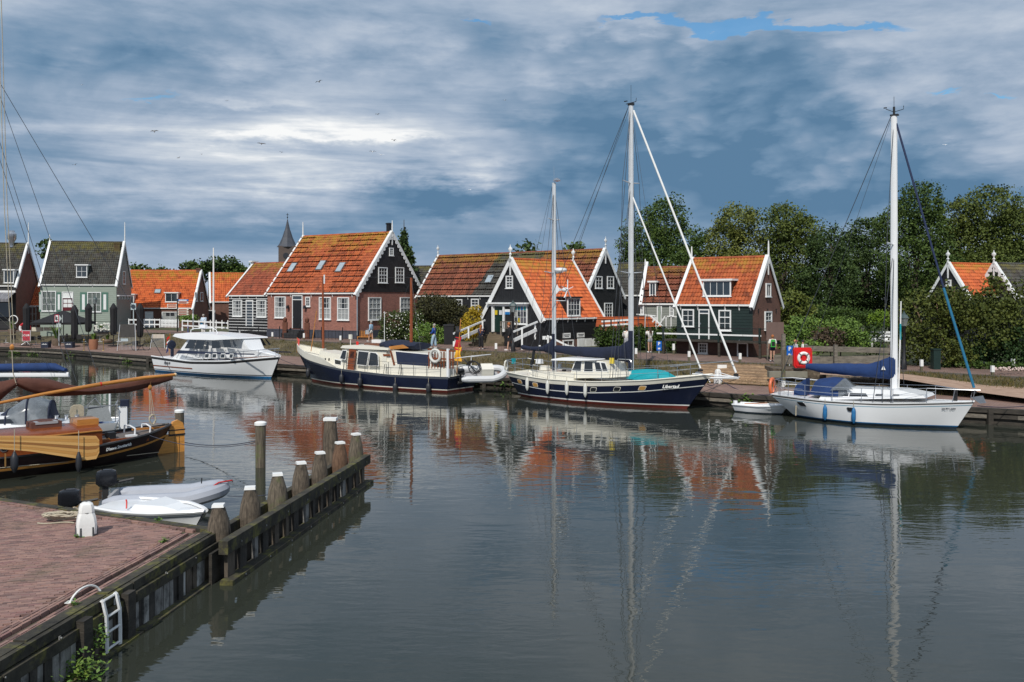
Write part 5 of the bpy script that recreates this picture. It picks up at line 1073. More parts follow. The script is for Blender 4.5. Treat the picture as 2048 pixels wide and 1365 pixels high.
# oar pole beside the mast
m=MB(); a=P(1802,603,40.1); m.tube([a,P(1800,700,40.1)],.03,5); single('boat_pole',m,WHITE,'white and turquoise pole standing beside the mast of the white yacht','pole')
m=MB(); m.tube([P(1800,680,40.1),P(1797,788,40.1)],.032,6); part('pole_foot',m,WHITE,bpy.data.objects['boat_pole']); m=MB(); m.tube([P(1801,648,40.1),P(1801,680,40.1)],.038,6); part('pole_band',m,TEAL,bpy.data.objects['boat_pole'])
# tender behind the sloop
B2=Boat('white_tender','small white plastic rowing tender afloat behind the white sailing yacht',(11.15,44.35),(13.0,42.9),-1,'dinghy')
B2.hull([(0,-.1),(1,2.55)],[(0,0),(1,2.2)],[(0,.5),(.3,.62),(.7,.55),(1,.12)],[(0,.35),(.3,.5),(.7,.35),(1,.03)],[(0,.36),(.5,.36),(1,.46)],[lambda z:-.1,lambda z:0,lambda z:.06,lambda z:z],[GEL,MT['boot_dark'],GEL],GEL,.14,n=18)
B2.rail('gunwale',0,1,GEL,.045); m=MB(); m.lathe([(.1,-.15),(.12,.0),(.1,.15)],(-.15,0,.35),8); part('stern_buoy',m,GEL,B2.r); m=MB(); m.beam((.4,-.1,.4),(1.6,-.3,.52),.1,.03); part('oar',m,mat('oar_orange',(.5,.16,.03),.5),B2.r)
# ------------------------------------------------ white motor cruiser
B=Boat('motor_cruiser','white motor cruiser with dark blue side band moored at the left end of the quay',(-26.4,69.8),(-16.75,62.6),-1,'motorboat')
LW=B.LWL
CW=lambda x:float(np.interp(x,[0,6,9.5,LW],[1.3,1.35,1.0,.35]))
def Lp(px,py,y=-1.5):
    for _ in range(6): v=B.at(px,py,y); y=-CW(v.x)
    return (v.x,v.z)
B.hull([(0,-.25),(1,LW+.9)],[(0,0),(1,LW)],[(0,1.55),(.3,1.75),(.6,1.7),(.8,1.25),(.92,.65),(1,.05)],[(0,1.35),(.3,1.5),(.6,1.3),(.8,.75),(.92,.3),(1,.02)],
    [(0,1.12),(.4,.95),(.7,1.1),(1,1.5)],[lambda z:-.3,lambda z:0,lambda z:.12,lambda z:.16,lambda z:.22,lambda z:z-.16,lambda z:z-.0],[MT['boot_dark'],FB,GEL,MT['boot_dark'],GEL,RUBBER],GEL,.05,p=.5)
B.band('mahogany_strake',0,.42,lambda z:.42,lambda z:.50,MAHOG)
B.rail('gunwale',0,1,GEL,.05,.05)
m=MB(); m.box((-.28,0,.6),(.08,2.7,.75)); part('transom_board',m,MAHOG,B.r,False)
cab=[Lp(335,722),Lp(548,712),Lp(535,706),Lp(495,699),Lp(481,677.5),Lp(470,676),Lp(378,672),Lp(372,678),Lp(355,706),Lp(345,716)]
B.sup('cabin',cab,lambda x:np.interp(x,[0,6,9.5,LW],[1.3,1.35,1.0,.35]),GEL,1.1,.12)
B.sup('roof',[Lp(346,673),Lp(350,668),Lp(380,665.5),Lp(440,670),Lp(482,675.5),Lp(484,678),Lp(430,680.5),Lp(372,679),Lp(362,677)],1.35,GEL,2.8,.2)
for q in ([(374,697),(391,697.5),(394,681),(381,680)],[(393.5,698),(411,698.5),(412.5,682),(396.5,681)],[(416,699),(424.5,698.5),(421,684),(418,683)],[(431,697),(451.5,696),(444,682),(428.5,682)],[(459,695),(475.5,694),(468,680),(452,680)],[(483,693.5),(489,692),(478,680.5),(474.5,680.5)]): B.swin([Lp(x,y,-1.4) for x,y in q],GLASSB,None)
B.swin([Lp(x,y,-1.45) for x,y in ((359,707),(540,708.5),(536,706),(500,706),(363,700.5))],mat('band_navy',(.012,.016,.04),.3),name='side_band')
for px in (423,440,459,479): B.swin([Lp(x,y,-1.47) for x,y in ((px-4,715),(px+4,715),(px+4,708),(px-4,708))],GLASSB,WHITE,name='cabin_window')
q=B.at(391,705,-1.5); text('side_lettering','ROYAL',.34,WHITE,B.r,(q.x,-1.36,q.z+.02),(R(90),0,0),0,.004,.01,sx=1.1)
t_=B.tpx(335,.75); q=B.side(t_,.72,None,.012); text('registration','28-28-YP',.22,MT['dark_ink'],B.r,(q[0],q[1]-.02,q[2]),(R(88),0,0),0,.003,.006)
for sg in (-1,1):
    m=MB(); pts=[Vector(B.side(t_,B.zs(t_),sg,-.1))+Vector((0,0,.62)) for t_ in np.linspace(.5,1.0,10)]; pts[0].z-=.5; m.tube(pts,.022,5); part('bow_rail',m,STEEL,B.r)
    for t_ in np.linspace(.55,.98,6): q=Vector(B.side(t_,B.zs(t_),sg,-.1)); m=MB(); m.tube([q,q+Vector((0,0,.6))],.018,5); part('stanchion',m,STEEL,B.r)
for px in (353,371,398,418,442,466): 
    a=B.at(px,717,-1.62); m=MB(); m.tube([a,a+Vector((.35,.15,.62))],.018,4); part('hand_rail',m,STEEL,B.r)
m=MB(); a=B.at(381,670,0); b_=B.at(437,670,0); m.tube([a,B.at(382,660,0),B.at(388,657.5,0),B.at(425,656.5,0),B.at(432,660,0),b_],.03,6); m.box(B.at(407,653,0),(.7,.2,.25)); part('roof_arch',m,GEL,B.r)
m=MB(); m.tube([B.at(376,672,0),B.at(376,652,0)],.025,5); part('aerial',m,mat('aerial_blue',(.02,.05,.25),.5),B.r)
fl=thing('dutch_flag','drooping red white and blue flag at the stern of the white motor cruiser','flag',B.wp(-.3,0,1.3)); m=MB(); m.tube([(0,0,-.1),(.05,0,1.6)],.02,5); part('staff',m,VARN,fl)
m=MB(); 
for k in range(3):
    rows=[[(-.02-.35*(f*.6)+.05*math.sin(7*f+g*3),.06*math.sin(9*f+g*2),1.5-.4*k*.8-.32*g-.55*f) for f in np.linspace(0,1,7)] for g in (0,1)]; m.grid(rows,k)
part('cloth',m,[REDP,WHITE,mat('flag_blue',(.01,.02,.12),.8)],fl)
q=B.at(343,690,-.6); m=MB(); m.lathe([(.3,-.12),(.36,0),(.3,.15),(.1,.2)],q,12,axis='x'); m.box(q+Vector((.1,0,-.5)),(.12,.2,.8)); part('outboard_under_cover',m,COVERN,B.r)
# ------------------------------------------------ navy and cream motor vessel
B=Boat('motor_vessel','navy and cream steel motor vessel with wheelhouse and brown masts moored mid left',(-3.1,54.0),(-13.5,60.9),1,'motorboat')
LW=B.LWL
def Lp(px,py,y=1.5): v=B.at(px,py,y); return (v.x,v.z)
B.hull([(0,-.2),(1,LW+1.4)],[(0,0),(1,LW)],[(0,1.45),(.1,1.65),(.4,1.85),(.7,1.7),(.88,1.05),(.96,.5),(1,.08)],[(0,1.25),(.1,1.5),(.4,1.7),(.7,1.4),(.88,.65),(.96,.22),(1,.03)],
    [(0,.95),(.3,.92),(.6,1.1),(.85,1.5),(1,2.0)],[lambda z:-.3,lambda z:0,lambda z:.13,lambda z:.19,lambda z:z-.14,lambda z:z-.0],[BOOTRED,BOOTRED,CREAM,NAVY,mat('rub_grey',(.07,.08,.10),.6)],CREAM,.02,p=.6)
# bulwark near the bow
m=MB()
for sg in (-1,1):
    rows=[]
    for t_ in np.linspace(.62,1,16):
        q=B.side(t_,B.zs(t_),sg,.005); hgt=.42*min(1,(t_-.6)/.12)+.1*(t_-.6); rows.append([q,(q[0]+.06*(t_-.6),q[1]*1.03,q[2]+hgt),(q[0],q[1]*1.03-sg*.05,q[2]+hgt)])
    m.grid(rows)
part('bulwark',m,CREAM,B.r)
Z=lambda px,py:Lp(px,py)
B.sup('forward_cabin',[Z(616,725),Z(693,742),Z(693,712),Z(650,708),Z(622,703)],lambda x:np.interp(x,[6,LW-1],[1.35,.7]),CREAM,1.3,.1)
B.swin([Z(x,y) for x,y in ((657,720.5),(671,723),(671,731),(658,729))],GLASSB,WHITE)
for px in (629,635,643.5): B.swin([Z(x,y) for x,y in ((px-1.5,718),(px+1.5,718),(px+1.5,723),(px-1.5,723))],GLASSB,name='porthole')
B.sup('wheelhouse',[Z(678,741),Z(770,748),Z(768,703),Z(686,697),Z(684,701),Z(679,722)],1.35,CREAM,1.0,.05)
B.sup('wheelhouse_roof',[Z(679,696.5),Z(683,691.5),Z(720,691),Z(775,697),Z(775,701),Z(690,697.5)],1.4,CREAM,2.7,.1)
B.swin([Z(x,y) for x,y in ((696,739.5),(709.5,741),(711.5,700.5),(697,698.5))],MAHOG,None,name='wheelhouse_door'); B.swin([Z(x,y) for x,y in ((699,716),(707.5,717),(708,704),(700,703))],GLASSB,name='door_pane')
for q in ([(680.5,717),(691,719),(692,702),(685,701.5)],[(715,729),(734,731),(736.5,705),(716.5,703)],[(738,731),(757.5,731.5),(755,711),(751,707),(740,705.5)]): B.swin([Z(x,y) for x,y in q],GLASSB,WHITE)
B.sup('aft_cabin',[Z(768,749),Z(893,756),Z(893,738),Z(862,734),Z(788,729),Z(768,724)],1.4,CREAM,1.0,.08)
B.sup('aft_cockpit',[Z(768,730),Z(862,736),Z(857,709),Z(784,702),Z(768,699)],1.25,CREAM,1.7,.1)
B.swin([Z(x,y) for x,y in ((790,729),(856,735),(853,710.5),(785,704))],mat('dodger_navy',(.012,.02,.05),.85,.2,3),WHITE,name='side_dodger')
B.swin([Z(x,y) for x,y in ((822,739),(844,741),(844,750.5),(823,749.5))],GLASSB,STEEL)
for px in (778,796): B.swin([Z(x,y) for x,y in ((px-1.5,738),(px+1.5,738),(px+1.5,743),(px-1.5,743))],GLASSB,name='porthole')
m=MB(); q=[Lp(762,709),Lp(776,709),Lp(776,713),Lp(763,713)]; m.prism([(x,1.3,z) for x,z in q],(0,.03,0)); part('name_board',m,MAHOG,B.r,False)
m=MB(); a=Lp(777,702); b_=Lp(786,731); m.beam((a[0],1.32,a[1]),(b_[0],1.38,b_[1]),.05,.12); part('trim_board',m,MAHOG,B.r,False)
B.sup('roof_hatch',[Z(712,692),Z(762,694),Z(760,689),Z(714,688)],.8,mat('roof_teak',(.16,.06,.03),.5,.2,4),2.75,.1)
B.swin([Z(698,693.5),Z(702,694),Z(702,685),Z(697,684)],REDP,name='port_light')
m=MB(); q=B.at(701,674,.3); m.box(q,(.18,.16,.3)); m.tube([q,q-Vector((0,0,.6))],.03,5); part('searchlight',m,CREAM,B.r)
m=MB(); q=B.at(757,683,.2); m.box(q,(.8,.4,.2)); m.tube([q+Vector((-.5,.0,0)),q+Vector((-.5,0,1.9))],.02,5); part('roof_gear',m,WHITE,B.r)
# folded hood, navy covers
covpx(B,[(765,690,700,.5),(772,683,701,.9),(785,680,702,1.1),(800,680,701,1.15),(820,684,701,1.1),(845,686,700,.9)],COVERN,'folded_hood')
m=MB(); q=[Lp(772,694),Lp(800,690),Lp(812,697),Lp(776,700)]; m.prism([(x,1.22,z) for x,z in q],(0,.03,0)); part('hood_trim',m,VARN,B.r,False)
# after deck fence of varnished bars
for px in range(858,908,6):
    a=B.at(px,735,1.35); m=MB(); m.box((a.x,1.35,a.z+.42),(.07,.04,1.0)); part('fence_bar',m,MAHOG,B.r,False)
for py in (699,716): a=B.at(856,py,1.35); b_=B.at(908,py+4,1.35); m=MB(); m.beam(a,b_,.05,.09); part('fence_rail',m,MAHOG,B.r,False)
m=MB(); m.bb(B.xc(905),B.xc(858),-1.2,1.2,1.7,1.78); part('after_deck',m,mat('deck_teak',(.2,.12,.07),.7,.2,4),B.r,False)
m=MB(); q=B.at(871,712,1.42); m.tube([(q.x+.36*math.cos(a),1.45,q.z+.36*math.sin(a)) for a in np.linspace(0,2*PI,18)[:-1]],.085,8,closed=True); lb=single('lifebuoy',m,FW,'round white lifebuoy hung on the aft fence of the navy and cream vessel','lifebuoy'); lb.matrix_world=Matrix.Translation(B.a)@Matrix.Rotation(B.th,4,'Z')
# brown masts
m=MB(); a=B.at(646,690,0); x=B.xc(646.5); zt=B.zc(x,553); m.tube([(x,0,1.9),(x+.05,0,zt)],[.09,.06],8); part('mast',m,mat('mast_brown',(.24,.062,.02),.45,.2,3),B.r); m=MB(); m.bb(x-.14,x+.14,-.14,.14,1.3,2.2); part('tabernacle',m,CREAM,B.r,False)
x2=B.xc(822.5); zt2=B.zc(x2,556); m=MB(); m.tube([(x2,0,1.9),(x2,0,zt2)],[.11,.075],8); part('mast',m,MT['mast_brown'],B.r)
B.wire(Vector((x,0,zt)),Vector((x2,0,zt2)),.008); B.wire(Vector((x2,0,zt2)),Vector((x2-2,1.3,1.3)),.008); B.wire(Vector((x2,0,zt2)),Vector((x2+1.6,1.3,1.3)),.008); B.wire(Vector((x,0,zt)),Vector((x+3.4,0,2.1)),.008)
m=MB(); m.tube([B.at(622,703,.5),B.at(633,622,.3)],.028,5); part('derrick',m,VARN,B.r)
m=MB(); m.tube([(x-.1,0,zt-.5),(x-.1,0,zt+.1)],.05,6); part('masthead_light',m,GEL,B.r)
B.lifeline(.04,.58,9,.75,.06,2,m_=mat('rail_dark',(.06,.06,.065),.5))
for px,py in ((690,750),(770,757),(800,758)):
    q=B.at(px,py-12,1.6); m=MB(); m.tube([q+Vector((.12,0,-.1)),q+Vector((0,.02,.5)),q+Vector((-.1,0,.5)),q+Vector((-.15,0,-.1))],.02,4); part('boarding_hoop',m,BLACK,B.r)
fl=thing('german_flag','black red and gold flag drooping at the stern of the navy and cream vessel','flag',B.wp(-.1,.5,1.0)); m=MB(); m.tube([(0,0,0),(.25,-.0,3.35)],.03,5); part('staff',m,VARN,fl)
m=MB()
for k in range(3):
    rows=[[(-.1+.36*g+.05*math.sin(6*f+g*2),.05*math.sin(8*f+2*g),2.9-.62*k-.9*f*(.9+.05*g)) for f in np.linspace(0,1,7)] for g in (0,1)]; m.grid(rows,k)
fc=part('cloth',m,[BLACK,mat('flag_red',(.45,.01,.02),.8),mat('flag_gold',(.75,.38,.02),.8)],fl)
# davits and stern pole
m=MB(); m.tube([(-.15,.9,.9),(-.15,.9,2.0),(-1.6,.9,2.2)],.03,5); m.tube([(-.15,-.9,.9),(-.15,-.9,2.0),(-1.6,-.9,2.2)],.03,5); m.tube([(-1.6,.9,2.2),(-1.6,-.9,2.2)],.025,5); m.bb(-.2,-.05,1.3,1.42,.9,2.6); part('davit_frame',m,GEL,B.r)
m=MB(); q=(-.9,.2,1.5)
for k in range(3): m.tube([(q[0]+.45*math.cos(a)-.3*k,.3*k,q[2]+.35*math.sin(a)) for a in np.linspace(0,2*PI,14)[:-1]],.03,5,closed=True)
m.beam((-1.6,.6,1.25),(-.3,.0,1.9),.05,.05); m.beam((-1.3,.6,1.9),(-.5,.0,1.3),.05,.05); bk=single('folding_bicycle',m,BLACK,'dark folded bicycle stowed at the stern of the navy and cream vessel','bicycle'); bk.matrix_world=Matrix.Translation(B.a)@Matrix.Rotation(B.th,4,'Z')
for k,(px,py) in enumerate(((617,747),(683.5,758),(721,765),(792.5,776),(860,777))):
    t_=B.tpx(px,.7); q=B.side(t_,.55,None,.15); fender(['black fender under the bow of the navy and cream vessel','black fender below the wheelhouse front of the navy vessel','black fender below the mahogany wheelhouse door','black fender below the aft cabin of the navy vessel','black fender nearest the stern of the navy vessel'][k],B.wp(q[0],q[1],B.zc(q[0],py,q[1])),FK,.55,.15,.35,'black fenders on the navy vessel')
bf=thing('bow_pennant','small red and white pennant at the bow of the navy and cream vessel','flag',B.wp(*B.at(594,700,0))); m=MB(); m.tube([(0,0,-.2),(0,0,.85)],.015,4); part('staff',m,VARN,bf); m=MB(); m.grid([[(0,0,.85),(.05,.05,.55),(.02,0,.3)],[(.18,.05,.7),(.16,.0,.4),(.12,0,.15)]]); part('cloth',m,[mat('pennant_red',(.6,.08,.07),.8)],bf)
# inflatable hoisted at the stern
def inflatable(name,label,loc,rotz,Ls,w_,r,m_,tilt=0):
    t_=thing(name,label,'inflatable boat',loc,rotz); t_.rotation_euler=(tilt,0,rotz)
    m=MB(); pts=[]; 
    for f in np.linspace(0,1,10): pts.append((f*Ls*.7,-w_,0))
    for a in np.linspace(-PI/2,PI/2,11)[1:-1]: pts.append((Ls*.7+math.cos(a)*(Ls*.3-0),w_*math.sin(a),.16*math.cos(a)))
    for f in np.linspace(1,0,10): pts.append((f*Ls*.7,w_,0))
    rs=[r]*len(pts); rs[0]=rs[-1]=r*.45; rs[1]=rs[-2]=r*.9; m.tube(pts,rs,10); part('tube',m,m_,t_)
    m=MB(); m.grid([[(-.0,y,-r*.3),(Ls*.5,y,-r*.5),(Ls*.85,y*.5,-r*.2)] for y in (-w_,0,w_)]); part('floor',m,mat('inflatable_floor',(.3,.3,.31),.7),t_)
    m=MB(); m.bb(.12,.2,-w_,w_,-r*.8,r*.9); part('transom',m,mat('inflatable_floor',(.3,.3,.31),.7),t_,False)
    m=MB(); m.tube([(p_[0],p_[1]+(r*1.0 if p_[1]>0 else -r*1.0),p_[2]-.02) for p_ in pts[:10]],.02,4); m.tube([(p_[0],p_[1]+r,p_[2]-.02) for p_ in pts[-10:]],.02,4); part('rubbing_strip',m,mat('strip_grey',(.12,.13,.15),.6),t_)
    return t_
def outboard(par,loc,rotz=0,s_=1.0,body=None):
    o=thing_part('outboard_motor',par); o.location=loc; o.rotation_euler=(0,0,rotz); o.scale=(s_,s_,s_)
    m=MB(); m.grid([[(x*k-.06,y*k2,z) for x,y in ((.2,.08),(.1,.14),(-.16,.14),(-.24,.07),(-.24,-.07),(-.16,-.14),(.1,-.14),(.2,-.08))] for k,k2,z in ((.7,.8,.0),(1,1,.06),(1,1,.26),(.9,.92,.33),(.5,.6,.37))],closed=True); m.add([(0,0,.375)],[]); m.box((-.06,0,.35),(.18,.14,.04)); part('cowling',m,body or mat('outboard_black',(.012,.013,.016),.25),o)
    m=MB(); m.box((-.1,0,-.3),(.13,.1,.65)); m.box((-.1,0,-.62),(.3,.2,.02)); m.ball((-.1,0,-.72),(.18,.06,.06)); m.tube([(.05,0,.05),(.5,0,.12)],.03,5); part('leg',m,RUBBER,o); return o
t_=inflatable('hoisted_inflatable','pale grey inflatable boat with black outboard hoisted behind the navy and cream vessel',P(921,749,52.6),R(10),2.6,.62,.2,mat('hypalon_pale',(.55,.56,.57),.5,.06,2),R(25)); outboard(t_,(.05,-.35,.22),0,.9)
m=MB(); m.bb(1.2,1.9,-.35,.35,.0,.5); part('seat_console',m,CREAM,t_,False)
# ------------------------------------------------ wooden barge in front left
B=Boat('wooden_barge','varnished traditional wooden sailing barge with brown sail and leeboard at the left',(-12.35,32.2),(-20.6,25.0),1,'sailboat')
LW=B.LWL
def Lp(px,py,y=1.5): v=B.at(px,py,y); return (v.x,v.z)
HULLD=mat('tarred_oak_hull',(.018,.010,.010),.35,.3,3,stretch=(.6,3,3)); HULLU=mat('dark_varnish_hull',(.03,.012,.014),.3,.3,3,stretch=(.6,3,3))
B.hull([(0,-.1),(1,LW+.5)],[(0,.35),(1,LW)],[(0,.12),(.06,.75),(.2,1.35),(.5,1.75),(.85,1.3),(1,.2)],[(0,.06),(.06,.45),(.2,1.05),(.5,1.5),(.85,1.0),(1,.1)],
    [(0,1.02),(.1,.84),(.3,.66),(.6,.7),(1,1.1)],[lambda z:-.3,lambda z:0,lambda z:z-.42,lambda z:z-.34,lambda z:z-.0],[HULLD,HULLD,TEAKY,HULLU],mat('grey_deck',(.12,.10,.09),.7,.2,4),.06,p=.8)
B.rail('cap_rail',0,1,mat('rail_black',(.02,.018,.018),.4),.045)
# rudder
m=MB(); x=-.12
m.prism([(x,-.06,-.5),(x-.02,-.06,.62),(x-.62,-.06,.62),(x-.62,-.06,-.5)] if False else [(.75,-.05,-.4),(.62,-.05,.08),(.02,-.05,.66),(-.62,-.05,.60),(-.62,-.05,-.4)],(0,.1,0)); rd=part('rudder',m,TEAKY,B.r,False)
m=MB(); m.prism([(-.08,-.07,.66),(-.08,-.07,.85),(-.2,-.07,1.1),(-.38,-.07,1.16),(-.55,-.07,1.05),(-.62,-.07,.80),(-.62,-.07,.62)],(0,.14,0)); part('rudder_head',m,TEAKY,B.r,False)
m=MB(); m.bb(-.64,-.05,-.075,.075,.60,.66); m.bb(-.64,.0,-.075,.075,.78,.82); part('rudder_strap',m,BLACK,B.r,False)
for xx in (-.27,-.43): m=MB(); m.bb(xx-.006,xx+.006,.048,.056,-.3,.58); part('rudder_joint',m,BLACK,B.r,False)
m=MB(); m.beam((-.6,0,.92),(1.25,.15,.98),.08,.07); part('tiller',m,VARN,B.r,False)
m=MB(); m.tube([(.75,.42,.75),(.72,.42,1.05),(.72,.0,1.1),(.72,-.42,1.05),(.75,-.42,.75)],.03,6); m.tube([(1.3,.55,.75),(1.28,.55,1.05),(1.28,0,1.1),(1.28,-.55,1.05),(1.3,-.55,.75)],.03,6); part('sheet_horse',m,GEL,B.r)
# cabin
cx0=B.xc(205,1.0); cx1=LW-1.2
B.W=None
m=MB()
def cabw(x): return float(np.interp(x,[cx0,cx0+2,cx0+5,cx1],[1.0,1.2,1.2,.9]))
rows=[]
for x in np.linspace(cx0,cx1,12):
    w_=cabw(x); zt=1.16+.05*math.sin((x-cx0)/(cx1-cx0)*PI); rows.append([(x-(0 if x>cx0 else 0),w_,.6),(x,w_-.03,1.12),(x,w_-.02,1.15),(x,w_-.10,1.20),(x,w_*.5,1.30),(x,0,1.34),(x,-w_*.5,1.30),(x,-w_+.1,1.2),(x,-w_+.03,1.12),(x,-w_,.6)])
m.grid([r_[::-1] for r_ in rows]); m.add(rows[0],[tuple(range(10))]); part('cabin',m,MAHOG,B.r,ang=30)
m=MB(); m.tube([(x,cabw(x)-.01,1.155) for x in np.linspace(cx0,cx1,10)],.025,5); part('cabin_moulding',m,VARN,B.r)
for px in (7,62,115,170):
    x=B.xc(px,1.15); w_=cabw(x); m=MB(); m.lathe([(.105,0),(.115,.02),(.085,.035)],(x,w_-.015,.90),14,axis='y'); o=part('porthole',m,STEEL,B.r); m=MB(); m.lathe([(.08,.02),(.08,.04)],(x,w_-.015,.90),12,axis='y'); part('pane',m,GLASSB,o)
m=MB(); a=B.xc(118,0); b_=B.xc(57,0); m.prism([(a,.35,1.30),(b_,.35,1.30),(b_,.35,1.50),((a+b_)/2,.35,1.54),(a,.35,1.50)],(0,-.7,0)); part('skylight',m,mat('canvas_brown',(.12,.045,.03),.8,.15,3),B.r,False)
m=MB(); m.bb(a+.12,b_-.12,-.0,.37,1.44,1.52); part('skylight_pane',m,mat('pale_vinyl',(.35,.35,.36),.3),B.r,False)
m=MB(); m.bb(B.xc(193,.2),B.xc(150,.2),-.45,.45,1.28,1.5); part('companion_hatch',m,VARN,B.r,False)
# coamings & after deck items
m=MB(); m.bb(.9,cx0,.72,.78,.62,.80); m.bb(.9,cx0,-.78,-.72,.62,.80); part('coaming',m,MAHOG,B.r,False)
for (xx,yy,zz,dx_,dy_,dz_,m_,nm) in ((2.0,.3,.85,.25,.25,.25,BLACK,'winch'),(1.4,.5,.82,.35,.2,.06,GEL,'deck_plate'),(2.6,.6,.78,.9,.12,.08,VARN,'cleat_rail'),(1.9,-.3,.8,.2,.2,.16,BLACK,'bollard_fitting')): m=MB(); m.box((xx,yy,zz),(dx_,dy_,dz_)); part(nm,m,m_,B.r,False)
# lettering on the quarter
t_=B.tpx(242,.75); q=B.side(t_,B.zs(t_)-.18,None,.015); q2=B.side(t_-.03,B.zs(t_)-.18,None,.015); q1=B.side(t_+.03,B.zs(t_)-.18,None,.015); an=math.atan2(q2[1]-q1[1],q2[0]-q1[0])
text('name_lettering',"D'ouwe Smotterich",.14,WHITE,B.r,(q[0],q[1]+.03,q[2]),(R(84),R(-4),an),.4,.003,.004,sx=.86)
# leeboard
m=MB(); P_=[Lp(193,872,1.85),Lp(198,880,1.85),Lp(198,905,1.85),Lp(192,918,1.85),Lp(184,922,1.85),Lp(60,903,1.85),Lp(-60,893,1.85),Lp(-60,872,1.85)]
n=len(P_); x0_=min(p_[0] for p_ in P_); x1_=max(p_[0] for p_ in P_)
# planks of the leeboard fan out from its head
Aend=P_[1][0]; hx0=Lp(197,871,1.85); 
lo_=lambda x: float(np.interp(x,[p_[0] for p_ in (P_[2],P_[3],P_[4],P_[5],P_[6])],[p_[1] for p_ in (P_[2],P_[3],P_[4],P_[5],P_[6])])); hi_=lambda x: float(np.interp(x,[P_[1][0],P_[0][0],P_[7][0]],[P_[1][1],P_[0][1],P_[7][1]]))
lee=thing_part('leeboard',B.r)
xs_=[P_[2][0]]+list(np.linspace(P_[3][0],P_[6][0],14))
for k in range(7):
    m=MB(); top_=[];bot=[]
    for x in xs_:
        a,b_=hi_(x),lo_(x); top_.append((x,1.83,a+(b_-a)*k/7-.004)); bot.append((x,1.83,a+(b_-a)*(k+1)/7))
    m.grid([bot,top_]); m.grid([[(x,y+.05,z) for x,y,z in top_],[(x,y+.05,z) for x,y,z in bot]]); m.grid([top_,[(x,y+.05,z) for x,y,z in top_]]); m.grid([[(x,y+.05,z) for x,y,z in bot],bot]); m.grid([[top_[0],bot[0]],[(q[0],q[1]+.05,q[2]) for q in (top_[0],bot[0])]])
    part('leeboard_plank',m,mat('leeboard_%d'%(k%4),[(.68,.37,.12),(.60,.30,.085),(.72,.41,.14),(.34,.15,.045)][k%4],.4,.08,2,stretch=(.5,3,5)),lee)
m=MB(); x=B.xc(10,1.85); m.bb(x-.02,x+.02,1.88,1.90,.45,.85); part('leeboard_strap',m,mat('leeboard_dark',(.3,.16,.05),.4),lee,False)
for k,(px,py,r_) in enumerate(((28.5,925,.11),(157,925,.09))):
    x=B.xc(px,2.0); fender(['dark fender hanging on the leeboard nearest the left edge','dark fender hanging at the aft end of the leeboard'][k],B.wp(x,2.02,B.zc(x,py,2.0)),FK,.5,r_,.75,'dark fenders on the wooden barge')
# boom and furled brown sail
def AT(px,py,y=.0): return B.at(px,py,y)
a=AT(-60,817,.2); b_=AT(345,752,.2)
m=MB(); m.tube([AT(-60,818,.45),AT(90,788,.45),AT(200,769,.4),AT(290,756,.3),AT(349,750,.25)],[.04,.055,.068,.068,.05],10); part('boom',m,VARN,B.r); m=MB(); m.tube([AT(200,769,.4),AT(203,768.5,.4)],.074,10); part('boom_mark',m,REDP,B.r)
m=MB(); m.ball(AT(350,750,.2),.07); part('boom_end',m,mat('pale_wood',(.7,.55,.35),.5),B.r)
def sailroll(tab):
    pts=[];n=12;rows=[]
    for i,t_ in enumerate(np.linspace(0,len(tab)-1,30)):
        px,y0,y1,w_=[float(np.interp(t_,range(len(tab)),[q[k] for q in tab])) for k in range(4)]
        x=B.xc(px); zt,zb=B.zc(x,y0),B.zc(x,y1); hh=max(.02,(zt-zb)/2); zc_=(zt+zb)/2
        rows.append([(x,w_*math.cos(a)*(1+.12*math.sin(5*a+i*.4)),zc_+hh*math.sin(a)*(1+.05*math.sin(4*a+i*.9))) for a in np.linspace(0,2*PI,17)[:-1]])
    m=MB(); m.grid(rows,closed=True); m.add(rows[-1],[tuple(range(16))]); part('furled_sail',m,SAILB,B.r,ang=80)
sailroll([(-60,775,830,.3),(0,764,802,.28),(30,757,775,.2),(34,757,772,.18),(60,756,786,.3),(90,757,792,.33),(130,768,793,.3),(180,776,790,.22),(260,765,785,.14),(310,750,772,.1),(345,748,760,.05)])
m=MB(); pb=AT(300,775,.2); m.tube([AT(302,762,.2),pb],.015,4); m.ball(pb,(.07,.05,.1),8,6); part('block',m,VARN,B.r)
c=AT(305,838,.2)
for dx_ in (-.06,.02,.09): m=MB(); m.tube([pb+Vector((dx_*.3,0,-.08)),c+Vector((dx_,0,.15))],.012,4); part('mainsheet',m,ROPE,B.r)
m=MB()
for k in range(7): m.tube([c+Vector((.10*math.sin(a)+rnd.uniform(-.02,.02),rnd.uniform(-.04,.04),.17*math.cos(a)-.02)) for a in np.linspace(0,2*PI,12)],.02,5)
part('rope_coil',m,ROPE,B.r)
for px,L_ in ((318,20),(333,22),(340,22),(252,16),(230,16)): a=AT(px,768 if px>300 else 778,.2); m=MB(); m.tube([a,a-Vector((0,0,L_*.017))],.01,4); part('reef_line',m,BLACK,B.r)
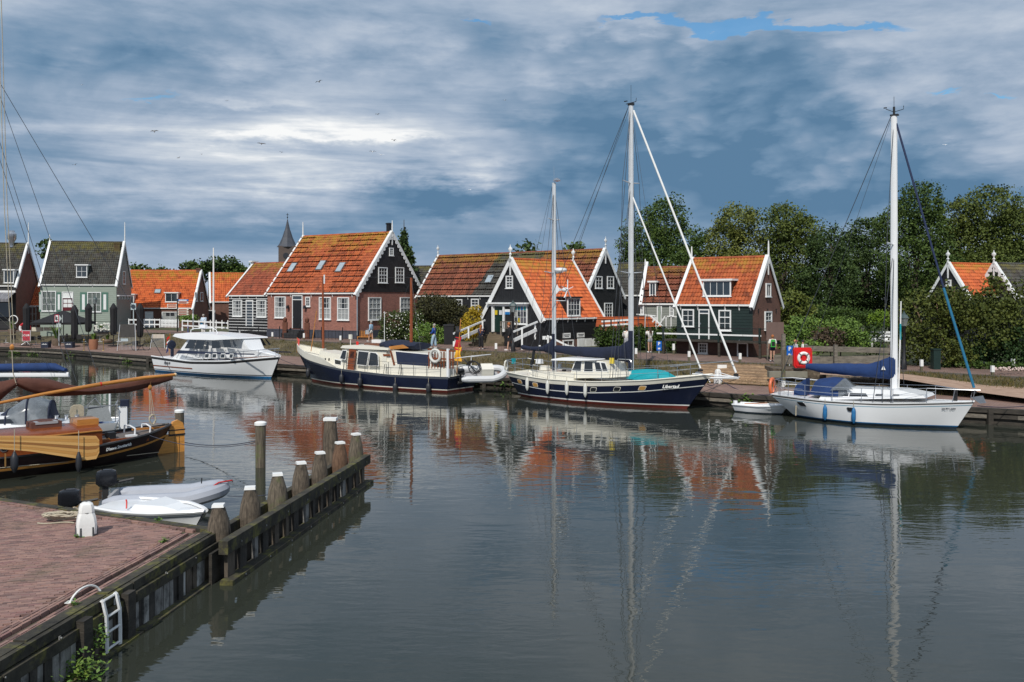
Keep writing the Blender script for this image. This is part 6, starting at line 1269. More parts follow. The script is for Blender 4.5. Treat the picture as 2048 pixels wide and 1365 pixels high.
# topping lift tackle in front of the quay view
for a_,b_ in (((8,400),(22,688)),((14,400),(28,688))): m=MB(); m.tube([AT(a_[0]-12,-20,.2),AT(a_[0],a_[1],.2),AT(b_[0],b_[1],.2)],.012,4); part('topping_lift',m,ROPE,B.r)
m=MB(); m.ball(AT(24,695,.2),(.07,.05,.1),8,6); part('block',m,VARN,B.r); m=MB(); m.tube([AT(24,700,.2),AT(26,745,.2),AT(33,770,.2)],.015,4); part('topping_lift',m,ROPE,B.r)
for pts_ in (((0,300),(30,420),(60,520),(95,640)),((6,180),(60,340),(100,450)),((0,190),(60,350),(98,440),(188,480))): pass
for (x0_,y0_,x1_,y1_,Yd) in ((-10,255,62,480,31),(-10,290,58,500,30.5),(-10,165,112,512,31.5),(2,170,192,490,31)):
    m=MB(); ye=752 if x1_>150 else 764; xe=x0_+(x1_-x0_)*(ye-y0_)/(y1_-y0_); d0=P(x0_,y0_,Yd); e_=B.wp(*AT(xe,ye,.2)); m.tube([d0-(e_-d0)*.4,e_],.010,4)
    o=part('backstay',m,WIRE,B.r); o.matrix_parent_inverse=(Matrix.Translation(B.a)@Matrix.Rotation(B.th,4,'Z')).inverted()
BARGE=B
# ------------------------------------------------ small white yacht behind the barge
B=Boat('cruising_yacht','small white sailing yacht with navy framed sprayhood lying behind the wooden barge',(-15.6,35.2),(-23.2,32.6),1,'sailboat')
LW=B.LWL
B.hull([(0,-.2),(1,LW+.8)],[(0,.1),(1,LW)],[(0,.95),(.3,1.3),(.6,1.3),(.85,.7),(1,.04)],[(0,.6),(.3,1.05),(.6,1.05),(.85,.45),(1,.02)],[(0,.78),(.4,.78),(1,1.05)],[lambda z:-.3,lambda z:0,lambda z:.1,lambda z:z],[MT['boot_dark'],FB,GEL],GEL,.02,n=24)
B.sup('cabin_trunk',[(2.4,.75),(LW-1.3,.8),(LW-1.6,1.05),(2.6,1.22)],.85,GEL,.75,.25)
B.swin([(3.2,.9),(5.2,.92),(5.0,1.06),(3.3,1.07)],GLASSB)
m=MB(); rows=[]
for x,zt,w_ in ((2.0,1.0,.95),(2.15,1.62,.9),(2.9,1.85,.88),(3.6,1.35,.8),(3.9,1.15,.75)): rows.append([(x,w_*math.cos(a),.85+(zt-.85)*math.sin(a)**.6) for a in np.linspace(0,PI,11)])
m.grid(rows,[0,1,1,0]); part('sprayhood',m,[COVERN,MT['clear_vinyl']],B.r,ang=60)
for r_ in rows[1:4]: m=MB(); m.tube([(q[0],q[1]*1.02,q[2]+.01) for q in r_],.035,5); part('hood_seam',m,COVERN,B.r)
m=MB(); m.tube([(-.1,-.85,1.45),(-.15,.85,1.45),(.9,1.05,1.4)],.018,5)
for q in ((-.1,-.8),(-.15,.8),(.9,1.05)): m.tube([(q[0],q[1],.78),(q[0],q[1],1.45)],.016,5)
m.tube([(.3,.95,1.4),(.55,.9,1.75),(.9,.85,1.4)],.016,5); part('pushpit',m,STEEL,B.r)
m=MB(); m.prism([(-.05,.9,.85),(.9,1.0,.85),(.75,.98,1.5),(.1,.9,1.42)],(0,.01,0)); part('netting',m,mat('grey_mesh',(.28,.30,.31),.7,.3,40),B.r,False)
m=MB(); m.bb(.3,.75,.5,.85,.8,1.1); part('blue_bucket',m,mat('bucket_blue',(.01,.08,.45),.5),B.r,False)
m=MB(); m.bb(-.55,-.25,.3,.6,.1,1.35); m.bb(-.56,-.24,.42,.5,.3,1.36,1); part('steering_vane',m,[GEL,FB],B.r,False)
m=MB(); m.bb(-.6,-.3,.25,.6,1.3,1.6); part('outboard_motor',m,COVERN,B.r,False)
for xx in (1.2,1.55,1.9): m=MB(); m.lathe([(.07,0),(.1,.03),(.07,.12),(.09,.18)],(xx,.75,.95),10); part('winch',m,STEEL,B.r)
m=MB(); m.tube([(.1,.2,.85),(.1,.2,2.1)],.04,6); part('aerial_pole',m,GEL,B.r)
m=MB()
for k in range(6): m.tube([(1.1+.15*math.sin(a)+.04*k,.6,1.2+.28*math.cos(a)) for a in np.linspace(0,2*PI,10)],.02,4)
part('rope_coil',m,ROPE,B.r)
m=MB(); m.prism([(-.3,.5,.72),(1.3,.9,.74),(1.0,.2,.78),(-.1,-.3,.76)],(0,0,.03)); part('bathing_board',m,GEL,B.r,False)
# ------------------------------------------------ boom under blue cover on a yacht lying outside the picture
bc=thing('covered_boom','white boom with deep blue sail cover reaching in from the left edge','boom',P(-150,752,47)); o0=bc.location
m=MB(); m.tube([P(-150,751,47)-o0,P(138,750,47)-o0],.11,8,sq=(.8,1.2)); part('boom',m,GEL,bc)
rows=[]
for px in np.linspace(-150,132,14):
    y0=np.interp(px,[-150,0,100,126,132],[722,728,726,728,738]); c=P(px,(y0+744)/2,47)-o0; hh=(744-y0)/2/F*47
    rows.append([(c.x,.22*math.cos(a)*(1+.1*math.sin(3*a+px)),c.z+hh*math.sin(a)) for a in np.linspace(0,2*PI,13)[:-1]])
m=MB(); m.grid(rows,closed=True); m.add(rows[-1],[tuple(range(12))[::-1]]); part('sail_cover',m,COVER,bc,ang=70)
m=MB(); m.tube([P(98,730,47)-o0,P(50,672,45)-o0,P(-40,590,42)-o0],.012,4); m.tube([P(96,730,47)-o0,P(45,676,45)-o0,P(-45,600,42)-o0],.012,4); part('topping_lift',m,ROPE,bc)
# ------------------------------------------------ dinghies behind the brick quay
t_=inflatable('grey_inflatable','long light grey inflatable boat with black outboard moored behind the brick quay',((222-1024)/F*23.6,23.4,.30),R(12),2.85,.55,.21,mat('hypalon_grey',(.36,.38,.43),.5,.06,2)); outboard(t_,(.0,.3,.30),R(10),1.15)
m=MB(); m.tube([(2.5,-.5,.22),(2.8,-.3,.38),(3.1,.0,.36),(3.1,.2,.3)],.02,5); part('red_line',m,REDP,t_)
m=MB(); m.tube([(2.35,-.2,.35),(2.36,-.2,.5)],.015,5); part('strap',m,BLACK,t_)
ob=thing('spare_outboard','black outboard motor tilted up beside the white bollard behind the quay edge','outboard motor',P(147,1008,22.6)); outboard(ob,(0,0,-.05),R(15),1.15); 
B=Boat('white_dinghy','small white plastic dinghy moored close behind the brick quay',(-9.9,22.45),(-7.55,21.35),-1,'dinghy')
B.hull([(0,-.1),(1,B.LWL+.35)],[(0,0),(1,B.LWL)],[(0,.6),(.3,.72),(.65,.62),(.9,.25),(1,.04)],[(0,.45),(.3,.55),(.65,.38),(.9,.1),(1,.02)],[(0,.42),(.5,.45),(1,.52)],[lambda z:-.15,lambda z:0,lambda z:z-.13,lambda z:z-.11,lambda z:z],[GEL,GEL,MT['strip_grey'],GEL],GEL,.02,n=24)
B.rail('gunwale',0,1,GEL,.05); B.sup('foredeck',[(1.1,.42),(2.45,.46),(1.9,.58),(1.2,.60)],lambda x:float(np.interp(x,[1.1,2.6],[.58,.12])),GEL,.42,.4)
m=MB(); m.tube([(.95,-.5,.48),(.9,-.45,.62),(.85,-.42,.66)],.02,5); part('red_handle',m,REDP,B.r)
# mooring lines
def line(label,a,b_,sag,m_=ROPED,r=.014,n=14):
    a,b_=Vector(a),Vector(b_); m=MB(); m.tube([a.lerp(b_,f)-Vector((0,0,4*sag*f*(1-f))) for f in np.linspace(0,1,n)],r,4); single('mooring_line',m,m_,label,'rope')
line('pale rope running along the wooden barge hull above the water',BARGE.wp(*BARGE.at(-20,938,2.0)),BARGE.wp(*BARGE.at(318,905,.5)),.02,ROPE,.012)
line('rope from the wooden barge rudder to the lone pile',P(368,885,33),P(521,880,29.5),.15); line('second rope from the barge quarter to the lone pile',P(290,868,31),P(519,884,29.5),.3,ROPED,.011)
line('thin line from the grey inflatable to the jetty pile',P(455,992,23.2),P(548,988,21.2),.04,ROPED,.009)
line('dark blue line from the blue yacht bow to the quay bollard',KETCH.wp(11.6,.2,1.3),on(1436,50.6,.3),.2,mat('line_blue',(.01,.015,.05),.8),.02)
line('dark line from the white yacht stern to the quay bollard',bpy.data.objects['white_sloop'].location+Vector((-.4,.3,1.0)),on(1440,50.5,.3),.35,MT['line_blue'],.02)
line('line from the white yacht bow to the quay on the right',P(1955,812,37.6),on(2110,41.5,.1),.15,MT['line_blue'],.018)
line('line from the white motor cruiser bow to the quay',P(556,716,61.6),on(640,62.5,.05),.2)
# ================================================================ VEGETATION
def leafmat(name,c,dark=(.35,.42,.35),light=(1.3,1.2,.95),rough=.55,sub=.0):
    m=mat(name,c,rough,.2,.5,attr=[dark,(.7,.75,.7),(1,1,1),(1.15,1.1,.9),light],spec=.15)
    return m
def leaves(name,blobs,size,dens,m_,par,seed=1,clump=.9,shell=.55,stuff=True,flat=0.0):
    """blobs: centre and radii in metres; leaf shaped faces gathered in clumps through the volume"""
    r_=np.random.RandomState(seed); PTS=[];PV=[]
    for (c,rad) in blobs:
        c=np.array(c); rad=np.array(rad); vol=rad[0]*rad[1]*rad[2]; area=(rad[0]*rad[2]+rad[1]*rad[2]+rad[0]*rad[1])*4.0
        nc=max(8,int(area/(clump**2)*2.3)); d=r_.normal(size=(nc,3)); d/=np.linalg.norm(d,axis=1)[:,None]; rr=r_.uniform(shell,1.0,nc)**.6*np.where(r_.uniform(0,1,nc)>.86,1.22,1)*np.where(d[:,2]>0,1,.95)
        cc=c+d*rad*rr[:,None]; cs=clump*r_.uniform(.35,1.15,nc)**1.1; cv=r_.uniform(0,1,nc)
        nl=max(10,int(dens*clump**2/size**2*1.15))
        q=r_.normal(size=(nc,nl,3)); q/=np.linalg.norm(q,axis=2)[:,:,None]; q*= (r_.uniform(.25,1,(nc,nl,1))**.5)*cs[:,None,None]*np.array([1,1,.75])
        PTS.append((cc[:,None,:]+q).reshape(-1,3)); PV.append(np.clip(cv[:,None]*.55+r_.uniform(0,.45,(nc,nl)),0,1).reshape(-1))
    p_=np.vstack(PTS); pv=np.concatenate(PV); k=len(p_)
    a=r_.normal(size=(k,3)); a/=np.linalg.norm(a,axis=1)[:,None]; b_=r_.normal(size=(k,3)); b_-=a*(a*b_).sum(1)[:,None]; b_/=np.linalg.norm(b_,axis=1)[:,None]
    s_=size*r_.uniform(.6,1.35,k)[:,None]; a=a*s_; b_=b_*s_*.5
    v=np.stack([p_-a*.5,p_+b_,p_+a*.5,p_-b_],1).reshape(-1,3)
    me=bpy.data.meshes.new(name); me.vertices.add(4*k); me.vertices.foreach_set('co',v.ravel()); me.loops.add(4*k); me.loops.foreach_set('vertex_index',np.arange(4*k)); me.polygons.add(k); me.polygons.foreach_set('loop_start',np.arange(0,4*k,4))
    me.attributes.new('pv','FLOAT','FACE').data.foreach_set('value',pv); me.materials.append(m_); me.update()
    o=bpy.data.objects.new(name,me); link(o,par); return o
LF=[leafmat('leaf_%d'%i,c) for i,c in enumerate([(.062,.10,.026),(.09,.118,.03),(.05,.082,.028),(.13,.15,.04),(.105,.13,.03)])]
BARK=mat('bark',(.07,.055,.04),.9,.3,3,.02,10,stretch=(3,3,.6))
NT=[0]
def tree(label,Y,bl,m_,trunk=None,base=None,name='tree',size=None,dens=1.0,clump=1.1,cat='tree',group=None,depth=1.0,tr=.22,limbs=5):
    NT[0]+=1; px=trunk or bl[0][0]; X=(px-1024)/F*Y; z=base if base is not None else ground_z(px,Y)
    t_=thing(name,label,cat,(X,Y,z),0,group); s_=Y/F; B_=[]
    for (bx,by,rx,ry) in bl: B_.append((((bx-1024)*s_-X,rnd.uniform(-.6,.6)*rx*s_*.5,EYE-(by-HZ)*s_-z),(rx*s_,rx*s_*depth,ry*s_)))
    size=size or max(.11,Y*.0021); leaves('crown',B_,size,dens,LF[m_] if isinstance(m_,int) else m_,t_,NT[0],clump=clump)
    if tr:
        m=MB(); topz=max(b_[0][2] for b_ in B_); m.tube([(0,0,-.3),(.05,0,topz*.3),(-.08,.1,topz*.6),(.05,0,topz*.95)],[tr*1.3,tr,tr*.7,tr*.2],7)
        for k in range(limbs):
            c=B_[k%len(B_)][0]; h0=topz*rnd.uniform(.25,.55); e_=(c[0]+rnd.uniform(-1,1)*B_[k%len(B_)][1][0]*.5,c[1]+rnd.uniform(-.5,.5),c[2]+rnd.uniform(-.2,.5)*B_[k%len(B_)][1][2]); m.tube([(0,0,h0),(e_[0]*.5,e_[1]*.5,(h0+e_[2])*.5+.2),e_],[tr*.5,tr*.35,tr*.1],5)
        part('trunk',m,BARK,t_)
    return t_
BG='tall trees behind the houses'
tree('broad dark green tree standing behind the tall mast of the blue yacht',96,[(1330,440,42,42),(1290,490,52,50),(1375,495,50,42),(1325,550,90,60)],0,group=BG)
tree('pale topped tree rising right behind the green house ridge',92,[(1475,447,42,32),(1448,490,36,45),(1505,505,50,50),(1470,560,70,60)],3,group=BG)
tree('rounded olive tree right of the pale topped tree',89,[(1562,447,42,36),(1600,472,42,40),(1588,530,62,70)],1,group=BG)
tree('thin ragged dark tree poking up between two larger trees',86,[(1662,466,14,16),(1650,500,40,30),(1655,560,60,60)],2,group=BG,clump=.8)
tree('dense dark tree left of the white yacht mast',93,[(1735,472,42,32),(1705,510,40,40),(1730,560,70,70)],2,group=BG)
tree('tallest tree crossing behind the white yacht mast',85,[(1832,412,44,44),(1795,455,40,42),(1860,470,45,50),(1825,540,75,70)],0,group=BG)
tree('olive tree between the two tallest trees on the right',89,[(1905,440,36,38),(1925,490,45,50),(1910,560,60,60)],4,group=BG)
tree('tall rounded tree at the right edge above the slate roof',87,[(1985,418,50,40),(2015,465,50,50),(1965,500,50,50),(2060,480,60,70),(2000,560,90,70)],1,group=BG)
for k,(px,py,rx,ry) in enumerate([(1420,600,70,50),(1540,600,70,60),(1660,610,70,55),(1780,600,70,60),(1890,600,70,60),(2010,600,80,60)]):
    tree('dark undergrowth tree in the %s part of the thicket behind the garden'%['first left','second','middle','fourth','fifth','last right'][k],101-k*1.5,[(px,py,rx,ry),(px+30,py-40,rx*.7,ry*.7)],2,group='dark thicket behind the gardens',dens=.8,tr=.15,limbs=2)
tree('ivy green bushy tree close right of the green house',67,[(1585,612,34,30),(1590,650,40,35)],4,clump=.6,size=.17)
rt=tree('large loose roadside tree with pale stems in front of the right houses',54,[(1850,640,58,62),(1920,622,66,42),(1990,618,52,40),(1955,660,75,60),(2040,640,60,70),(1830,690,40,40),(1900,600,32,22),(1990,566,18,10)],leafmat('leaf_roadside',(.075,.092,.022)),trunk=1880,clump=.75,size=.15,tr=0,dens=.75)
m=MB(); 
for (x,y,h,lx) in ((0,0,4.6,.9),(-.35,.2,3.8,-1.2),(.1,-.2,4.2,-.5),(.9,.3,3.9,.7)): m.tube([(x,y,-.2),(x+lx*.2,y,h*.4),(x+lx*.7,y,h*.8),(x+lx,y,h)],[.05,.042,.03,.012],6)
part('stems',m,mat('pale_bark',(.32,.21,.13),.8,.2,4),rt)
tree('dense leafy shrub under the roadside tree at the right edge',53,[(1995,700,30,30),(2040,690,40,45),(1960,705,25,22)],leafmat('leaf_deep',(.04,.075,.028)),clump=.5,size=.13,cat='shrub',name='shrub',tr=0)
tree('shrub screening the green bin beside the roadside tree',52.5,[(1925,715,28,20),(1900,705,20,25)],leafmat('leaf_roadside',(.07,.09,.022)),clump=.45,size=.12,cat='shrub',name='shrub',tr=0)
GRN=leafmat('leaf_fresh',(.13,.21,.05)); PUR=leafmat('leaf_heather',(.075,.055,.04)); TOP=leafmat('leaf_topiary',(.15,.24,.03)); RED_=leafmat('leaf_bronze',(.055,.055,.025)); YEL=leafmat('leaf_yellow',(.42,.30,.03),dark=(.5,.55,.4)); HED=leafmat('leaf_hedge',(.05,.085,.02))
def shrub(label,Y,bl,m_,size=.13,clump=.45,dens=1.0): return tree(label,Y,bl,m_,name='shrub',cat='shrub',tr=.04,size=size,clump=clump,dens=dens,limbs=3)
shrub('feathery fresh green shrub right of the information board',60,[(1610,660,32,28),(1580,675,30,25)],GRN)
shrub('feathery green shrub left of the white garden bench',59,[(1680,665,40,30),(1715,680,26,22)],GRN)
shrub('rusty purple heather shrub between two green shrubs',58,[(1660,680,32,22),(1640,688,26,16)],PUR)
shrub('clipped bright green topiary ball in the garden',66,[(1765,640,26,17)],TOP,.12,.4,1.4)
shrub('grey green shrub behind the feathery garden shrubs',68,[(1700,635,50,18),(1640,630,40,18)],HED)
shrub('low green bush at the foot of the heather',57,[(1620,695,30,12),(1590,692,14,12)],GRN)
shrub('dark reedy shrub right of the heather',61,[(1740,680,24,30)],HED)
shrub('white flowered rose bush below the brick gable',76,[(790,650,28,26),(815,668,26,22),(825,640,22,18),(780,675,18,16)],leafmat('leaf_rose',(.06,.085,.028)))
shrub('tall bronze green bush between the brick house and the black house',77,[(872,620,46,30),(908,636,34,32),(858,650,26,26)],RED_)
shrub('bright green bush just behind the man in the blue jacket',74,[(850,668,30,20),(885,672,20,16)],GRN)
shrub('yellow leaved bush left of the ramp railing',70,[(946,640,17,20),(940,662,18,16),(952,622,10,10)],YEL,.11,.35,1.3)
# white flowers on the rose bush, pale blossom
def flowers(name,label,Y,box,n,m_,sz=.07):
    m=MB(); X0=(box[0]-1024)/F*Y
    for _ in range(n):
        q=P(rnd.uniform(box[0],box[2]),rnd.uniform(box[1],box[3]),Y+rnd.uniform(-.4,.4)); m.ball(q,sz*rnd.uniform(.6,1.2),5,3)
    o=part(name,m,m_,None); o['kind']='stuff'; o['label']=label; return o
flowers('flowers','white blossoms scattered over the rose bush',74.3,(766,625,848,680),110,mat('petal_white',(.75,.75,.68),.7),.042)
flowers('flowers','pink and white flowers in the bed by the right road edge',48.5,(1990,735,2048,742),60,mat('petal_pink',(.6,.28,.3),.7,.4,30,col2=(.75,.7,.6)),.06)
def hedge(label,a,b_,w_,h,m_=None):
    a,b_=Vector(a),Vector(b_); t_=thing('hedge',label,'hedge',a); d=b_-a; k=max(2,int(d.length/.7)); bl=[((d.x*i/k,d.y*i/k,h*.5),(.6,w_,h*.55)) for i in range(k+1)]
    leaves('foliage',bl,.11,1.3,m_ or HED,t_,int(a.x*7)%97+3,clump=.35,shell=.75); m=MB(); m.tube([Vector((0,0,0)),d],.1,5); 
    for i in range(k+1): m.tube([d*(i/k),d*(i/k)+Vector((0,0,h*.7))],.04,4)
    part('stems',m,BARK,t_)
hedge('clipped green hedge behind the couple in white left of the mast',on(1206,68),on(1275,66),.5,1.55); hedge('clipped green hedge between the shed and the green house',on(1285,66.5),on(1352,65),.6,1.6); hedge('low clipped lawn edge hedge beside the right road',on(1905,52.5),on(2060,50.2),.3,.35)
ct_=thing('conifer','dark pointed spruce rising behind the brick gable','tree',XZ(808,104,2.2)); s_=104/F; bl=[((0,0,EYE-(y-HZ)*s_-2.2),(r_*s_,r_*s_,7*s_)) for y,r_ in ((466,3),(476,6),(488,10),(500,14),(513,18),(526,22),(542,26),(560,28))]
leaves('crown',bl,.30,1.2,LF[2],ct_,55,clump=.5,shell=.3); m=MB(); m.tube([(0,0,0),(0,0,12.5)],[.25,.03],6); part('trunk',m,BARK,ct_)
for k,(px,py,rx,ry,lb) in enumerate([(400,533,26,8,'distant treetops right of the low orange house'),(447,528,30,10,'rounded distant trees above the rear orange house'),(470,540,26,12,'distant dark tree beside the striped cottage roof'),(372,533,10,7,'small distant tree over the low orange roof'),(274,537,9,6,'small distant tree just right of the shuttered house'),(295,540,7,5,'tiny distant tree above the left end of the orange roof'),(327,540,12,4,'low distant bushes above the orange ridge'),(1056,496,12,8,'small treetop over the long black house roof'),(1148,496,13,8,'second small treetop over the long roof right of the knob finial'),(92,500,8,18,'dark shrubby tree left behind the shuttered house')]):
    tree(lb,150 if k<7 else (105 if k<9 else 125),[(px,py,rx,ry),(px,py+12,rx*1.1,14)],2 if k%2 else 0,base=2.0,name='distant_tree',size=.42,clump=1.3,tr=.15,limbs=2)
# ================================================================ STREET THINGS
def post_bollard(px,y0,y1,label,Y=None):
    tabs=[GT(RLt,px),GT(RU,px)]; Yb=Y or tabs[0].y+.3
    for _ in range(5):
        z=ground_z(px,Yb); Yb=F*(EYE-z)/(y1-HZ)
    q=XZ(px,Yb,z); h=(y1-y0)/F*Yb; t_=thing('road_post',label,'bollard',q,0,'white topped posts along the road'); w_=.13
    m=MB(); m.bb(-w_/2,w_/2,-w_/2,w_/2,-.2,h*.42); part('post',m,PILE[1],t_,False); m=MB(); m.box((0,0,h*.71),(w_+.03,w_+.03,h*.6),taper=.95); part('white_top',m,WHITE,t_,False)
for a in [(365,655,667,'white topped post left of the motor cruiser roof'),(421,660,672,'white topped post behind the motor cruiser roof arch'),(479,661,675,'white topped post in front of the striped cottage'),(545,665,679,'white topped post at the left corner of the brick house'),(608,667,682,'white topped post before the black front door'),(681,672,687,'white topped post before the brick house downpipe'),(908,683,701,'white topped post behind the german flag'),(992,687,706,'white topped post in front of the ramp'),(1079,691,708,'white topped post beside the smaller mast'),(1272,697,716,'white topped post just right of the tall mast'),(1347,688,709,'white topped post beside the left parking sign'),(1378,703,722,'white topped post between the two furled sails'),(1480,707,727,'white topped post right of the furled genoa foot'),(1843,720,742,'white topped post right of the white yacht mast'),(1888,712,734,'white topped post beside the green bin'),(1985,732,753,'white topped post near the right road edge'),(2026,718,740,'white topped post in the flower bed')]: post_bollard(*a)
def lamp(label,px,y0,Yb,arm=False,zb=None):
    z=ground_z(px,Yb) if zb is None else zb; q=XZ(px,Yb,z); H=EYE-(y0-HZ)/F*Yb-z; t_=thing('street_lamp',label,'street lamp',q)
    m=MB(); m.lathe([(.16,0),(.16,.5),(.10,.6),(.085,H-.95),(.12,H-.9),(.06,H-.85)],n=10); part('post',m,BLACK,t_)
    o=thing_part('lantern',t_); o.location=(0,0,H-.85)
    m=MB(); m.lathe([(.12,0),(.16,.02),(.27,.45),(.26,.47)],n=6); part('glass',m,mat('lantern_glass',(.25,.28,.28),.1,.1,4,alpha=.6),o,False)
    m=MB(); m.lathe([(.31,.45),(.2,.62),(.1,.68),(.1,.74),(.03,.78),(.03,.88)],n=6); part('hood',m,mat('lamp_hood',(.06,.09,.09),.5),o,False)
lamp('black street lamp standing right of the white yacht mast',1808,623,51.5); lamp('black street lamp in front of the black shop window',1026,601,64.5); lamp('black street lamp in front of the shuttered house window',190,592,95,zb=1.2)
# parking signs and boards
def psign(label,px,py,Y,rot=0):
    z=ground_z(px,Y); q=XZ(px,Y,z); H=EYE-(py-HZ)/F*Y-z; t_=thing('parking_sign',label,'sign',q,rot); m=MB(); m.tube([(0,0,0),(0,0,H+.2)],.03,6); part('pole',m,ALU,t_); m=MB(); m.bb(-.18,.18,-.05,-.02,H-.33,H+.33); p_=part('panel',m,mat('sign_blue',(.01,.12,.50),.4,.05),t_,False)
    text('letter','P',.30,WHITE,t_,(0,-.053,H+.14),(R(90),0,0),0,.002,.012); m=MB(); m.bb(-.08,.08,-.056,-.05,H-.24,H-.14); part('symbol',m,WHITE,t_,False)
psign('blue parking sign in front of the hedge by the woman in white',1318,692,63); psign('blue parking sign left of the red lifebuoy case',1579,703,53.5)
t_=thing('information_board','brown square information board behind the person with a green rucksack','sign',on(1550,57)); m=MB(); m.bb(-.55,.55,-.03,.03,1.3,2.45); part('panel',m,mat('board_brown',(.14,.09,.075),.7,.1,3),t_,False)
for x in (-.45,.45): m=MB(); m.bb(x-.05,x+.05,-.0,.1,0,2.4); part('post',m,TIMG,t_,False)
# railing bridge and abutment
br_=thing('timber_railing','weathered grey timber railing of the small bridge behind the white yacht boom','railing',P(1665,745,51))
def Ls(px,py,Y): return P(px,py,Y)-br_.location
for (x0,y0,x1,y1,h) in ((1610,693,1790,698,.30),(1548,715,1640,717,.5),(1640,717,1790,714,.42),(1545,735,1640,741,.35),(1640,735,1700,739,.3)):
    m=MB(); m.beam(Ls(x0,y0+4,52.5),Ls(x1,y1+4,51.5),.1,h); part('rail',m,TIMG,br_,False)
for px in (1567,1671,1780,1612): m=MB(); a=Ls(px,690 if px>1570 else 668,52); m.bb(a.x-.09,a.x+.09,a.y-.1,a.y+.1,Ls(px,760,52).z,a.z); part('post',m,TIMG,br_,False)
m=MB(); a=P(1546,740,50.6); b_=P(1645,744,50.2); m.prism([(a.x,a.y,.4),(b_.x,b_.y-.6,.4),(b_.x+.3,b_.y+2,.4),(a.x+.2,a.y+2.4,.4)],(0,0,1.2)); single('abutment_wall',m,mat('rough_rubble',(.085,.065,.045),.95,.4,4,.05,9,col2=(.17,.13,.09),extra=stain('2a241c',2,.5,.66,amt=.8)),'rough dark brick abutment wall under the timber railing','wall',smooth=False)
m=MB(); a=Vector((P(1543,760,50).x,49.9,1.45)); m.bb(a.x-.2,a.x+1.9,a.y-.2,a.y+.25,a.z-.28,a.z+.05); single('concrete_lintel',m,mat('weathered_concrete',(.2,.19,.15),.9,.2,2),'weathered concrete block at the top of the abutment','wall',smooth=False)
# brick revetment
rows=[]
for px in range(1398,1552,11):
    a=GT(QI,px); b_=GT(RLt,px); r_=[]
    for i in range(9): q=a.lerp(b_,i/8*.93); r_.append((q.x,q.y,q.z+.06+.16*math.sin(PI*min(1,i/8))))
    rows.append(r_)
struct('brick_revetment',MB().grid(rows),mat('old_clinker',(.26,.16,.09),.9,.3,5,.03,12,col2=(.42,.28,.16),extra=brickx(.26,.11,(.6,.55,.5),m=.014,stn=stain('40301e',1.2,.5,.7,amt=.6))),True)
rows=[]
for px in range(1630,1800,10):
    a=GT(QI,px); b_=GT(RLt,px); rows.append([tuple(a.lerp(b_,k/9*.9)+Vector((0,0,.05+rnd.uniform(0,.10)))) for k in range(10)])
struct('rubble_slope',MB().grid(rows),mat('rubble_brown',(.10,.07,.045),.95,.4,5,.06,9,col2=(.22,.16,.11),extra=stain('2c2418',2.2,.5,.62,amt=.7)),True)
rows=[]
for i in range(22):
    f=i/21; px=1640+f*520; y0=np.interp(px,[1640,1800,1965,2048,2160],[742,747,768,774,785]); y1=np.interp(px,[1640,1800,1965,2048,2160],[749,758,786,797,812]); z0=np.interp(px,[1640,1800,1965,2048,2160],[1.45,1.36,1.0,.95,.9])
    z1=z0-.03*1; a=G(px,y0,z0+.12); b_=G(px,y1,z0+.02); rows.append([tuple(a.lerp(b_,k/3)) for k in range(4)])
struct('path',MB().grid(rows),mat('pinkish_path',(.34,.215,.15),.95,.15,2,.02,20,col2=(.42,.29,.21),extra=stain('5a4a35',1.5,.58,.75,amt=.5)))
# lifebuoy case
t_=thing('lifebuoy_case','bright red square lifebuoy case with white ring beside the parking sign','lifebuoy',P(1605,735,50.0)); rm=None
m=MB(); pts=[]; w_,h_=.5,.56
oc=[(w_*sx_,0,h_*.95+h_*sz_) for sx_,sz_ in ((-1,-.8),(-.85,-1),(.85,-1),(1,-.8),(1,.8),(.85,1),(-.85,1),(-1,.8))]; m.prism([(x,-.12,z) for x,y,z in oc],(0,.28,0)); m.prism([(x*.85,-.18,.53+(z-.53)*.85) for x,y,z in oc],(0,.1,0)); part('case',m,mat('case_red',(.62,.012,.012),.4,.06,3),t_,False)
m=MB(); m.tube([(.27*math.cos(a),-.2,.53+.27*math.sin(a)) for a in np.linspace(0,2*PI,21)[:-1]],.085,8,closed=True,sq=(1,1)); rg=part('ring',m,WHITE,t_)
for a in (PI/4,3*PI/4,5*PI/4,7*PI/4): m=MB(); m.box((.27*math.cos(a),-.24,.53+.27*math.sin(a)),(.05,.12,.2),Euler((0,PI/2-a,0)).to_matrix()); part('band',m,mat('band_grey',(.15,.15,.15),.6),rg,False)
m=MB(); m.tube([P(1567,792,49.3),P(1567,700,49.3)],.11,8); single('mooring_post',m,PILE[1],'tall grey weathered post left of the red lifebuoy case','post'); m=MB(); m.tube([P(1567,790,49.3),P(1567,762,49.3)],.12,8); part('white_paint',m,WHITE,bpy.data.objects['mooring_post.001'] if 'mooring_post.001' in bpy.data.objects else bpy.data.objects['mooring_post'])
# quay bollard behind the blue yacht
qb=on(1436,51.2,.0); t_=dup(bt,qb,R(20),'white quay bollard between the bowsprit and the brick slope'); t_.scale=(1.1,1.1,1.25)
m=MB(); q=on(1444,53.5,.25); m.box(q,(.55,.1,.3)); m.tube([q+Vector((0,.1,-.6)),q],.04,5); single('white_plate',m,WHITE,'small white plate on a stake on the grass behind the bowsprit','sign')
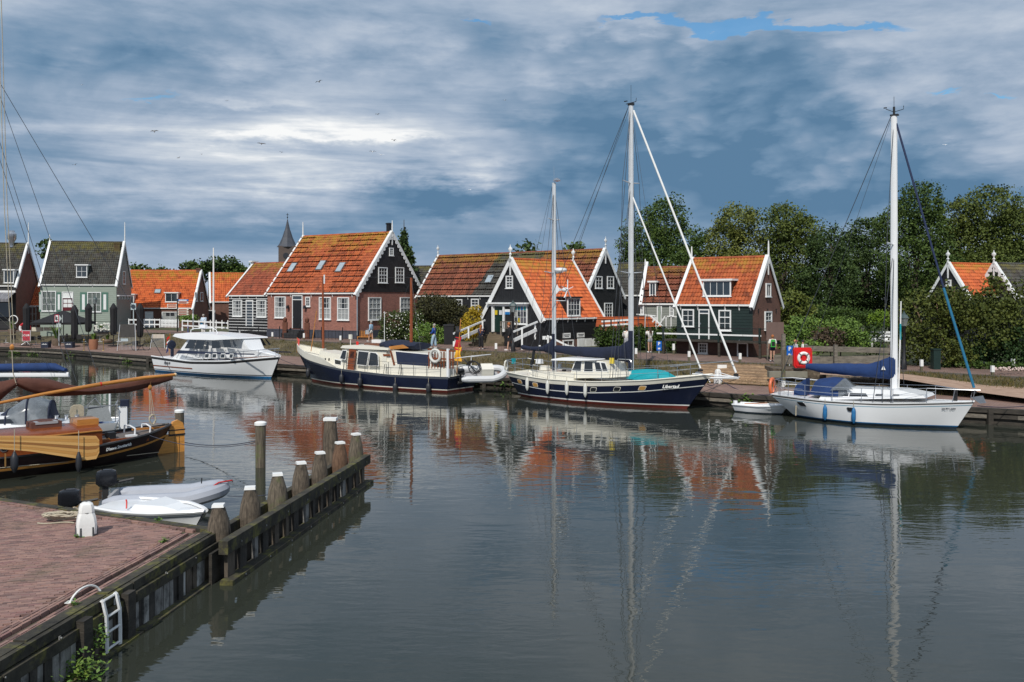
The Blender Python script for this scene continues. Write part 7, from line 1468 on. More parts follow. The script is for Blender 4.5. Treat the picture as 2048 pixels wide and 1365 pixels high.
# green bin
t_=thing('green_bin','dark green box shaped litter bin under the roadside tree','bin',on(1871,51.6)); m=MB(); m.bb(-.2,.2,-.22,.22,0,1.1); part('body',m,mat('bin_green',(.008,.025,.02),.45),t_,False); m=MB(); m.bb(-.23,.23,-.25,.25,1.1,1.18); part('lid',m,MT['bin_green'],t_,False)
t_=thing('black_bin','black refuse container between the bush and the ramp','bin',on(898,73)); m=MB(); m.box((0,0,.75),(.75,.7,1.5),taper=1.08); part('body',m,BLACK,t_,False); m=MB(); m.bb(-.45,.45,-.42,.42,1.5,1.62); part('lid',m,RUBBER,t_,False)
# ramp, railings, bench at the shop
H7=bpy.data.objects['shop_house']
ra=[G(930,694,1.8),G(1062,694,1.8),P(1058,665,68.6),P(985,664,71.2)]
m=MB(); 
for k in range(8):
    f0,f1=k/8,(k+1)/8; a=ra[0].lerp(ra[3],f0); b_=ra[1].lerp(ra[2],f0); c=ra[1].lerp(ra[2],f1); d=ra[0].lerp(ra[3],f1); zz=c.z
    m.prism([(a.x,a.y,1.2),(b_.x,b_.y,1.2),(c.x,c.y,1.2),(d.x,d.y,1.2)],(0,0,a.z-1.2+.1))
struct('ramp_steps',m,mat('ramp_paving',(.15,.115,.075),.9,.25,2,.01,20,extra=stain('3f4424',1.2,.52,.7,amt=.6)))
def rail2(label,top,low,posts,name='white_railing'):
    t_=thing(name,label,'railing',top[0]); o0=top[0]
    m=MB(); m.beam(top[0]-o0,top[1]-o0,.09,.12); part('rail',m,WOODW,t_,False); m=MB(); m.beam(low[0]-o0,low[1]-o0,.07,.24); part('board',m,WOODW,t_,False)
    for a,b_ in posts: m=MB(); m.beam(a-o0,b_-o0,.12,.12,up=(0,1,0)); part('post',m,WOODW,t_,False)
rail2('sloping white railing left of the shop ramp',(P(907,668,66.5),P(970,641,70)),(P(910,682,66.4),P(967,656,70)),[(P(914,697,66.6),P(914,665,66.6)),(P(937,677,68),P(937,655,68)),(P(965,668,69.6),P(965,643,69.6))])
rail2('sloping white railing right of the shop ramp',(P(1027,664,63.6),P(1075,644,65)),(P(1028,681,63.5),P(1073,660,65)),[(P(1044,700,64),P(1044,657,64)),(P(1070,679,65),P(1070,645,65))])
rail2('short low white railing at the cellar beside the smaller mast',(P(1094,672,62.5),P(1138,693,62.5)),(P(1085,676,62.6),P(1103,676,62.6)),[(P(1096,690,62.5),P(1096,672,62.5)),(P(1104,686,62.6),P(1088,694,62.6))])
t_=thing('bench','brown wooden garden bench before the shop window','bench',P(1018,668,67.4),R(6))
for x in (-.62,.62):
    m=MB(); m.bb(x-.03,x+.03,-.25,-.18,-.1,.42); part('leg',m,TIMG,t_,False); m=MB(); m.bb(x-.03,x+.03,.2,.26,-.1,.9); part('leg',m,TIMG,t_,False); m=MB(); m.bb(x-.04,x+.04,-.28,.22,.58,.63); part('armrest',m,TIMG,t_,False)
m=MB(); 
for k in range(4): m=MB(); m.bb(-.66,.66,-.24+k*.12,-.15+k*.12,.40,.43); part('seat_slat',m,TIMG,t_,False)
for k in range(7): m=MB(); m.bb(-.6+k*.19,-.54+k*.19,.21,.24,.45,.88); part('back_slat',m,TIMG,t_,False)
m=MB(); m.bb(-.66,.66,.2,.25,.86,.93); part('top_rail',m,TIMG,t_,False)
t_=thing('bench','varnished bench against the brick gable','bench',P(731,684,81.5),R(-20))
for k in range(9): m=MB(); m.bb(-.6+k*.15,-.53+k*.15,0,.03,.1,1.0); part('back_slat',m,VARN,t_,False)
m=MB(); m.bb(-.65,.65,-.4,0,.42,.48); part('seat',m,VARN,t_,False)
for x in (-.6,.6): m=MB(); m.bb(x-.03,x+.03,-.4,-.34,0,.42); part('leg',m,VARN,t_,False)
# iron fence before the brick house
fe=thing('iron_fence','low black iron fence in front of the brick house','fence',on(475,86.5)); pf=[]
for px in range(475,722,7):
    Y_=np.interp(px,[475,722],[88.0,79.5]); q=XZ(px,Y_,2.0)-fe.location; q.z=XZ(px,Y_,ground_z(px,Y_)).z-fe.location.z; main=(px-475)%42==0
    pf.append(q); m=MB(); m.tube([q,q+Vector((0,0,1.15 if main else .85))],.045 if main else .016,5); part('post' if main else 'bar',m,BLACK,fe)
m=MB(); m.tube([q+Vector((0,0,.78)) for q in pf],.018,4); part('rail',m,BLACK,fe); m=MB(); m.tube([q+Vector((0,0,.15)) for q in pf],.018,4); part('rail',m,BLACK,fe)
for k,(px,Y_) in enumerate(((570,85.6),(614,83.6))):
    m=MB(); q=on(px,Y_); m.box(q+Vector((0,0,.75)),(.42,.35,1.5)); m.lathe([(.12,1.5),(.2,1.6),(.2,1.85),(.05,2.0)],q,6); single('rusty_pillar',m,mat('corten',(.13,.045,.025),.8,.25,4),['rusty iron lantern pillar left of the black front door','rusty iron lantern pillar right of the black front door'][k],'pillar')
# white fences on the left
def picket(label,a,b_,h,n,pick=True):
    a,b_=Vector(a),Vector(b_); t_=thing('white_fence',label,'fence',a); d=b_-a
    for zz in (h*.35,h*.95): m=MB(); m.beam(Vector((0,0,zz)),d+Vector((0,0,zz)),.07,.14); part('rail',m,WOODW,t_,False)
    for i in range(n+1): q=d*(i/n); m=MB(); m.bb(q.x-.05,q.x+.05,q.y-.07,q.y-.03,0,h*1.1); part('picket' if pick else 'post',m,WOODW,t_,False)
def up(px,py,Y): return P(px,py,Y)
picket('white garden fence in front of the low orange house door',up(258,655,98),up(320,655,97),.85,6,False); picket('white picket fence right of the orange house door',up(323,655,99),up(357,656,98),.8,12); picket('long white board fence before the brick gables on the left',up(365,657,97),up(456,662,94),.85,8,False)
m=MB(); m.tube([P(427,668,92),P(427,560,92),P(427,496,92)],[.12,.09,.06],8); single('flagpole',m,WHITE,'tall bare white flagpole left of the striped cottage','flagpole'); m=MB(); m.tube([P(386,660,93),P(386,616,93)],.07,6); single('short_pole',m,WHITE,'short white pole before the brown brick gable','pole')
tree('bright yellow green bush behind the white board fence',100,[(378,638,18,6)],GRN,name='shrub',cat='shrub',tr=0,clump=.4,size=.16)
# finger post
t_=thing('finger_post','black signpost with one blue and several brown direction boards','sign',up(355,664,92)); Hh=66/F*92; m=MB(); m.tube([(0,0,0),(0,0,Hh)],.07,6); part('post',m,BLACK,t_)
for k in range(7):
    m=MB(); z=Hh-.15-k*.24; lf=k in (2,3); x0,x1=((-1.05,-.05) if lf else (.05,1.05)); m.prism([(x0,-.04,z-.09),(x1,-.04,z-.09),(x1+(0 if lf else .12),-.04,z),(x1,-.04,z+.09),(x0,-.04,z+.09)],(0,.05,0)); o=part('direction_board',m,mat('board_blue',(.02,.14,.4),.5) if k==0 else mat('board_white',(.6,.57,.5),.6),t_,False)
    m=MB(); m.bb(x0+.1,x1-.1,-.05,-.04,z-.05,z+.05); part('lettering_band',m,mat('board_ink_red',(.28,.06,.03),.6) if k else WHITE,o,False)
# ================================================================ TERRACE
def parasol(label,px,y0,Yb,y1=None):
    z=.72; q=XZ(px,Yb,z); H=EYE-(y0-HZ)/F*Yb-z; t_=thing('closed_parasol',label,'parasol',q,0,'closed black parasols on the terrace'); m=MB(); m.tube([(0,0,0),(0,0,H)],.05,6); part('pole',m,BLACK,t_); m=MB(); m.bb(-.4,.4,-.4,.4,0,.1); part('foot',m,BLACK,t_,False)
    hb=H-3.4 if y1 is None else H-(y1-y0)/F*Yb; rows=[]
    for f,r_ in ((0,.04),(.03,.12),(.10,.22),(.16,.32),(.2,.30),(.5,.27),(.8,.29),(.97,.24),(1,.1)):
        z_=H-(H-hb)*f; rows.append([(r_*(1+.18*(i%2))*math.cos(i*PI/8),r_*(1+.18*(i%2))*math.sin(i*PI/8),z_+(0 if f<.9 else .1*(i%3))) for i in range(16)])
    m=MB(); m.grid(rows[::-1],closed=True); part('canopy',m,mat('parasol_black',(.012,.012,.014),.85,.3,6),t_,ang=60)
parasol('closed black parasol in front of the red lifebuoy at the far left',53,607,93,668); parasol('tall closed black parasol right of the no parking sign',149,610,91,680); parasol('closed black parasol left of the street lamp',177,607,94,665); parasol('closed black parasol at the right corner of the shuttered house',227,607,92,672); parasol('closed black parasol beside the parked bicycle',280,607,92,676)
t_=thing('open_parasol','wide open black parasol in front of the maroon door','parasol',XZ(127,98,1.0)); s_=98/F; H=EYE-(621-HZ)*s_-1.0; m=MB(); m.tube([(0,0,0),(0,0,H)],.05,6); part('pole',m,BLACK,t_)
m=MB(); w_=47*s_; m.grid([[(w_*sx_*k,w_*sy_*.8*k,H-(24*s_)*k-.0) for sx_,sy_ in ((-1,-1),(0,-1.05),(1,-1),(1.05,0),(1,1),(0,1.05),(-1,1),(-1.05,0))] for k in (1,.66,.33,.05)],closed=True); m.grid([[(w_*sx_,w_*sy_*.8,H-24*s_-q) for sx_,sy_ in ((-1,-1),(1,-1),(1,1),(-1,1))] for q in (.22,0)],closed=True); part('canopy',m,MT['parasol_black'],t_,False)
def barrelplant(label,px,py,Y,r_,h,leaf,lh,pot=None,n=70):
    t_=thing('planter',label,'planter',P(px,py,Y)); m=MB(); m.lathe([(r_*.8,0),(r_,h*.5),(r_*.95,h),(r_*.8,h),(r_*.75,h-.05)],n=14); part('pot',m,pot or mat('barrel_wood',(.14,.10,.07),.85,.3,5),t_)
    m=MB()
    for i in range(n):
        a=rnd.uniform(0,2*PI); l=lh*rnd.uniform(.6,1.1); o_=rnd.uniform(.3,.8); c=Vector((math.cos(a),math.sin(a),0)); p0=c*.1+Vector((0,0,h)); p1=c*l*o_*.5+Vector((0,0,h+l*.7)); p2=c*l*o_+Vector((0,0,h+l*rnd.uniform(.5,1))); sd_=Vector((-c.y,c.x,0))*.035; m.add([p0-sd_,p0+sd_,p1+sd_,p1-sd_],[(0,1,2,3)],0,rnd.random()); m.add([p1-sd_,p1+sd_,p2],[(0,1,2)],0,rnd.random())
    o=part('foliage',m,leaf,t_,False); o['kind']='stuff'
barrelplant('half barrel planter with tall yellow green grass at the left quay edge',113,692,90.5,.45,.75,GRN,1.5); barrelplant('terracotta coloured pot with green fronds by the brass posts',187,700,86,.42,1.0,GRN,.7,mat('terracotta',(.30,.13,.07),.8)); barrelplant('green frond planter beside the red lifebuoy',24,668,96,.4,.5,GRN,1.0)
barrelplant('low trough of grey green lavender right of the terracotta pot',215,686,90,.5,.35,HED,.5); barrelplant('planter of white and yellow flowers under the shuttered window',203,668,95,.8,.4,GRN,.7,mat('planter_grey',(.1,.11,.12),.7)); flowers('flowers','white and yellow flowers in the planter under the shuttered window',94.2,(188,646,222,662),60,MT['petal_white'],.09)
def table(label,px,py,Y,rz=0):
    t_=thing('terrace_table',label,'table',P(px,py,Y),R(rz),'dark tables on the terrace'); m=MB(); m.bb(-.45,.45,-.4,.4,.70,.75); part('tabletop',m,mat('table_dark',(.03,.028,.028),.5),t_,False); m=MB(); m.tube([(0,0,0),(0,0,.7)],.03,6); m.bb(-.25,.25,-.03,.03,0,.04); m.bb(-.03,.03,-.25,.25,0,.04); part('leg',m,ALU,t_); return t_
def chair(label,px,py,Y,rz=0):
    t_=thing('terrace_chair',label,'chair',P(px,py,Y),R(rz),'dark chairs on the terrace'); m=MB(); m.bb(-.22,.22,-.22,.22,.42,.46); part('seat',m,MT['table_dark'],t_,False); m=MB(); m.bb(-.22,.22,.2,.24,.5,.9); part('backrest',m,MT['table_dark'],t_,False)
    for x in (-.2,.2):
        for y in (-.2,.2): m=MB(); m.tube([(x,y,0),(x,y,.45)],.018,4); part('leg',m,BLACK,t_)
for px,py,Y,lb in ((72,690,91.5,'dark table behind the red board'),(128,686,92,'dark table between the barrel planter and the blackboards'),(168,684,92,'dark table under the tall closed parasol'),(238,684,90,'dark table left of the tarpaulin stand'),(12,686,94,'dark table at the left edge of the terrace'),(200,684,92,'dark table behind the terracotta pot')): table(lb,px,py,Y)
for k,(px,py,Y,lb) in enumerate(((64,691,90.8,'dark chair just right of the red board'),(82,689,92,'dark chair right of the first table'),(138,685,92.5,'dark chair left of the tall closed parasol'),(158,687,91,'dark chair right of the tall closed parasol'),(212,685,91.5,'dark chair before the flower planter'),(247,683,91,'dark chair right behind the tarpaulin stand'),(30,688,93,'dark chair left of the red board'),(4,689,92.5,'dark chair at the very left edge'))): chair(lb,px,py,Y,k*70)
t_=thing('red_board','red notice board with white lettering on a metal stand','sign',P(53,690,90.6)); m=MB(); m.bb(-.43,.43,-.04,0,.35,1.45); part('panel',m,mat('board_frame',(.5,.5,.5),.5),t_,False); m=MB(); m.bb(-.37,.37,-.055,-.04,.41,1.39); part('face',m,mat('board_red',(.42,.03,.05),.5),t_,False); text('lettering','CLUB',.26,WHITE,t_,(0,-.06,.95),(R(90),0,0),0,.002,.006); m=MB(); m.tube([(-.4,-.2,0),(0,0,.35),(.4,-.2,0)],.03,5); part('stand',m,ALU,t_)
m=MB(); m.tube([(.5*math.cos(a),0,.5*math.sin(a)) for a in np.linspace(0,2*PI,19)[:-1]],.13,8,closed=True); o=single('lifebuoy',m,mat('buoy_red',(.5,.02,.03),.5),'red and white lifebuoy behind the leftmost closed parasol','lifebuoy',loc=P(50,657,94)); m=MB(); m.tube([(.5*math.cos(a),0,.5*math.sin(a)) for a in np.linspace(2.6,3.7,6)],.137,8); part('white_band',m,WHITE,o)
t_=thing('no_parking_sign','white sign with red border and black letter on a grey pole','sign',P(118,692,89.5)); m=MB(); m.tube([(0,0,0),(0,0,3.05)],.04,6); part('pole',m,ALU,t_); m=MB(); m.bb(-.42,.0,-.06,-.03,2.35,3.1); part('panel',m,mat('sign_red',(.45,.01,.05),.5),t_,False); m=MB(); m.bb(-.37,-.05,-.075,-.06,2.42,3.03); part('face',m,WHITE,t_,False); text('letter','R',.45,BLACK,t_,(-.21,-.08,2.72),(R(90),0,0),0,.002,.02); m=MB(); m.prism([(.05,-.05,2.4),(.3,-.05,2.7),(.05,-.05,3.05)],(0,.02,0)); m.bb(.33,.38,-.05,-.02,2.3,3.08); part('arrow_panel',m,mat('sign_pale',(.45,.5,.48),.5),t_,False); m=MB(); m.bb(-.22,.22,-.06,-.03,1.85,2.2); part('sub_panel',m,MT['sign_pale'],t_,False)
for px,lb in ((92,'black chalkboard crate with lettering left of the barrel planter'),(140,'black chalkboard crate with lettering below the tall closed parasol')):
    t_=thing('chalkboard_crate',lb,'sign',P(px,697,89)); m=MB(); m.bb(-.36,.36,-.3,.3,0,.62); part('box',m,mat('crate_navy',(.015,.02,.04),.6),t_,False); m=MB(); [m.bb(-.26+i*.075,-.21+i*.075,-.31,-.302,.37,.37+.05+.03*(i%3)) for i in range(7)]; part('lettering',m,WHITE,t_,False)
for px,lb in ((168,'brass barrier post left of the terracotta pot'),(207,'brass barrier post right of the terracotta pot')): m=MB(); m.lathe([(.2,0),(.18,.04),(.03,.08),(.03,1.0),(.06,1.03),(.02,1.1)],n=10); single('barrier_post',m,mat('brass',(.5,.33,.1),.3,.1,3,metal=.8),lb,'barrier post',loc=P(px,702,84.5))
def easel(lb,px0,px1,y0,ym,y1,Y,top,low,nm):
    t_=thing(nm,lb,'barrier',P((px0+px1)/2,y1,Y)); s_=Y/F; w_=(px1-px0)/2*s_; H=(y1-y0)*s_; hm=(y1-ym)*s_
    for x in (-1,1): m=MB(); m.tube([(x*w_*1.25,-.2,0),(x*w_,0,H)],.03,5); part('leg',m,ALU,t_)
    m=MB(); rows=[[(w_*x,.03*math.sin(9*x+z*3),z) for x in np.linspace(-1,1,9)] for z in np.linspace(hm,H,5)]; m.grid(rows); m.grid([[(a,b_+.03,c) for a,b_,c in r_] for r_ in rows]); part('cloth' ,m,top,t_)
    for i in range(12): x=-w_+2*w_*i/11; m=MB(); m.tube([(x,-.02,.1),(x,-.02,hm)],.012,4); part('bar',m,low,t_)
easel('crowd barrier draped with a dark grey tarpaulin beside the bicycle',240,270,649,675,702,84,mat('tarp_grey',(.05,.047,.045),.8,.2,3),ALU,'draped_barrier'); easel('crowd barrier with a pale board left of the motor cruiser',305,328,669,677,697,84,mat('pale_board',(.5,.45,.38),.7),ALU,'board_barrier')
m=MB(); m.bb(-.35,.35,-.03,0,0,.25); o=single('number_plate_board',m,mat('board_paleblue',(.4,.47,.5),.6),'small pale blue lettered board on the draped barrier','sign',loc=P(249,683,83.6)); 
t_=thing('bicycle','black bicycle parked right of the draped barrier','bicycle',P(282,702,84.5),R(5)); 
for x in (-.5,.5): m=MB(); m.tube([(x+.34*math.cos(a),0,.36+.34*math.sin(a)) for a in np.linspace(0,2*PI,17)[:-1]],.03,5,closed=True); w0=part('wheel',m,RUBBER,t_); m=MB(); [m.tube([(x,0,.36),(x+.33*math.cos(a),0,.36+.33*math.sin(a))],.006,3) for a in np.linspace(0,2*PI,9)[:-1]]; part('spokes',m,STEEL,w0)
m=MB(); 
for a,b_ in (((-.5,0,.36),(-.05,0,.35)),((-.05,0,.35),(-.2,0,.85)),((-.5,0,.36),(-.17,0,.78)),((-.17,0,.78),(.35,0,.82)),((-.05,0,.35),(.33,0,.75)),((.5,0,.36),(.32,0,1.0))): m.tube([a,b_],.025,5)
part('frame',m,BLACK,t_); m=MB(); m.box((-.22,0,.9),(.26,.14,.06)); part('saddle',m,BLACK,t_); m=MB(); m.tube([(.25,-.3,1.0),(.32,0,1.02),(.25,.3,1.0)],.02,5); part('handlebar',m,STEEL,t_); m=MB(); m.bb(-.75,-.3,-.2,.2,.55,.9); part('pannier',m,BLACK,t_,False)
for k,(x0,x1,y0,y1,m_,lb,nm) in enumerate(((64,86,655,663,mat('cream_panel',(.55,.52,.42),.7),'cream low wall panel behind the first table','low_wall'),(88,112,655,662,MT['cream_panel'],'cream low wall panel behind the barrel planter','low_wall'),(78,99,643,650,mat('orange_bench',(.5,.25,.05),.6),'orange wooden counter under the open parasol','counter'),(262,272,607,620,mat('mirror_white',(.5,.58,.6),.2),'white framed round traffic mirror left of the orange house','mirror'),(58,72,615,655,BLACK,'black metal stair railing left of the shuttered house','stair_railing'))):
    Y_=[97,97,98,96,99][k]; a=P(x0,y1,Y_); b_=P(x1,y0,Y_); m=MB()
    if nm=='stair_railing':
        for i in range(4): zz=a.z+(b_.z-a.z)*i/3; m.beam((a.x,a.y,zz),(b_.x,a.y,zz),.08,.08)
        for i in range(3): xx=a.x+(b_.x-a.x)*i/2; m.beam((xx,a.y,a.z-.5),(xx,a.y,b_.z),.1,.1,up=(0,1,0))
    else: m.box((a+b_)/2,(b_.x-a.x,.12 if nm!='counter' else .6,b_.z-a.z))
    if nm=='mirror': m.tube([(a+b_)/2,Vector(((a.x+b_.x)/2,a.y,1.9))],.05,5)
    o=single(nm,m,m_,lb,nm.replace('_',' '),smooth=False)
    if nm=='mirror': m=MB(); m.lathe([(.24,0),(.24,.03)],(a+b_)/2-Vector((0,.1,0)),14,axis='y'); part('glass',m,GLASS,o)
wh=thing('cart_wheel','white rimmed ship wheel ornament against the tavern wall','ornament',P(27,640,96)); m=MB(); m.tube([(.45*math.cos(a),0,.45*math.sin(a)) for a in np.linspace(0,2*PI,17)[:-1]],.05,6,closed=True); part('rim',m,WHITE,wh); m=MB(); [m.tube([(0,0,0),(.42*math.cos(a),0,.42*math.sin(a))],.02,4) for a in np.linspace(0,2*PI,7)[:-1]]; part('spokes',m,BLACK,wh)
for k,(px,py,n) in enumerate(((30,707,160),(68,712,260),(150,712,90),(258,722,120),(345,735,60),(1495,800,90),(700,755,70),(1010,775,60))):
    Yq=GT(QF,px).y-.35; c=XZ(px,Yq,EYE-(py-HZ)/F*Yq); weeds('wall_weed',['weeds on the quay wall at the far left','bushy weeds on the quay wall below the red board','sparse weeds on the wall under the chalkboard','weeds on the quay wall before the draped barrier','weed tuft on the wall beside the motor cruiser stern','weeds above the waterline between the blue yacht and the tender','weeds on the wall behind the navy vessel bow','weeds on the wall left of the blue yacht stern'][k],c,n,(.45,.12,.13),.16,WEED)
m=MB(); q=G(1750,690,1.7); 
bn=thing('white_garden_bench','white slatted garden bench beside the topiary','bench',P(1760,688,61)); 
for k in range(3): m=MB(); m.bb(-.75,.75,0,.04,.25+k*.22,.40+k*.22); part('slat',m,WOODW,bn,False)
m=MB(); m.bb(-.75,.75,-.45,0,.18,.23); part('seat',m,WOODW,bn,False)
for x in (-.7,.7): m=MB(); m.bb(x-.04,x+.04,-.4,.04,-.2,.25); part('leg',m,WOODW,bn,False)
# stair of the grey cottage
st=thing('white_stair_railing','white handrails of the steps before the grey cottage door','railing',P(1320,650,66.5)); o0=st.location
for a,b_ in (((1273,629),(1312,632)),((1312,632),(1305,645)),((1330,633),(1356,634)),((1330,633),(1313,658))): m=MB(); m.beam(P(*a,66.5)-o0,P(*b_,66.5)-o0,.07,.09); part('rail',m,WOODW,st,False)
for px in (1312,1332,1342,1290): m=MB(); m.beam(P(px,632,66.5)-o0,P(px,660,66.5)-o0,.07,.07,up=(0,1,0)); part('post',m,WOODW,st,False)
ft=thing('footbridge_rail','white double rail of the footbridge left of the small shed','railing',P(1205,655,67.5)); o0=ft.location
for y0,y1 in ((643.5,640),(652,648)): m=MB(); m.beam(P(1203,y0,68)-o0,P(1262,y1,67)-o0,.08,.13); part('rail',m,WOODW,ft,False)
for px in (1208,1222,1237,1251): m=MB(); m.beam(P(px,640,67.6)-o0,P(px,662,67.6)-o0,.09,.09,up=(0,1,0)); part('post',m,BLACK,ft,False)
m=MB(); m.beam(P(1203,659,68)-o0,P(1250,657,67)-o0,.3,.26); part('deck_beam',m,mat('red_beam',(.16,.03,.02),.7),ft,False)
# ================================================================ PEOPLE
def skinmesh(J,E_,grow=0.0,keep=None):
    names=[n for n in J if keep is None or n in keep]; idx={n:i for i,n in enumerate(names)}
    me=bpy.data.meshes.new('tmp'); me.from_pydata([J[n][0] for n in names],[(idx[a],idx[b_]) for a,b_ in E_ if a in idx and b_ in idx],[])
    o=bpy.data.objects.new('tmp',me); sc.collection.objects.link(o); md=o.modifiers.new('s','SKIN'); md.use_smooth_shade=True; sd_=o.modifiers.new('u','SUBSURF'); sd_.levels=1; sd_.render_levels=1
    for i,n in enumerate(names):
        r_=J[n][1]; sv_=me.skin_vertices[0].data[i]; r_=(r_,r_) if not isinstance(r_,tuple) else r_; sv_.radius=(r_[0]+grow,r_[1]+grow); sv_.use_root=(i==0)
    dg=bpy.context.evaluated_depsgraph_get(); dg.update(); m2=bpy.data.meshes.new_from_object(o.evaluated_get(dg)); bpy.data.objects.remove(o); return m2
def person(label,px,ytop,yfeet,face,top,legs,hair,Y=None,z=None,step=.0,arms='down',shorts=False,dress=False,longhair=False,extra=None,shoes=(.5,.5,.5),hatc=None,lean=0.0):
    if Y is None:
        Yb=70
        for _ in range(12): z_=ground_z(px,Yb); Yb=F*(EYE-z_)/(yfeet-HZ)
        Y=Yb; z=z_
    H=(yfeet-ytop)/F*Y; k=H/1.72; t_=thing('person',label,'person',XZ(px,Y,z),R(face)); t_.scale=(k,k,k); ln=lean
    J={'pel':((0,0,.93),(.125,.10)),'waist':((0+ln*.2,0,1.08),(.115,.085)),'chest':((ln*.5,0,1.30),(.145,.10)),'neck':((ln*.8,0,1.45),.05),'jaw':((ln+.015,0,1.545),(.07,.08)),'head':((ln+.0,0,1.63),(.078,.092))}
    for s_,n in ((1,'l'),(-1,'r')):
        st_=step*s_
        J['hip'+n]=((0,.09*s_,.88),(.095,.09)); J['kn'+n]=((st_*.5+.02,.095*s_,.50),.06); J['an'+n]=((st_-.02*(1 if st_>=0 else -3),.10*s_,.09+(.05 if st_<0 else 0)),.042); J['to'+n]=((st_+.14,.11*s_,.04),.035)
        J['sh'+n]=((ln*.6,.17*s_,1.39),.055)
        if arms=='down': J['el'+n]=((ln*.4-.03,.22*s_,1.13),.042); J['wr'+n]=((ln*.3+.06,.23*s_,.89),.032); J['ha'+n]=((ln*.3+.09,.23*s_,.80),.035)
        elif arms=='up': J['el'+n]=((.20,.20*s_,1.22),.042); J['wr'+n]=((.26,.10*s_,1.45),.032); J['ha'+n]=((.25,.06*s_,1.52),.035)
        else: J['el'+n]=((.02,.22*s_,1.14),.042); J['wr'+n]=((.24,.12*s_,1.05),.032); J['ha'+n]=((.31,.09*s_,1.06),.035)
    E_=[('pel','waist'),('waist','chest'),('chest','neck'),('neck','jaw'),('jaw','head')]
    for n in 'lr': E_+=[('pel','hip'+n),('hip'+n,'kn'+n),('kn'+n,'an'+n),('an'+n,'to'+n),('chest','sh'+n),('sh'+n,'el'+n),('el'+n,'wr'+n),('wr'+n,'ha'+n)]
    me=skinmesh(J,E_); me.materials.clear(); me.materials.append(SKIN); o=bpy.data.objects.new('body',me); link(o,t_)
    Lk={'pel':((0,0,.93),(.14,.115)),'waist':((0,0,1.04),(.115,.09))}
    for n in 'lr':
        Lk['hip'+n]=J['hip'+n]; Lk['kn'+n]=(J['kn'+n][0],.075 if not shorts else .085)
        if shorts: h_=J['hip'+n][0]; k_=J['kn'+n][0]; Lk['kn'+n]=(tuple(h_[i]+(k_[i]-h_[i])*.55 for i in range(3)),.085)
        elif not dress: Lk['an'+n]=((J['an'+n][0][0],J['an'+n][0][1],.12),.062)
    if not dress: me=skinmesh(Lk,E_,.03); me.materials.clear(); me.materials.append(legs); link(bpy.data.objects.new('trousers' if not shorts else 'shorts',me),t_)
    keep=['pel','waist','chest','shl','shr','ell','elr']+(['wrl','wrr'] if top[1] else []); J2={n:J[n] for n in keep}; me=skinmesh(J2,E_,.042); me.materials.clear(); me.materials.append(top[0]); link(bpy.data.objects.new('shirt' if not dress else 'dress_top',me),t_)
    if dress: m=MB(); m.lathe([(.27,.62),(.24,.8),(.19,.95),(.15,1.1)],n=12,sq=(.8,1)); part('dress_skirt',m,top[0],t_)
    c=J['head'][0]; m=MB()
    if hatc: m.ball((c[0],c[1],c[2]+.03),(.105,.10,.085),10,6); m.box((c[0]+.12,0,c[2]+.03),(.12,.15,.015)); part('cap',m,hatc,t_)
    m=MB(); m.ball((c[0]-.025,0,c[2]+.015),(.105,.102,.115),10,6)
    if longhair: m.tube([(c[0]-.07,0,c[2]),(c[0]-.11,0,c[2]-.2),(c[0]-.12,0,c[2]-.48)],[.085,.11,.04],8,sq=(1.2,.6))
    part('hair',m,hair,t_)
    for n in 'lr': q=J['to'+n][0]; a=J['an'+n][0]; m=MB(); m.ball(((q[0]+a[0])/2,q[1],.05),(.14,.052,.055),8,5); part('shoe',m,fab('shoe_%d'%int(shoes[0]*100),shoes),t_)
    if extra: extra(t_)
    return t_
HG=fab('hair_grey',(.35,.32,.29)); HB=fab('hair_brown',(.05,.028,.018)); HO=fab('hair_copper',(.35,.12,.04)); HL=fab('hair_blonde',(.42,.22,.09)); WT=fab('white',(.68,.67,.63)); LB_=fab('light_blue',(.28,.42,.55)); BLU=fab('royal_blue',(.01,.06,.28)); JN_=fab('pale_jeans',(.30,.42,.52)); NV_=fab('navy',(.015,.02,.05)); BK_=fab('black',(.012,.012,.014)); GR_=fab('grey',(.35,.36,.38))
def bag(c,pos=(0,.25,.75),d=(.28,.12,.3)):
    def f(t_): m=MB(); m.box(pos,d,taper=.85); m.tube([(pos[0]-.08,pos[1],pos[2]+.14),(pos[0],pos[1],pos[2]+.32),(pos[0]+.08,pos[1],pos[2]+.14)],.012,4); part('bag',m,c,t_)
    return f
def pack(c,c2=None):
    def f(t_):
        m=MB(); m.box((-.2,0,1.2),(.18,.3,.48),taper=.8); part('backpack',m,c,t_)
        if c2: m=MB(); m.bb(-.30,-.28,-.1,.1,1.02,1.3); part('pack_pocket',m,c2,t_)
    return f
person('walking woman in light blue top and white shorts carrying a pale bag',742,642.5,684,160,(LB_,True),WT,HG,step=.18,shorts=True,extra=bag(GR_,(.22,.2,.8),(.34,.14,.34)))
person('standing man in bright blue jacket and pale jeans behind the navy vessel',868,648.5,697,165,(BLU,True),JN_,HG,step=.16,arms='hold')
person('woman with long copper hair in navy top and black trousers at the ramp',962,651,699.5,75,(NV_,True),BK_,HO,step=.02,longhair=True,arms='up')
person('woman in black dress and pale shoes walking past the shop lamp',1021,646,702,175,(BK_,True),BK_,HO,step=.2,dress=True,lean=.12,shoes=(.65,.6,.6))
person('person in white shirt seen from behind left of the tall mast',1253,655,706,85,(WT,True),GR_,HB,arms='hold')
person('young woman in white top and shorts with dark ponytail taking a photo',1300,655.5,706,110,(WT,True),GR_,HB,shorts=True,longhair=True,arms='up',shoes=(.7,.7,.7))
person('person with copper hair and bright green rucksack at the information board',1545,659,712,85,(WT,False),NV_,HO,Y=56,z=1.62,shorts=True,extra=pack(fab('pack_green',(.04,.35,.05)),BK_))
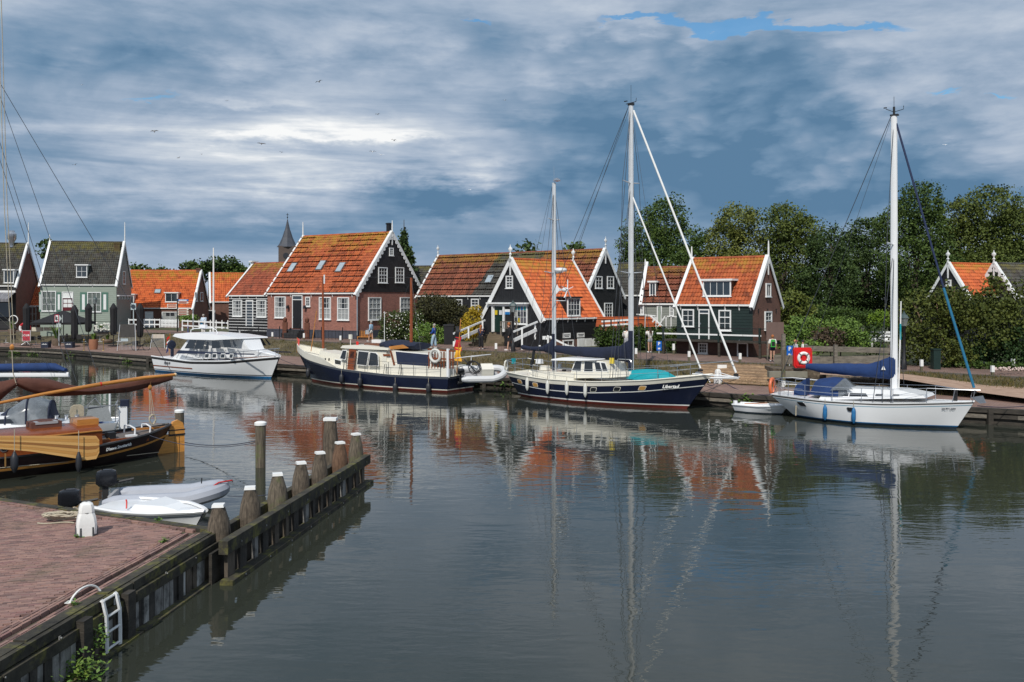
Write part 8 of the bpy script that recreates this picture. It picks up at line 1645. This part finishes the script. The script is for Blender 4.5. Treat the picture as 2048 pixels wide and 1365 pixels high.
person('person in grey shirt and pink cap beside the red lifebuoy case',1591,666,716,10,(fab('pale_grey',(.45,.46,.48)),False),GR_,HL,Y=54,z=1.55,arms='hold',hatc=fab('cap_pink',(.6,.03,.16)))
person('person in white shirt and navy cap with a pale rucksack at the railing',1606,667,716,170,(WT,False),WT,HB,Y=54.3,z=1.55,arms='hold',hatc=NV_,extra=pack(GR_))
person('white haired person with blue bag behind the motor cruiser',407,627,667,80,(fab('pale_blue',(.5,.6,.7)),True),WT,HG,Y=96,z=1.75,extra=bag(fab('bag_blue',(.03,.2,.35)),(0,.1,.95),(.3,.2,.3)))
# ================================================================ GULLS
GW=mat('gull_white',(.7,.7,.7),.8); GG=mat('gull_dark',(.06,.06,.065),.8)
for k,(px,py,sz,bank) in enumerate([(164,170,.9,.2),(309,263,1.1,.9),(523,288,1.2,-.5),(638,164,1.2,.1),(755,229,.9,-.2),(788,281,1.0,.3),(745,304,1.0,.7),(762,310,1.1,-.3),(1010,201,.8,.1),(563,305,.7,.2),(357,316,.7,-.3),(403,309,.6,0),(1563,213,.5,.1),(1890,290,.8,-.5),(604,390,.5,.2),(150,330,.9,0),(940,380,.6,.5),(454,202,.6,.1)]):
    Y=95; t_=thing('gull',['dark winged gull','white gull','pale gull'][k%3]+' gliding '+['high above the shuttered house','against the cloud left of the church spire line','in the middle of the left sky','above the brick house ridge in the dark cloud','below the dark cloud left of centre','over the bright streak','just left of its lower companion','lowest of the pair over the bright cloud','alone near the centre of the sky','right of the mid sky gull','over the pale cloud at left','close to the pale cloud top','tiny in the right sky','right of the white yacht masthead','tiny over the church spire','at the far left below the first gull','just above the long black house','left above the bright streak'][k],'bird',P(px,py,Y),rnd.uniform(0,6),None); t_.rotation_euler=(bank,rnd.uniform(-.2,.2),rnd.uniform(-.6,.6)+(PI if k%2 else 0)); t_.scale=(sz*.6,)*3
    m=MB(); m.lathe([(.01,-.28),(.06,-.15),(.08,0),(.06,.14),(.045,.2),(.01,.27)],n=8,axis='y'); part('body',m,GW,t_)
    for s_ in (-1,1): m=MB(); m.grid([[(0,.1,.02),(s_*.3,.13,.14),(s_*.62,.02,.06)],[(0,-.1,.02),(s_*.3,-.04,.14),(s_*.62,-.04,.06)]]); part('wing',m,GG if k%3==0 else GW,t_)
